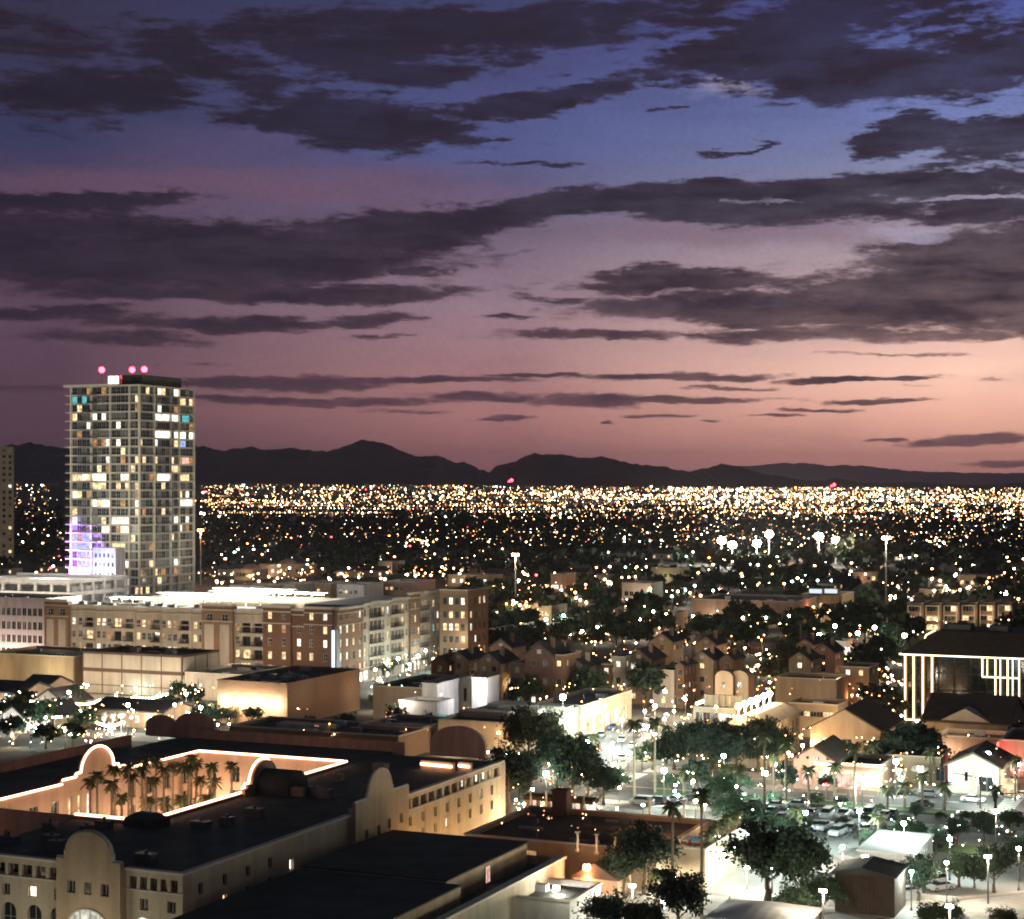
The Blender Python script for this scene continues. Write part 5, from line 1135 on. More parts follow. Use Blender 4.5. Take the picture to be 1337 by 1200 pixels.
SML = [(crown_mesh(60+i, 3.2, 4.4, 1.2, 16, 12, .62, LEAF[i % 4]), trunk_mesh(60+i, 1.6, .22, 2.5, 4, M['bark'], 2)) for i in range(4)]
KINDW = ['bright green', 'olive', 'dark green', 'fresh green']
def tree(kindset, x, y, s, label, group, var=None, sz=None, name='broadleaf_tree', z=0):
    i = random.randrange(len(kindset)) if var is None else var
    c, t = kindset[i % len(kindset)]; o = thing(name, label, 'tree', (x, y, z), random.random()*6.28, group)
    o.scale = (s, s, sz or s*random.uniform(.85, 1.15))
    put('trunk', t, o); put('crown', c, o); return o
ORD = ['first', 'second', 'third', 'fourth', 'fifth', 'sixth', 'seventh', 'eighth', 'ninth', 'tenth', 'eleventh', 'twelfth', 'thirteenth', 'fourteenth', 'fifteenth', 'sixteenth', 'seventeenth', 'eighteenth', 'nineteenth', 'twentieth', 'twenty-first', 'twenty-second', 'twenty-third', 'twenty-fourth', 'twenty-fifth', 'twenty-sixth', 'twenty-seventh', 'twenty-eighth', 'twenty-ninth', 'thirtieth', 'thirty-first', 'thirty-second', 'thirty-third', 'thirty-fourth', 'thirty-fifth', 'thirty-sixth', 'thirty-seventh', 'thirty-eighth', 'thirty-ninth', 'fortieth']
def treerow(ks, pts, phrase, group):
    pts = sorted(pts)
    for i, (px, py, R, v) in enumerate(pts):
        x, y = at(px, py, 0); tree(ks, x, y, R/3.4, f'{KINDW[v % 4]} tree {phrase}, {ORD[i]} from left', group, v)
treerow(BIG, [(1002,1180,4.6,2),(1046,1190,3.6,3)], 'in the dark pair in front of the car park', 'big trees at the car park')
treerow(BIG, [(842,1168,3.7,2),(815,1172,2.4,2),(886,1222,3.0,2),(795,1232,2.6,3),(840,1236,2.4,0)], 'round the floodlit yard below the pool deck', 'trees in the floodlit yard')
treerow(BIG, [(1199,1178,2.1,2),(1252,1158,2.0,3),(1272,1160,1.6,2),(1298,1166,2.3,2),(1330,1150,2.1,2),(1243,1218,1.4,3),(1215,1222,1.5,2),(1312,1222,1.4,1)], 'beside the pale lane at the lower right', 'trees beside the pale lane')
treerow(BIG, [(880,1006,3.4,2),(903,1014,3.3,2),(932,1010,3.8,2),(962,1014,3.6,2),(990,1008,3.6,1),(1016,1004,3.0,2),(946,1000,3.6,2),(908,1000,3.5,2),(982,1000,3.6,2),(1004,1012,3.0,2),(920,1012,3.4,2)], 'in the great dark clump before the restaurants', 'dark tree clump')
treerow(MID, [(765,926,4.4,3),(840,926,4.8,2),(718,940,2.6,1)], 'of the round trees at the street lamp corner', 'round trees at the corner')
treerow(BIG, [(690,1012,4.8,1),(752,1016,3.4,2),(728,1030,3.6,3),(748,1046,3.6,2),(768,1048,3.2,2),(664,1062,4.2,2),(680,1044,3.6,2),(788,1052,2.6,2),(712,1000,3.6,1)], 'behind the pool arcade', 'trees behind the arcade')
treerow(BIG, [(1012,1098,1.7,3),(985,1086,1.6,3),(1132,1106,1.1,3),(1182,1102,1.6,3),(1198,1104,1.3,0),(1222,1116,1.4,3),(962,1078,1.6,2),(1196,1072,1.0,3),(1030,1092,1.2,3),(1250,1104,1.5,2),(1285,1100,1.7,2),(1318,1090,1.6,3)], 'of the lamp lit saplings in the car park', 'saplings in the car park')
treerow(BIG, [(962,1108,2.4,3),(978,1122,2.2,2),(950,1085,2.2,3),(938,1062,2.2,3),(1072,1200,2.4,3),(1036,1212,2.0,3)], 'beside the pool deck wall and the dark pair', 'trees beside the pool deck')
treerow(MID, [(852,1006,2.6,3),(838,1004,2.0,3),(905,1036,2.4,2),(940,1040,1.9,3),(1024,1036,2.3,2),(872,1034,1.6,3),(806,1032,1.8,3),(1080,1036,1.5,2),(965,1040,2.0,3)], 'along the near side of the cross street', 'street trees')
treerow(MID, [(1258,1022,2.3,2),(1152,1012,3.2,2),(1186,1012,4.2,2),(1215,1010,3.0,2),(1204,1000,3.6,2),(1168,1000,3.4,1)], 'between the shops of the far kerb', 'trees between the shops')
treerow(MID, [(497,886,2.2,3),(508,883,2.0,3),(520,879,2.2,3),(533,875,2.0,0),(545,870,2.2,3),(556,864,2.0,3),(566,859,2.0,3)], 'along the lamp lit street beside the apartment block', 'street trees at the apartments')
treerow(MID, [(574,852,2.2,2),(590,850,2.6,2),(604,856,2.0,2)], 'in the dark shrubs ending the apartment street', 'dark shrubs')
treerow(MID, [(12,950,3,3),(35,935,2.6,1),(52,958,3,3),(75,945,2.8,0),(95,935,2.6,3),(110,958,2.4,3),(18,975,2.6,2),(60,978,2.6,2),(95,975,2.6,2),(235,918,2.4,3),(255,926,2.6,3),(268,944,2.4,0),(285,952,2.2,3),(220,936,2.2,2),(300,946,2.0,1),(330,950,2.0,0)], 'in the string lit pub yards behind the hotel', 'trees in the pub yards')
treerow(MID, [(1155,930,3.4,1),(1168,945,3.4,1),(1150,955,3,2),(1240,948,3.4,2),(1262,925,4,3),(1285,930,3.6,3),(1225,930,3,2),(1330,985,3,2),(1310,915,3.5,3)], 'round the foot of the rope lit office block', 'trees at the office block')
treerow(MID, [(628,905,2.2,2),(652,898,2.2,3),(700,905,2.0,2),(776,900,3,1),(792,906,2.6,1),(806,900,2.4,2),(880,895,2.5,2),(905,893,2.4,1),(932,890,2.8,1),(958,900,2,2),(1003,893,3,1),(1020,888,3,1),(1060,915,2.4,1),(1100,905,2.5,2),(1122,912,3.5,2),(1135,930,3.5,2),(1095,945,2.6,2)], 'in the gardens of the town houses', 'garden trees')
treerow(MID, [(375,945,2,0),(402,960,2,2),(452,962,2.4,2),(560,965,2.2,2),(580,962,1.8,2),(505,938,1.9,3),(515,952,2.4,2),(488,925,1.6,3)], 'between the low roofs behind the hotel', 'trees between the roofs')
for i, (px, py, s) in enumerate(((1046,1052,1.0),(1062,1050,1.3),(1100,1050,1.0),(1008,1046,1.1),(1150,1058,.8),(1265,1070,1.0),(1228,1068,.8),(960,1046,1.1),(985,1048,1.0),(930,1046,1.0),(1050,1098,1.1),(1130,1098,1.2),(1165,1096,1.1),(1190,1100,1.1),(1100,1076,.9),(1062,1082,1.0),(1180,1072,.8),(1220,1110,1.0))):
    x, y = at(px, py, 0); c, t = MID[i % 5]; o = put('shrub', c, None, (x, y, -.4), i, (s*.33, s*.33, s*.25)); tag(o, f'low shrub, {ORD[i]} of those planted along the median and the car park beds', 'shrub', 'shrubs in beds')
# bare trees; white light on the branches is put into their pale colour
def bare_mesh(seed):
    rs = random.Random(seed); b = MB()
    def grow(p, d, l, r, n):
        q = tuple(p[i]+d[i]*l for i in range(3)); b.rod(p, q, r, 5)
        if n:
            for k in range(3): e = np.array(d)+np.array([rs.uniform(-.7, .7), rs.uniform(-.7, .7), rs.uniform(-.15, .5)]); e /= np.linalg.norm(e); grow(q, tuple(e), l*.72, r*.62, n-1)
    grow((0, 0, 0), (0, 0, 1), 1.0, .13, 4); return b.mesh('trunk', [M['trim']])
for i, (px, py) in enumerate(((1146,1030),(1201,1031),(1175,1035))):
    o = put('bare_tree', bare_mesh(i), None, at(px, py, 0)+(0.1,), 0, 1.25); tag(o, f'leafless tree coloured pale as if lit on the far pavement, {ORD[i if i == 0 else 3-i]} from the left', 'tree', 'pale bare trees')
# palms
def frond_mesh(seed, n=30, L_=1.7):
    rs = random.Random(seed); b = MB()
    for i in range(n):
        a = 2*pi*i/n*3+rs.random()*.5; up = rs.uniform(-.8, 1.15); l = L_*rs.uniform(.8, 1.1); p = []
        for k in range(6):
            t = k/5; r_ = l*t*cos(up*.6); z = l*(t*sin(up)-t*t*.55); w = .26*sin(pi*(.12+.8*t))
            p.append((r_*cos(a), r_*sin(a), z, w))
        for (x0, y0, z0, w0), (x1, y1, z1, w1) in zip(p, p[1:]):
            sx, sy_ = -sin(a), cos(a)
            for sg in (-1, 1): b.poly([(x0, y0, z0), (x1, y1, z1), (x1+sg*sx*w1, y1+sg*sy_*w1, z1-w1*.6), (x0+sg*sx*w0, y0+sg*sy_*w0, z0-w0*.6)])
    return b.mesh('crown', [M['frond']])
FR = [frond_mesh(i) for i in range(4)]
def ptrunk(seed, h):
    rs = random.Random(seed); b = MB(); x = y = 0; n = 5; bend = rs.uniform(-.25, .25)
    for k in range(n):
        x1 = bend*((k+1)/n)**2; b.cyl(x, y, h*k/n, h*(k+1)/n, .22-.02*k, .20-.02*k, 7, x1=x1, y1=y, cap=False); x = x1
    b.cyl(x, y, h-1.0, h+.1, .34, .18, 8); return b.mesh('trunk', [M['palm_bark']])
PT = {h: ptrunk(h, h) for h in (4, 6, 7, 8, 9, 10, 11, 12)}
def palm(x, y, h, label, group, s=1.0, z=0):
    o = thing('palm_tree', label, 'palm', (x, y, z), random.random()*6, group); hk = min(PT, key=lambda q: abs(q-h))
    put('trunk', PT[hk], o, sc=(1, 1, h/hk)); put('crown', FR[random.randrange(4)], o, (0, 0, h), random.random()*6, s); return o
court = []
rsn = random.Random(4)
for i in range(24):
    court.append((rsn.uniform(CX0+3, CX0+13), CY0+14+i*1.15+rsn.uniform(-.8, .8), rsn.uniform(5.2, 8.6)))
court = []
for px, py, back in ((118,1020,0),(127,1012,0),(150,1003,0),(146,1022,0),(172,1013,0),(168,1000,0),(190,990,0),(186,1004,0),(204,992,0),(200,1018,0),(214,1004,0),(226,998,1),(222,1016,1),(238,1000,1),(250,989,1),(246,1004,1),(256,996,1),(262,1018,1),(276,1000,1),(280,1020,1),(303,999,1),(236,1042,0),(214,1046,0),(248,1046,1),(160,1040,0),(192,1044,0),(268,1042,1)):
    k = (px-PX0)/F
    if back: y = CY1-3.4-rsn.random()*4; x = y*(k*C_-S_)/(C_+k*S_)
    else: x = CX0+3.0+rsn.random()*4; y = x*(C_+k*S_)/(k*C_-S_)
    D = -S_*x+C_*y; court.append((x, y, max(2.5, EYE-(py-PY0)*D/F)))
court.sort(key=lambda p: pix(p[0], p[1], p[2])[0])
for i, (x, y, h) in enumerate(court): palm(x, y, h, f'palm in the glowing hotel court, {ORD[i]} from the left', 'palms in the hotel court', .74)
tall = [(828,1040,944),(855,1036,942),(998,1057,960),(1026,1054,969),(929,1031,990),(937,1032,995),(949,1033,1001),(965,1056,1003),(912,1030,1000),(1056,1055,1004),(1116,1058,975),(1181,1056,1025),(1233,1060,1025),(1300,1076,1030),(1158,1062,1030),(1010,1040,985),(893,1036,1008)]
for i, (px, py, pt) in enumerate(sorted(tall)):
    x, y = at(px, py, 0); D = -S_*x+C_*y; h = EYE-(pt-PY0)*D/F; palm(x, y, max(3, h), f'palm beside the cross street, {ORD[i]} from the left', 'palms along the cross street', .8 if h < 6 else .92)
for i, (px, py, pt, d_) in enumerate(((878,1176,1052,'tall palm rising in front of the left end of the pool deck wall'),(916,1200,1036,'tall thin palm at the corner of the pool deck building'),(858,1186,1140,'short palm in the floodlit yard below the deck'),(880,1188,1158,'stubby palm right of the short one in the floodlit yard'),(744,1030,1005,'small palm behind the arcade'))):
    x, y = at(px, py, 0); D = -S_*x+C_*y; h = EYE-(pt-PY0)*D/F; palm(x, y, max(2, h), d_, None, .8)
for i in range(9):
    x, y = dx1-.5, dy0+3+i*1.5; palm(x, y, 1.6+.3*(i % 3), f'small potted palm, {ORD[i]} from the corner along the pool deck parapet', 'small palms on the pool deck', .5, DH-.4)

# ================================================================== STREET LAMPS
COL4 = {'cool': ((.80, 1, .93), 'bulb_cool', 'cool white'), 'warm': ((1, .72, .45), 'bulb_warm', 'warm yellow'), 'white': ((1, .84, .62), 'bulb_white', 'white'), 'orange': ((1, .42, .17), 'bulb_orange', 'deep orange'), 'red': ((1, .1, .1), 'bulb_red', 'red')}
_pole = {}
def pole_mesh(h):
    k = round(h, 1)
    if k not in _pole:
        b = MB(); b.cyl(0, 0, 0, .35, .16, .12, 8); b.cyl(0, 0, .35, k-.1, .07, .05, 6); _pole[k] = b.mesh('pole', [M['metal']])
    return _pole[k]
def cap_mesh():
    b = MB(); b.cyl(0, 0, .62, .74, .26, .05, 8); return b.mesh('lamp_head', [M['metal']])
CAPM = cap_mesh(); BULB = {}
for k, (c, m, w_) in COL4.items():
    b = MB(); b.ball(0, 0, 0, .27, k=8, h=6); BULB[k] = b.mesh('bulb', [M[m]])
def street_lamp(x, y, h, kind, power, label, group=None, s=1.0, z=0):
    o = thing('street_lamp', label, 'street lamp', (x, y, z), 0, group); put('pole', pole_mesh(h), o); hd = put('lamp_head', CAPM, o, (0, 0, h-.15), sc=s); put('bulb', BULB[kind], hd, (0, 0, .38), sc=1.0)
    if power and kind in ('cool', 'orange'): lamp('POINT', o, (0, 0, h-.45*s), COL4[kind][0], power*.8, .25)
    elif power: lamp('SPOT', o, (0, 0, h-.45*s), COL4[kind][0], power*1.2, .25, spot_size=2.35, spot_blend=.9); lamp('POINT', o, (0, 0, h-.45*s), COL4[kind][0], power*.25, .25)
    return o
SL = [ # head pixel, height, colour, power, size
 (735,915,8,'cool',2600,2.0),(790,925,5,'cool',1300,1.2),(812,942,5,'cool',1500,1.2),(767,970,4.5,'cool',1200,1.1),(776,935,5,'cool',900,1.0),(828,955,5,'white',1300,1),(855,925,5,'white',2600,1.4),(868,905,5,'white',2400,1.3),(845,950,4.5,'cool',1400,1),(800,972,4.5,'white',1200,.9),
 (867,1010,4,'cool',1700,1.6),(945,990,4.5,'cool',1300,1.3),(999,1014,4,'cool',1700,1.6),(1063,993,4,'white',1100,1.2),(1126,1021,4,'cool',1800,1.5),(1170,998,4.5,'cool',1600,1.5),(1290,988,5,'cool',1800,1.5),(1277,1014,4,'cool',1300,1.2),(1300,1021,4,'white',1300,1.3),(1330,1000,4,'white',900,1),
 (713,1014,4,'cool',1400,1.6),(695,1033,3,'warm',280,1.0),(668,955,6,'orange',1500,1.8),(682,956,6,'warm',1500,1.7),(651,958,4,'warm',220,.8),(908,1048,3.5,'warm',420,1.0),(766,1138,3,'orange',800,1.6),(885,1040,3,'cool',500,.8),
 (490,876,5,'white',1500,1.1),(505,867,5,'cool',1500,1.2),(520,862,5,'cool',1700,1.4),(535,869,5,'cool',900,1.0),(546,858,5,'cool',1500,1.2),(556,851,5,'cool',1500,1.2),(494,900,4.5,'white',1300,1.1),(566,845,5,'white',1200,1),
 (167,923,5,'white',1500,1.3),(243,908,5,'cool',1400,1.1),(262,926,5,'cool',1600,1.2),(228,922,4.5,'white',700,1.0),(90,906,5,'white',1600,1.2),(26,905,4,'white',800,1.0),(114,896,4.5,'cool',800,1),(60,938,3.5,'cool',520,.8),(40,950,3.5,'cool',520,.8),(85,955,3,'warm',420,.8),(15,935,3.5,'white',420,.8),
 (975,1090,3.5,'cool',700,.8),(1122,1062,4.5,'cool',1500,1.1),(1180,1078,4.5,'cool',1500,1.1),(1052,1064,4.5,'cool',1300,1.1),(1240,1098,4.5,'cool',1300,1),(1300,1062,5,'white',900,1),(1014,1100,4,'cool',900,.9),(960,1068,4,'cool',700,.9),(920,1052,4,'cool',500,.8),(1190,1140,4,'cool',700,.8),(1236,1128,4.5,'white',900,.8),(1100,1108,5,'white',2000,.9),(1330,1110,4.5,'white',900,.9),
 (1070,832,7,'cool',2200,2),(1120,830,7,'cool',2200,2),(1142,822,7,'white',2200,1.9),(1181,833,7,'white',2400,2),(1090,820,7,'white',2000,1.8),(1205,840,6,'white',1500,1.4),
 (713,811,6,'cool',2600,1.6),(736,806,6,'cool',2600,1.6),(760,826,5,'white',2200,1.4),(800,812,6,'white',1800,1.3),(835,810,6,'white',1800,1.3),(853,800,6,'warm',1800,1.4),(905,806,6,'white',2000,1.4),(943,810,5,'white',1500,1.3),(970,808,5,'white',1500,1.3),(1000,808,5,'white',1500,1.3),(1030,806,5,'white',1500,1.3),(745,830,5,'white',1500,1.2),(780,820,5,'white',1500,1.2),(820,806,5,'warm',1300,1.2),(870,803,6,'warm',1400,1.2),
 (925,880,5,'warm',1400,1.5),(965,868,5,'warm',1400,1.3),(982,877,5,'warm',1200,1.2),(990,870,5,'orange',600,1.0),(1005,892,4,'warm',500,.9),(653,890,4,'warm',500,1),(668,893,4,'warm',500,1),(690,896,4,'white',900,1),
 (1250,795,6,'white',1600,1.4),(1275,797,6,'warm',1600,1.4),(1313,778,10,'cool',1600,1.8),
]
SL = sorted(SL)
def zone(px, py):
    if py > 1030 and px > 905: return 'in the car park quarter'
    if py > 960 and px > 850: return 'along the cross street'
    if py > 1000: return 'by the pool deck yard'
    if px < 420: return 'in the pub district behind the hotel'
    if px < 600: return 'on the street beside the apartment block'
    if py > 895: return 'on the avenue crossing'
    if py > 845: return 'among the town houses'
    return 'on the far avenue'
zc_n = {}
for px, py, h, kd, pw_, s in SL:
    zn = (zone(px, py), kd); zc_n[zn] = zc_n.get(zn, 0)+1; x, y = at(px, py, h)
    o = street_lamp(x, y, h, kd, pw_*(4.6 if (740 < px < 1010 and 895 < py < 1020) else 3.3 if (px > 780 and py > 895) else 1.6 if py > 895 else .9), f'{COL4[kd][2]} lamp {zn[0]}, {ORD[zc_n[zn]-1]} of its colour from left', 'street lamps '+zn[0], s)
    o.children[1].scale = (s, s, s)
# extra lights the photograph shows blazing on paving: yard floods
def flood(px, py, h, kd, pw_, label, d=(0, 0)):
    x, y = at(px, py, h); o = thing('flood_light', label, 'flood light', (x, y, 0)); b = MB(); b.cyl(0, 0, 0, h, .1, .08, 6); b.build('pole', M['metal'], o)
    b = MB(); b.box(-.4, .4, -.15, .15, h, h+.35); b.build('head', M['metal'], o); b = MB(); b.box(-.33, .33, -.2, -.16, h+.04, h+.31); b.build('lens', M['bulb_white'], o); lamp('POINT', o, (0, -.5, h-.2), COL4[kd][0], pw_, .3)
flood(975,1134,2.4,'white',2300,'flood light on the white forecourt right of the pool deck wall'); flood(1008,1126,3.5,'cool',3600,'flood light under the big dark tree')
flood(880,1148,1.6,'white',1900,'flood light low on the front of the pool deck building'); flood(826,1158,2.6,'white',3000,'flood light among the yard trees'); flood(727,1160,2.2,'white',1700,'flood light on the conference wall'); flood(868,1180,2.6,'cool',1800,'flood light at the bottom of the yard')
flood(1240,1185,5,'white',2600,'tall flood light over the pale lane'); flood(1075,1165,5,'white',2200,'flood light between the shed and the dark tree'); flood(1290,1120,5,'white',2200,'flood light at the right end of the lane'); flood(1130,1120,4.5,'white',1300,'flood light behind the portable building')
# string lights in the pub yards
def bulbs(label, p0, p1, z, n, sag=.5, r=.22):
    t = thing('string_lights', label, 'string lights', (p0[0], p0[1], z)); dx_, dy_ = p1[0]-p0[0], p1[1]-p0[1]; b = MB(); w_ = []
    for i in range(n):
        u = i/(n-1); q = (dx_*u, dy_*u, -sag*4*u*(1-u)); w_.append((q[0], q[1], q[2]+r)); c = MB(); c.ball(0, 0, 0, r, k=6, h=4); c.build('bulb', M['string_bulb'], t, q)
    b.path(w_, .02, 4); b.build('wire', M['rubber'], t); lamp('POINT', t, (dx_/2, dy_/2, -sag-.3), (1, .7, .45), 380, .4)
for i, (a, c, lb_) in enumerate((((146,914),(178,908),'warm bulbs strung over the left end of the long pub terrace'),((178,910),(218,906),'warm bulbs strung over the right end of the long pub terrace'),((40,916),(64,906),'bulbs along the left roof slope of the gabled pub'),((64,906),(84,916),'bulbs along the right roof slope of the gabled pub'),((96,918),(130,914),'bulbs between the gabled pub and the panelled hall'),((130,945),(160,943),'bulbs over the small courtyard behind the hotel'),((200,912),(225,922),'bulbs dropping from the long terrace to its right end'),((44,928),(80,936),'bulbs over the yard in front of the gabled pub'))):
    A_, B_ = at(*a, 3.6), at(*c, 3.6); bulbs(lb_, A_, B_, 3.6, 11)
for lb_, px, py, pl, pr, hh, wl, rise, ax in (('gabled pub house outlined with small bulbs', 84,917,44,(8,),3.4,'white_wall',2.2,'y'),('white gabled cottage left of the pub house', 30,935,4,(7,),3.2,'white_wall',1.6,'y'),('blue grey cottage with a lit porch in front of the pub house', 72,934,48,(7,),3.0,'stucco',1.8,'y'),('long dark terrace building under the strings of bulbs', 214,930,122,(9,),3.2,'stucco_tan',1.4,'x'),('dark cottage at the left edge near the hotel', 30,905,-20,(9,),3.6,'stucco_tan',1.6,'x'),('tan cottage with a red awning behind the pub house', 62,896,30,(8,),3.4,'stucco_pink',1.6,'x')):
    k = gabled('cottage', lb_, px, py, pl, pr, hh, wl, rise, axis=ax, fw=grid_wins(.4, left_w(*at(px, py, hh), pl)-.4, 4, (1.6,), 1.1, 1.5, (('win_bright', .5), ('win_white', .3), ('glass', .2))))
    lamp('POINT', k.t, (0, -k.d/2-3, 2.2), (1, .9, .75), 420, .3)
for i, (px, py) in enumerate(((136,934),(147,934),(158,934))):
    x, y = at(px, py, 3.0); b = MB(); b.ball(0, 0, 3.0, .75, k=12, h=8, sz=.8); b.cyl(0, 0, 0, 2.5, .07, k=6); o = b.build('patio_umbrella', M['canvas'], None, (x, y, 0)); tag(o, f'round cream patio umbrella lit from below, {ORD[i]} from the left', 'umbrella', 'patio umbrellas'); lamp('POINT', o, (0, -.3, 1.7), (1, .7, .45), 90, .2)

# ================================================================== VEHICLES
PAINT = {k: pm('paint_'+k, c, .35, .04, 1, spec=.5) for k, c in dict(white=(.7, .7, .7), silver=(.42, .43, .45), black=(.03, .03, .035), red=(.35, .04, .035), blue=(.06, .1, .22), grey=(.18, .18, .19)).items()}
def car_parts(kind):
    """one unit is 1.378 m: a car is about 3.3 long, 1.3 wide, 1.05 high"""
    if kind == 'car': low = [(-1.62,.22),(-1.66,.5),(-1.5,.62),(-.85,.7),(.95,.74),(1.5,.7),(1.66,.58),(1.64,.22)]; cab = [(-.95,.69),(-.42,1.03),(.55,1.04),(1.15,.74)]
    elif kind == 'van': low = [(-1.75,.24),(-1.8,.6),(-1.6,.78),(-1.0,.86),(1.7,.9),(1.75,.6),(1.72,.24)]; cab = [(-1.15,.84),(-.7,1.32),(1.6,1.34),(1.68,.9)]
    else: low = [(-1.9,.28),(-1.95,.62),(-1.8,.78),(-.9,.84),(1.9,.84),(1.95,.6),(1.92,.28)]; cab = [(-1.0,.83),(-.6,1.25),(.35,1.26),(.5,.84)]
    w = .62 if kind == 'car' else .66; P = {}
    b = MB(); n = len(low)
    # body: two inner sections, rounded shoulders at the sides
    for s0, s1, k0, k1 in ((-w, -w*.86, .94, 1.0), (-w*.86, w*.86, 1.0, 1.0), (w*.86, w, 1.0, .94)):
        a = [(x*k0, s0, .22+(z-.22)*(.9 if k0 < 1 else 1)) for x, z in low]; c = [(x*k1, s1, .22+(z-.22)*(.9 if k1 < 1 else 1)) for x, z in low]
        for i in range(n): j = (i+1) % n; b.poly([a[i], a[j], c[j], c[i]][::-1])
        if k0 < 1: b.poly(a)
        if k1 < 1: b.poly(c[::-1])
    if kind == 'van' or True:
        r = [(x*.96, z) for x, z in cab]; zt = max(z for x, z in cab); tt = [p for p in cab if p[1] > zt-.06]; x0, x1 = min(p[0] for p in tt), max(p[0] for p in tt); b.box(x0, x1, -w*.76, w*.76, zt-.02, zt+.03)
    P['body'] = b
    g_ = MB(); m = len(cab); a = [(x, -w*.9 if z < cab[1][1]-.1 else -w*.74, z) for x, z in cab]; c = [(x, -y, z) for x, y, z in a]
    for i in range(m): j = (i+1) % m; g_.poly([a[i], a[j], c[j], c[i]][::-1])
    g_.poly(a); g_.poly(c[::-1]); P['window_band'] = g_
    wh_ = MB(); k = 12
    for y0, y1 in ((-.1, .1),):
        wh_.v += [(.25*cos(2*pi*i/k), y0, .25*sin(2*pi*i/k)) for i in range(k)]+[(.25*cos(2*pi*i/k), y1, .25*sin(2*pi*i/k)) for i in range(k)]
        for i in range(k): j = (i+1) % k; wh_.f.append((i, j, k+j, k+i)[::-1]); wh_.m.append(0)
        wh_.f.append(tuple(range(k))); wh_.f.append(tuple(range(2*k-1, k-1, -1))); wh_.m += [0, 0]
        for yy in (y0-.01, y1+.01): wh_.poly([(.13*cos(2*pi*i/8), yy, .13*sin(2*pi*i/8)) for i in range(8)][::1 if yy < 0 else -1], 1)
    P['wheel'] = wh_; return P, w
CARM = {}
for kd in ('car', 'van', 'pickup'):
    P, w = car_parts(kd); CARM[kd] = dict(glass=P['window_band'].mesh('window_band', [M['glass']]), wheel=P['wheel'].mesh('wheel', [M['rubber'], M['metal_pale']]), w=w, body={c: P['body'].mesh('body', [PAINT[c]]) for c in PAINT})
hl = MB(); hl.box(-.03, .04, -.12, .12, -.06, .06); HL = {True: hl.mesh('headlight', [M['head_light']]), False: hl.mesh('headlight', [M['frame_white']])}; TLm = {True: hl.mesh('tail_light', [M['tail_light']]), False: hl.mesh('tail_light', [M['canvas_red']])}
def car(x, y, rz, kind, colr, label, group, lit=False, z=.05):
    c = CARM[kind]; o = thing({'car': 'parked_car', 'van': 'van', 'pickup': 'pickup_truck'}[kind] if not lit else {'car': 'car', 'van': 'van', 'pickup': 'pickup_truck'}[kind], label, {'car': 'car', 'van': 'van', 'pickup': 'pickup truck'}[kind], (x, y, z), rz, group)
    put('body', c['body'][colr], o); put('window_band', c['glass'], o)
    L_ = {'car': 1.62, 'van': 1.76, 'pickup': 1.9}[kind]
    for sx in (-L_*.62, L_*.62):
        for s2 in (-1, 1): put('wheel', c['wheel'], o, (sx, s2*(c['w']-.08), .25))
    for s2 in (-1, 1): put('headlight', HL[lit], o, (-L_-.01, s2*.42, .5)); put('tail_light', TLm[lit], o, (L_+.0, s2*.42, .55))
    if lit: lamp('SPOT', o, (-L_-.2, 0, .55), (1, .95, .85), 260, .1, spot_size=1.3, spot_blend=.6).rotation_euler = (0, radians(74), 0)
    return o
lot = [(1067,1078,90,'car','white'),(1080,1064,90,'van','white'),(1102,1064,90,'pickup','white'),(1121,1062,90,'car','grey'),(1135,1063,90,'van','black'),(1156,1065,90,'car','white'),(1165,1063,90,'car','black'),(1076,1080,80,'pickup','white'),(1094,1087,80,'van','white'),(1130,1084,95,'pickup','white'),(1110,1082,90,'car','grey'),(1037,1072,90,'car','silver'),(1048,1086,90,'car','black'),(1020,1068,90,'car','grey'),(1008,1060,90,'car','black'),(990,1062,90,'car','blue'),(976,1058,90,'car','silver'),(1060,1062,90,'car','grey'),(1148,1080,90,'car','grey'),(1184,1165,50,'car','silver'),(1198,1156,50,'car','black'),(1228,1158,50,'car','silver'),(1216,1152,50,'van','white'),(1262,1138,50,'car','black'),(1232,1097,10,'car','red'),(1012,1052,0,'car','silver'),(1196,1082,95,'car','white'),(1240,1082,95,'car','grey'),(1020,1084,90,'car','white'),(1006,1078,90,'car','black')]
for i, (px, py, a, kd, cc) in enumerate(sorted(lot)):
    x, y = at(px, py, .4); car(x, y, radians(a), kd, cc, f'{cc} {({"car":"car","van":"van","pickup":"pickup truck"})[kd]} parked in the car park, {ORD[i]} vehicle from the left', 'vehicles in the car park')
st_cars = [(1107,1023,0,'car','silver',0),(1040,1051,0,'car','silver',1),(860,1046,0,'car','black',0),(882,1045,0,'car','grey',0),(838,1048,0,'van','silver',0),(903,1043,0,'car','black',0),(960,1037,0,'car','silver',0),(1180,1034,180,'car','black',0),(1213,1037,180,'car','grey',0),(1060,1026,0,'car','red',0),(985,1050,0,'car','black',0),(940,1048,0,'van','grey',0),(1270,1044,180,'car','white',1),(1325,1066,0,'car','white',1),(1205,1050,0,'car','black',0)]
for i, (px, py, a, kd, cc, lt) in enumerate(sorted(st_cars)):
    x, y = at(px, py, .4); car(x, y, radians(a), kd, cc, f'{cc} {kd} {"driving" if lt else "waiting"} on the cross street, {ORD[i]} vehicle from the left', 'vehicles on the cross street', bool(lt))
av = [(800,1006,1,'white'),(788,1012,1,'red'),(812,990,1,'silver'),(826,974,1,'white'),(779,978,0,'red'),(772,984,0,'black'),(832,960,1,'grey'),(812,966,0,'white'),(846,938,1,'white'),(840,952,0,'silver'),(856,915,1,'white'),(866,905,0,'red'),(785,960,0,'silver'),(800,950,0,'blue')]
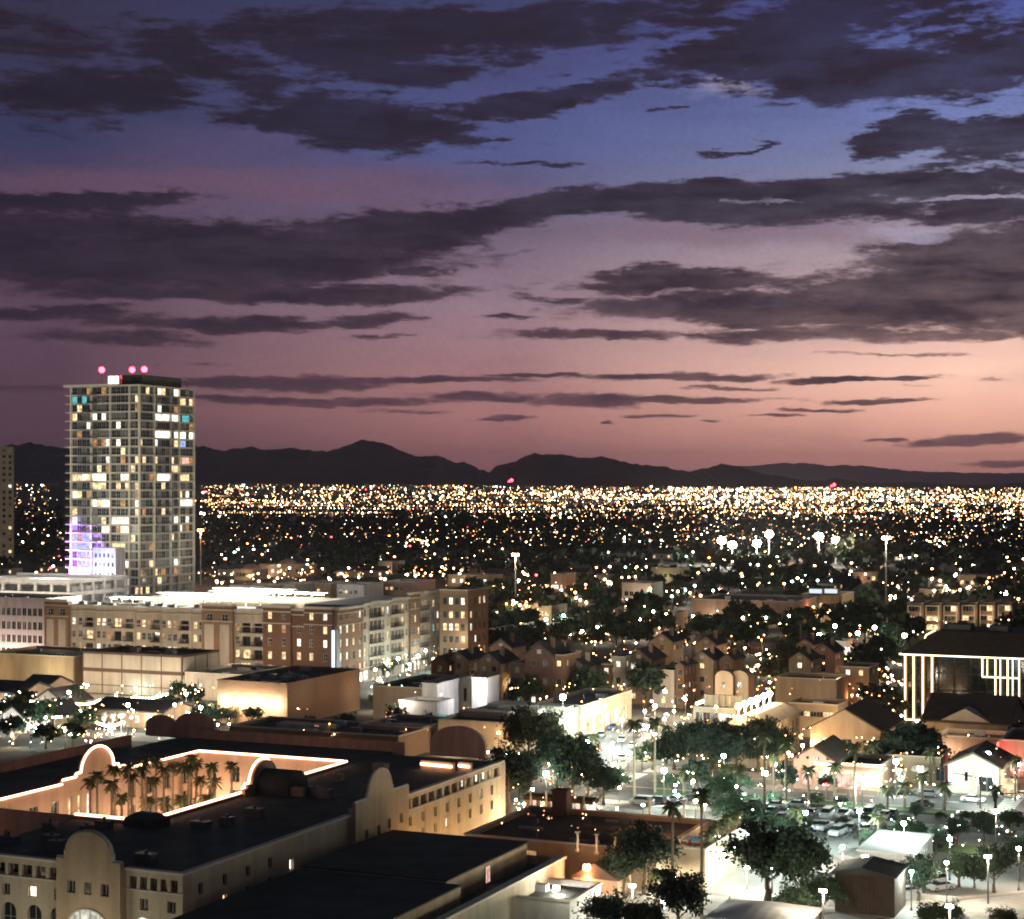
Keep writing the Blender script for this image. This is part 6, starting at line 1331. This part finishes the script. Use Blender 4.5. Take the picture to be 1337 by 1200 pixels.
for i, (px, py, lt, cc) in enumerate(sorted(av)):
    x, y = at(px, py, .4); car(x, y, radians(-90+12 if i % 2 else 90+12), 'car', cc, f'{cc} car {"driving on" if lt else "parked along"} the avenue, {ORD[i]} from the left', 'cars on the avenue', bool(lt))
for i, px in enumerate((648, 658, 668, 679, 690, 700, 711, 722)):
    x, y = at(px, 912, .4); car(x, y, radians(80), 'car', ['white', 'silver', 'red', 'white', 'grey', 'silver', 'white', 'black'][i], f'{["white","silver","red","white","grey","silver","white","black"][i]} car parked in front of the town house shop row, {ORD[i]} from the left', 'cars in front of the shop row')
fa = [(752,826,1),(765,823,0),(778,820,1),(790,818,0),(803,816,0),(817,813,1),(830,812,1),(845,810,0),(860,808,1),(878,806,0),(893,805,1),(742,832,1),(730,836,0),(770,830,0),(798,810,0)]
for i, (px, py, lt) in enumerate(sorted(fa)):
    x, y = at(px, py, .4); car(x, y, radians(100 if i % 2 else -80), 'car', random.choice(list(PAINT)), f'small car far off on the lit avenue beyond the town houses, {ORD[i]} from the left', 'far cars on the avenue', True)
for i, (px, py, c_) in enumerate(((617,812,'red'),(803,811,'red'),(793,818,'red'))):
    x, y = at(px, py, 4); o = thing('traffic_light', f'traffic light showing red on the far avenue, {ORD[i]} from the left', 'traffic light', (x, y, 0), 0, 'traffic lights'); b = MB(); b.cyl(0, 0, 0, 4, .1, k=6); b.build('pole', M['metal'], o); b = MB(); b.box(-.25, .25, -.2, .2, 3.2, 4.6); b.build('housing', M['rubber'], o); b = MB(); b.ball(0, -.25, 4.2, .35); b.build('lens', M['bulb_red'], o)
# traffic signal with mast arm at the crossing
for i, (px, py, arm) in enumerate(((1299,1080,12),(1280,1056,-4))):
    x, y = at(px, py, 0); o = thing('traffic_signal', ['black traffic signal with a long arm at the near corner of the crossing', 'slim black signal post on the median of the cross street'][i], 'traffic light', (x, y, 0)); b = MB(); b.cyl(0, 0, 0, 4.6, .13, .1, 8); b.rod((0, 0, 4.3), (arm*.9, arm*.35, 5.0), .07, 6); b.build('pole', M['rubber'], o)
    for q in (0, .5): b = MB(); b.box(arm*.9*q-.2, arm*.9*q+.2, arm*.35*q-.2, arm*.35*q+.1, 3.4+q, 4.6+q); b.build('housing', M['rubber'], o)

# ================================================================== MIDDLE DISTANCE
def mast(px, py0, py1, label, kd='white', s=1.0):
    x, y = at(px, py1, 0); D = -S_*x+C_*y; h = EYE-(py0-PY0)*D/F; o = thing('light_mast', label, 'light mast', (x, y, 0)); b = MB(); b.cyl(0, 0, 0, h, .35, .16, 8); b.build('pole', M['metal_pale'], o)
    b = MB(); b.cyl(0, 0, h, h+.4, .9, 1.1, 10); hd = b.build('lamp_ring', M['metal'], o); b = MB()
    for i in range(6): b.ball(1.0*cos(i*pi/3), 1.0*sin(i*pi/3), h-.1, .45, k=6, h=4)
    b.build('bulbs', M[COL4[kd][1]], hd); lamp('POINT', o, (0, -1, h-1.5), COL4[kd][0], 16000*s, .8); return o
mast(673, 724, 795, 'tall single light mast rising above the dark trees in the centre', 'warm'); mast(1157, 702, 812, 'very tall thin mast standing right of the stadium lights'); mast(262, 692, 764, 'tall mast just right of the glass tower', 'orange')
for i, (px, py) in enumerate(((942, 708), (956, 714), (1004, 700), (1069, 703), (1091, 708), (988, 712))):
    x, y = at(px, 737+i % 2*3, 0); D = -S_*x+C_*y; h = EYE-(py-PY0)*D/F; o = thing('stadium_light', f'stadium flood mast, {ORD[[0,1,3,4,5,2][i]]} from the left in the blazing sports ground', 'stadium light', (x, y, 0), A, 'stadium flood masts')
    b = MB(); b.cyl(0, 0, 0, h, .5, .3, 8); b.build('pole', M['metal_pale'], o); b = MB(); b.box(-1.6, 1.6, -.2, .4, h-.2, h+2.4); b.build('bank', M['metal'], o); b = MB()
    b.ball(0, -.6, h+1.1, .95, k=8, h=6)
    for a in range(7): b.ball(1.75*cos(a*2*pi/7), -.6, h+1.1+1.5*sin(a*2*pi/7), .72, k=7, h=5)
    b.build('lamps', em('stadium_glow', (1, .95, .82), 60) if i == 0 else bpy.data.materials['stadium_glow'], o); lamp('POINT', o, (0, -2.5, h+1), (1, .93, .78), 90000, 1.2)
treerow(SML, [(930,742,7,1),(948,745,6,1),(975,744,6,0),(1000,746,6,3),(1020,742,5,0),(1050,743,7,1),(1075,742,6,1),(1095,738,8,1),(1112,736,9,1),(1128,734,9,1),(1145,730,8,1),(1160,734,7,1),(1180,730,6,1),(1038,738,5,3)], 'lit by the stadium floods', 'trees at the sports ground')
def far_b(label, px, py, pl, pr, h, wall, roof='roof_dark', lit=0, lc=(1, .75, .5), fw=(), **k):
    q = bpix('far_building', label, (px, py, h), pl, pr, wall=wall, roof=roof, fw=fw, **k)
    if lit:
        for i in range(max(1, int(q.w/14))): lamp('POINT', q.t, (-q.w/2+7+i*14, -q.d/2-4, 2.5), lc, lit*.4, .5)
    return q
q = far_b('wide tan hall with lit panels and dark trees along its front', 1040, 786, 903, (30,), 8.5, 'stucco_pink', lit=2600)
for i in range(6): b = MB(); X = -q.w/2+4+i*(q.w-8)/5.5; b.box(X, X+4.5, -q.d/2-.3, -q.d/2-.01, .5, 4.2); q.part('panel', b, 'cream', False)
far_b('dark block with two long skylights shining on its roof', 1099, 777, 1047, (18,), 9, 'stucco_tan', lit=1600, fw=[(6, 5, 2.2, 2.4, 'win_warm'), (14, 5, 2, 2.4, 'win_white'), (20, 5, 1.6, 2.4, 'win_white')])
for px, lb_ in ((1066, 'left'), (1086, 'right')):
    x, y = at(px, 768, 11.3); b = MB(); b.box(-2.3, 2.3, -1.2, 1.2, -2.2, 0); b.box(-2.1, 2.1, -1.25, -1.21, -1.6, -.2, 1); o = b.build('skylight', [M['roof_dark'], em('sky_pane', (.8, .9, 1), 1.0) if lb_ == 'left' else bpy.data.materials['sky_pane']], None, (x, y, 11.3)); tag(o, f'{lb_} one of two bluish lit skylights on the dark block', 'skylight', 'lit skylights')
far_b('small lit pavilion with white front among cool street lamps', 1104, 838, 1072, (8,), 4.5, 'cream', lit=900, fw=[(3, 2, 3, 2.4, 'win_bright'), (7.5, 2, 3, 2.4, 'win_white')])
far_b('long brown block behind the row of cool lamps', 1166, 818, 1102, (12,), 5, 'brick_brown', lit=1500, lc=(.8, 1, .9))
x0_ = 1322
for i in range(6):
    pr_ = 1322-i*23.5; q = bpix('row_house', ('row house with lit balcony frames, '+ORD[5-i]+' from the left in the dark terrace'), (pr_, 787+.2*i, 9.5), pr_-20, (12,), wall='brick_brown', roof='roof_dark', cat='house', group='dark terrace of row houses', fw=grid_wins(.4, left_w(*at(pr_, 787, 9.5), pr_-20)-.4, 2, (2.2, 5.0, 7.8), 2.0, 1.8, (('win_warm', .3), ('glass', .5), ('win_dim', .2))))
    b = MB(); b.box(-q.w/2+.3, -q.w/2+.6, -q.d/2-1.3, -q.d/2-1.0, 0, 8.6); b.box(q.w/2-.6, q.w/2-.3, -q.d/2-1.3, -q.d/2-1.0, 0, 8.6); b.box(-q.w/2+.3, q.w/2-.3, -q.d/2-1.3, -q.d/2-.01, 8.61, 8.9); b.box(-q.w/2+.61, q.w/2-.61, -q.d/2-1.25, -q.d/2-1.02, 5.6, 5.9); q.part('balcony', b, 'cream', False)
    b = MB(); b.box(-1, 1, 0, 2, 9.5, 11.4); q.part('chimney', b, 'brick_brown', False); lamp('POINT', q.t, (0, -q.d/2-5, 6), (1, .78, .5), 420, .4)
for lb_, px, py, pl, h, wl, lt in (('domed orange lit building alone in the dark trees right of the tower', 395,738,338,6,'stucco_pink',2400),('tan box lit by white lamps above the avenue bend', 850,762,812,8,'cream',2200),('low lit shed left of the tan box', 795,752,755,5,'stucco_tan',1200),('small orange lit tower block left of the long dark grove', 735,750,719,10,'stucco_pink',1400),
    ('orange building with a red sign below the stadium trees', 1146,748,1108,5,'stucco_pink',1500),('pale low building at the foot of the tall centre mast', 720,792,680,5,'stucco',1500),('white roofed depot right of the long apartment roof', 708,818,672,5,'cream',1200),('low warm motel left of the avenue bend', 664,822,640,5,'stucco_tan',1200),
    ('small lit office under the orange lamps left of the domed building', 330,744,306,5,'stucco_tan',1400),('narrow lit block in the middle of the dark suburbs', 512,734,494,6,'stucco_pink',1300),('long low school with many small lights', 640,752,585,5,'stucco_tan',1000),('pale warehouse under the white lamps left of the stadium', 888,742,850,7,'cream',1600),
    ('lit corner building by the right end of the dark hall', 1226,770,1200,6,'stucco_tan',900),('brown motel with lit ground floor at the far right', 1290,752,1250,6,'stucco_tan',900),('tan block above the row houses', 1240,756,1212,6,'stucco_tan',700),('low store with orange canopy left of the wide tan hall', 880,802,848,5,'stucco_pink',1400)):
    q = far_b(lb_, px, py, pl, (14,), h, wl, lit=lt, lc=(1, random.uniform(.6, .85), random.uniform(.35, .6)), fw=grid_wins(.8, left_w(*at(px, py, h), pl)-.8, 5, (h*.5,), 1.6, 1.8, LIVELY))
    if 'domed' in lb_: b = MB(); b.ball(0, 0, h-.5, 5, k=16, h=10, sz=.6); q.part('dome', b, 'stucco_pink', False)
# distant houses: each its own, small
dist_h = []
rs3 = random.Random(12); HM = {}
for k_, (wl_, w_) in enumerate((('stucco_tan', 9), ('cream', 12), ('stucco_pink', 8), ('brick_brown', 10), ('stucco', 14))):
    b = MB(); b.box(-w_/2, w_/2, -4, 4, 0, 3.4, 0); b.prism([(-4.5, 3.41), (4.5, 3.41), (0, 5.4)], 'x', -w_/2-.4, w_/2+.4, 1)
    for i in range(3): X = -w_/2+1.3+i*(w_-2.6)/2; b.box(X-.6, X+.6, -4.06, -4.003, 1, 2.4, 2 if i != k_ % 3 else 3)
    HM[k_] = b.mesh('far_house', [M[wl_], M['shingle'], M['win_warm'], M['glass']])
# ------------------------------------------------------------------ the city lights
def groundpt(px, py):                                # where a sight line meets the valley floor
    a = (px-PX0)/F
    lo_, hi_ = 200.0, 15500.0
    for _ in range(40):
        m_ = (lo_+hi_)/2; yy = PY0+(EYE-land(m_, a))*F/m_
        if yy > py: lo_ = m_
        else: hi_ = m_
    D = (lo_+hi_)/2; X = a*D; return C_*X-S_*D, S_*X+C_*D, land(D, a), D
def visible(px, py): return not (80 < px < 262 and py < 790) and not (px < 10)
CK = ['warm', 'white', 'orange', 'cool', 'red']
def pickc(r, px): 
    u = r.random()
    return 'warm' if u < .5 else 'white' if u < .72 else 'orange' if u < .86 else 'cool' if u < .975 else 'red'
EMC = {'warm': em('city_warm', (1, .56, .24), 22), 'white': em('city_white', (1, .8, .52), 30), 'orange': em('city_orange', (1, .38, .12), 18), 'cool': em('city_cool', (.65, 1, .85), 20), 'red': em('city_red', (1, .08, .08), 14)}
DIM = {'warm': em('city_warm_dim', (1, .52, .22), 3.2), 'white': em('city_white_dim', (1, .72, .42), 3.6), 'orange': em('city_orange_dim', (1, .36, .12), 2.6), 'cool': em('city_cool_dim', (.6, .95, .8), 2.4), 'red': em('city_red_dim', (1, .12, .1), 1.5)}
# individually placed distant lamps between the avenue and the dark suburbs
DL = {}
for k in CK:
    b = MB(); b.cyl(0, 0, 0, 5.6, .12, .08, 5); b.ball(0, 0, 6.0, .42, 1, k=7, h=5); DL[k] = b.mesh('distant_lamp', [M['metal'], EMC[k]])
cand = []
r4 = random.Random(99)
while len(cand) < 290:
    px = r4.uniform(-10, 1350); py = r4.choice((r4.uniform(690, 760), r4.uniform(700, 800), r4.uniform(735, 790)))
    if px < 640 and py > 762: continue
    if not visible(px, py): continue
    if r4.random() < .25 and cand: q = r4.choice(cand); px, py = q[0]+r4.uniform(-22, 22), q[1]+r4.uniform(-4, 4)
    if 90 < px < 262: continue
    cand.append((px, py))
region = lambda px, py: ('left of the glass tower' if px < 90 else 'between tower and centre mast' if px < 673 else 'between centre mast and stadium' if px < 930 else 'round the stadium' if px < 1157 else 'right of the very tall mast')
bypow = sorted(cand, key=lambda q: -q[1])[:95]; bp = set(bypow)
for i, (px, py) in enumerate(cand):
    kd = pickc(r4, px); x, y = at(px, py, 6); D = -S_*x+C_*y; s = r4.uniform(.7, 1.25)*min(1.5, D/650); o = put('distant_lamp', DL[kd], None, (x, y, 0), 0, (s, s, 1))
    tag(o, f'small {COL4[kd][2]} lamp glowing in the dark suburbs {region(px, py)}', 'street lamp', f'{COL4[kd][2]} suburb lamps {region(px, py)}')
    if (px, py) in bp or i % 4 == 0: lamp('POINT', o, (0, 0, 5.0), COL4[kd][0], 750 if kd != 'red' else 400, .4)
# the sea of lights past that: uncountable
sea = {k: MB() for k in CK}
def star(px, py, rpx, kd, h=9.0):
    x, y, z, D = groundpt(px, py); r_ = rpx*D/F*.40; sea[kd].ball(x, y, z+max(h, r_), r_, 1 if r4.random() < .55 and rpx < 1.8 else 0, k=6, h=4)
n = 0
for _ in range(12500):
    px = r4.uniform(-30, 1370); u = r4.random()
    top = 631 if px < 300 else 631+(px-300)*.0055
    if u < .62: py = top+3+abs(r4.gauss(0, 15))
    elif u < .86: py = top+12+r4.uniform(0, 42)
    else: py = r4.uniform(672, 735)
    right = min(1, max(0, (px-250)/900)); dens = .32+.68*right
    if py < 675 and r4.random() > dens*(.35+.9*abs(sin(px*.021+2*sin(px*.013))*sin(py*.31+px*.004))): continue
    if py >= 668 and r4.random() > (.8 if px > 860 else .42): continue
    if px < 262 and r4.random() > .35: continue
    if not visible(px, py): continue
    kd = pickc(r4, px); big = r4.random(); rp = r4.uniform(.45, 1.2) if big < .84 else r4.uniform(1.2, 2.0) if big < .965 else r4.uniform(2.2, 4.0)
    if py > 690: rp = r4.uniform(.4, 1.3)
    star(px, py, rp, kd)
# lamps along the street grid of the suburbs
def lampxy(x, y, rpx, kd):
    D = -S_*x+C_*y; X = C_*x+S_*y; px, py = PX0+X/D*F, PY0+(EYE-7)*F/D
    if px < -20 or px > 1360 or (80 < px < 262) or (px < 640 and py > 758): return
    r_ = rpx*D/F*.40; sea[kd].ball(x, y, 7, r_, 1 if r4.random() < .45 else 0, k=6, h=4)
yy = 560.0
while yy < 4300:
    on = True; kd = r4.choice(('warm', 'warm', 'white', 'orange', 'cool'))
    xx = -yy*.9-200
    while xx < yy*.35+300:
        if r4.random() < .045: on = not on; kd = r4.choice(('warm', 'warm', 'white', 'orange'))
        if on and r4.random() < (.8 if sin(xx*.004+yy*.003)+sin(yy*.011) > -.4 else .15): lampxy(xx+r4.uniform(-4, 4), yy+r4.uniform(-3, 3), r4.uniform(.5, 1.35), kd)
        xx += r4.uniform(16, 34)*(1+yy/2600)
    yy *= 1.075
xx = -3300.0
while xx < 1300:
    on = r4.random() < .6; kd = r4.choice(('warm', 'white', 'orange')); y2 = 600.0
    while y2 < 4300:
        if r4.random() < .08: on = not on
        if on: lampxy(xx+r4.uniform(-3, 3), y2, r4.uniform(.5, 1.3), kd)
        y2 *= r4.uniform(1.018, 1.04)
    xx += r4.uniform(70, 150)
# rows of lamps along the straight boulevards
for k in range(34):
    py = 641+k*1.15+r4.uniform(-.6, .6); a = r4.uniform(250, 1200); w_ = r4.uniform(40, 230); nn = int(w_/r4.uniform(3.2, 6)); kd = r4.choice(('warm', 'white', 'warm', 'orange'))
    for i in range(nn): star(a+w_*i/nn+r4.uniform(-.6, .6), py+i*.01+r4.uniform(-.25, .25), r4.uniform(.6, 1.4), kd if r4.random() < .85 else 'white')
for cx_, cy_, sx_, sy_, nn, kd in ((330,658,38,2.2,26,'orange'),(400,662,26,1.6,16,'white'),(455,655,40,2,22,'warm'),(520,663,14,2,14,'orange'),(270,656,20,2,12,'orange'),(560,652,40,3,26,'white'),(958,640,14,1.3,22,'white'),(700,648,60,3,40,'warm'),(830,650,60,3.5,60,'white'),(960,656,50,4,60,'white'),(1060,650,70,5,90,'white'),(1180,655,60,5,70,'white'),(1290,650,50,6,70,'warm'),(1120,668,60,3,40,'warm'),(740,668,70,2,40,'white'),(900,668,60,2,26,'warm'),(610,705,30,2,12,'warm'),(1240,706,24,4,12,'warm'),(590,745,30,5,16,'warm'),(700,785,40,2,22,'warm'),(690,700,30,6,14,'warm')):
    for _ in range(nn): star(r4.gauss(cx_, sx_), max(638, r4.gauss(cy_, sy_)), r4.uniform(.7, 2.4 if cy_ < 680 else 1.6), kd if r4.random() < .8 else 'warm', 6.0)
for k in CK: o = sea[k].build('city_lights', [EMC[k], DIM[k]]); tag(o, f'{COL4[k][2]} share of the uncountable city lights spread to the foot of the mountains', 'city lights', None, 'stuff')
for i, (px, py, lb_) in enumerate(((668, 628, 'distant transmitter with red lights above the city lights in the centre'), (1089, 634, 'distant transmitter with a red light at the right'))):
    D = 9500; X = (px-PX0)/F*D; zt = EYE-(py-PY0)*D/F; b = MB(); b.cyl(0, 0, 0, zt-land(D, X/D)+8, 5, 3, 5, 0); b.ball(0, 0, zt-land(D, X/D)+12, 9, 1, k=8, h=5); b.ball(-14, 0, zt-land(D, X/D)+6, 6, 1, k=8, h=5)
    o = b.build('transmitter', [M['metal'], M['bulb_red']], None, (C_*X-S_*D, S_*X+C_*D, land(D, X/D)-8)); tag(o, lb_, 'transmitter')
# houses and trees of the suburbs
used = []
for i in range(150):
    px, py = r4.uniform(-10, 1350), r4.uniform(700, 812)
    if px < 640 and py > 760: py = r4.uniform(700, 758)
    if 85 < px < 262: continue
    x, y = at(px, py, 0); o = put('far_house', HM[r4.randrange(5)], None, (x, y, 0), r4.choice((0, 0, pi/2)), 1.0); tag(o, 'suburban house half lost in dark trees '+region(px, py), 'house', 'suburban houses '+region(px, py))
cnt = 0
for i in range(215):
    px, py = r4.uniform(-10, 1350), r4.choice((r4.uniform(765, 850), r4.uniform(735, 850)))
    if px < 615 and py > 765: continue
    if 85 < px < 262: continue
    x, y = at(px, py, 0)
    if any(abs(x-a) < 14 and abs(y-b_) < 12 for a, b_ in [(q[0], q[1]) for q in AVE]): continue
    v = r4.randrange(4); tree(SML, x, y, r4.uniform(.9, 1.6), f'{KINDW[v % 4]} tree in the dark belt {region(px, py)}', f'{KINDW[v % 4]} trees of the dark belt {region(px, py)}', v)
rs = np.random.RandomState(5); PP = []
for _ in range(3600):
    px, py = rs.uniform(-60, 1400), 634+abs(rs.normal(0, 1))**1*45+28
    if py > 790 or (px < 640 and py > 752) or (80 < px < 262): continue
    x, y = at(px, py, 0); s = rs.uniform(3.2, 6.2); m_ = 22; c = rs.randn(m_, 3)*np.array([s*.42, s*.42, s*.3])+np.array([x, y, s*.75]); c[:, 2] = np.maximum(c[:, 2], .3); PP.append(c)
P = np.concatenate(PP); U, V = rnd_frames(len(P), 1.5, rs); me = quads(P, U, V, LEAF[2], 'tree_canopy'); o = put('tree_canopy', me); tag(o, 'dark mass of trees covering the far suburbs up to the belt of city lights', 'trees', None, 'stuff')
# haze over the valley
hz = MB(); hz.box(-33000, 33000, -3700, 52000, -30, 1000); me = hz.mesh('haze', [])
hm = bpy.data.materials.new('haze'); hm.use_nodes = True; t = hm.node_tree; t.nodes.clear()
vo = t.nodes.new('ShaderNodeVolumePrincipled'); ou = t.nodes.new('ShaderNodeOutputMaterial'); t.links.new(vo.outputs[0], ou.inputs['Volume'])
vo.inputs['Color'].default_value = (.86, .84, .88, 1); vo.inputs['Density'].default_value = 2.2e-5; vo.inputs['Anisotropy'].default_value = .7
me.materials.append(hm); o = put('haze', me, None, (0, 0, 0), A); o['kind'] = 'stuff'; o['label'] = 'thin dusk haze over the whole valley'
# dark tree masses and small lamps between the town houses and the far avenue
r5 = random.Random(31)
extra = []
for x0_, x1_, y0_, y1_, n_ in ((615, 1180, 826, 850, 46), (640, 900, 846, 872, 12), (1010, 1180, 850, 905, 22), (905, 1040, 826, 848, 10), (1200, 1337, 800, 822, 14), (600, 720, 770, 812, 14), (1040, 1180, 806, 826, 6), (560, 700, 905, 935, 4), (700, 760, 990, 1030, 3)):
    for _ in range(n_): extra.append((r5.uniform(x0_, x1_), r5.uniform(y0_, y1_)))
extra.sort()
for i, (px, py) in enumerate(extra):
    x, y = at(px, py, 0)
    if any(abs(x-(np.interp(y, [q[1] for q in AVE], [q[0] for q in AVE]))) < 10 for _ in (0,)): continue
    v = r5.randrange(5); tree(MID, x, y, r5.uniform(.75, 1.35), f'{KINDW[v % 4]} tree filling the gaps round the town houses, {("left" if px < 800 else "middle" if px < 1000 else "right")} stretch', f'{KINDW[v % 4]} gap trees, {("left" if px < 800 else "middle" if px < 1000 else "right")} stretch', v)
for i in range(16):
    px, py = r5.uniform(620, 1180), r5.uniform(838, 880); x, y = at(px, py, 0); palm(x, y, r5.uniform(6, 9), f'palm standing over the town house roofs, {("left" if px < 800 else "middle" if px < 1000 else "right")} stretch', f'palms over the town houses, {("left" if px < 800 else "middle" if px < 1000 else "right")} stretch', .85)
SB = {}
for k in CK:
    b = MB(); b.cyl(0, 0, 0, 2.0, .05, .04, 5); b.ball(0, 0, 2.15, .17, 1, k=7, h=5); SB[k] = b.mesh('garden_lamp', [M['metal'], M[COL4[k][1]]])
gl_ = []
for x0_, x1_, y0_, y1_, n_, ks in ((600, 1180, 815, 900, 90, ('warm', 'warm', 'white', 'orange')), (560, 760, 940, 1000, 12, ('warm', 'cool', 'white')), (840, 1160, 880, 990, 34, ('warm', 'white', 'orange')), (0, 300, 895, 960, 50, ('warm', 'white', 'cool')), (650, 720, 1040, 1070, 8, ('warm', 'warm', 'orange')), (1130, 1230, 930, 1000, 16, ('warm', 'white')), (1190, 1337, 795, 822, 18, ('warm', 'white')), (780, 1000, 1000, 1060, 14, ('cool', 'white')), (1060, 1330, 990, 1030, 14, ('warm', 'white', 'red'))):
    for _ in range(n_): gl_.append((r5.uniform(x0_, x1_), r5.uniform(y0_, y1_), r5.choice(ks)))
gl_.sort()
for i, (px, py, kd) in enumerate(gl_):
    x, y = at(px, py, 2.15); s = r5.uniform(.8, 1.5); o = put('garden_lamp', SB[kd], None, (x, y, 0), 0, (s, s, 1))
    w_ = 'in the pub yards' if px < 320 else zone(px, py).replace('in the pub district behind the hotel', 'in the pub yards')
    tag(o, f'small {COL4[kd][2]} garden lamp {w_}', 'garden lamp', f'{COL4[kd][2]} garden lamps {w_}')
    if i % 3 == 0: lamp('POINT', o, (0, -.2, 1.8), COL4[kd][0], r5.choice((200, 420, 700)), .2)
# added lanterns brighten the paving at the restaurant corner and on the avenue
for i, (px, py, h, kd, pw_) in enumerate(((880,930,3,'warm',2600),(895,915,3,'warm',2600),(868,940,3,'warm',2200),(855,960,3,'white',2200),(935,925,8.5,'warm',1400),(1048,975,3,'warm',1500),(1030,985,3,'warm',1800),(1012,1000,3,'warm',1800),(820,985,3,'white',1500),(800,1000,3,'warm',1500),(780,1020,3,'white',1200),(905,1022,3,'warm',1200),(1120,990,3,'warm',900),(842,930,3,'white',1800))):
    x, y = at(px, py, h); o = thing('added_lantern', f'added lantern brightening the paving at the restaurant corner and avenue, {ORD[i]} in the cluster', 'lantern', (x, y, 0), 0, 'added lanterns at the restaurant corner'); b = MB(); b.cyl(0, 0, 0, h, .06, k=6); b.build('pole', M['metal'], o); b = MB(); b.ball(0, 0, h+.2, .26); b.build('bulb', M[COL4[kd][1]], o); lamp('POINT', o, (0, 0, h-.25), COL4[kd][0], pw_, .25)

# the hundreds of tiny porch, window and path lights of the old town: past counting
tiny = {k: MB() for k in ('warm', 'white', 'orange', 'cool')}
def tl(px, py, h, rpx, kd):
    x, y = at(px, py, h); D = -S_*x+C_*y; tiny[kd].ball(x, y, h, rpx*D/F*.45, 1 if r5.random() < .4 else 0, k=6, h=4)
for x0_, x1_, y0_, y1_, n_, ks in ((600, 1180, 762, 905, 420, ('warm', 'warm', 'white', 'orange')), (840, 1180, 880, 1000, 150, ('warm', 'warm', 'white', 'orange')), (700, 900, 895, 1020, 80, ('white', 'cool', 'warm')), (1180, 1337, 770, 830, 60, ('warm', 'white')), (1130, 1337, 900, 1030, 90, ('warm', 'white', 'orange')), (0, 300, 892, 970, 170, ('warm', 'white', 'cool', 'warm')),
                               (260, 600, 740, 764, 60, ('warm', 'white', 'orange')), (640, 790, 1000, 1085, 50, ('warm', 'orange')), (900, 1337, 1000, 1110, 110, ('cool', 'white', 'cool')), (380, 640, 925, 975, 30, ('warm', 'orange')), (490, 575, 850, 905, 40, ('white', 'cool', 'warm'))):
    for _ in range(n_):
        cx_, cy_ = r5.uniform(x0_, x1_), r5.uniform(y0_, y1_)
        for _ in range(r5.choice((1, 1, 1, 2, 4))): tl(cx_+r5.gauss(0, 4), cy_+r5.gauss(0, 1.2), r5.uniform(1.5, 6.5), r5.uniform(.8, 2.1), r5.choice(ks))
for k, b in tiny.items(): o = b.build('porch_lights', [EMC[k], DIM[k]]); tag(o, f'countless tiny {COL4[k][2]} porch and path lights of the old town', 'lights', None, 'stuff')

for i, (px, py, pt) in enumerate(((775,1000,962),(742,1002,966),(900,1000,948),(870,998,950),(1140,1020,972),(1215,1026,980),(1262,1034,985),(1090,1048,1000),(1204,1058,1012),(1325,1046,990),(1040,1100,1058),(1146,1108,1066))):
    x, y = at(px, py, 0); D = -S_*x+C_*y; palm(x, y, EYE-(pt-PY0)*D/F, f'slim palm among the street lamps of the lower right, {ORD[i]} placed towards the car park', 'slim palms among the street lamps', .8)
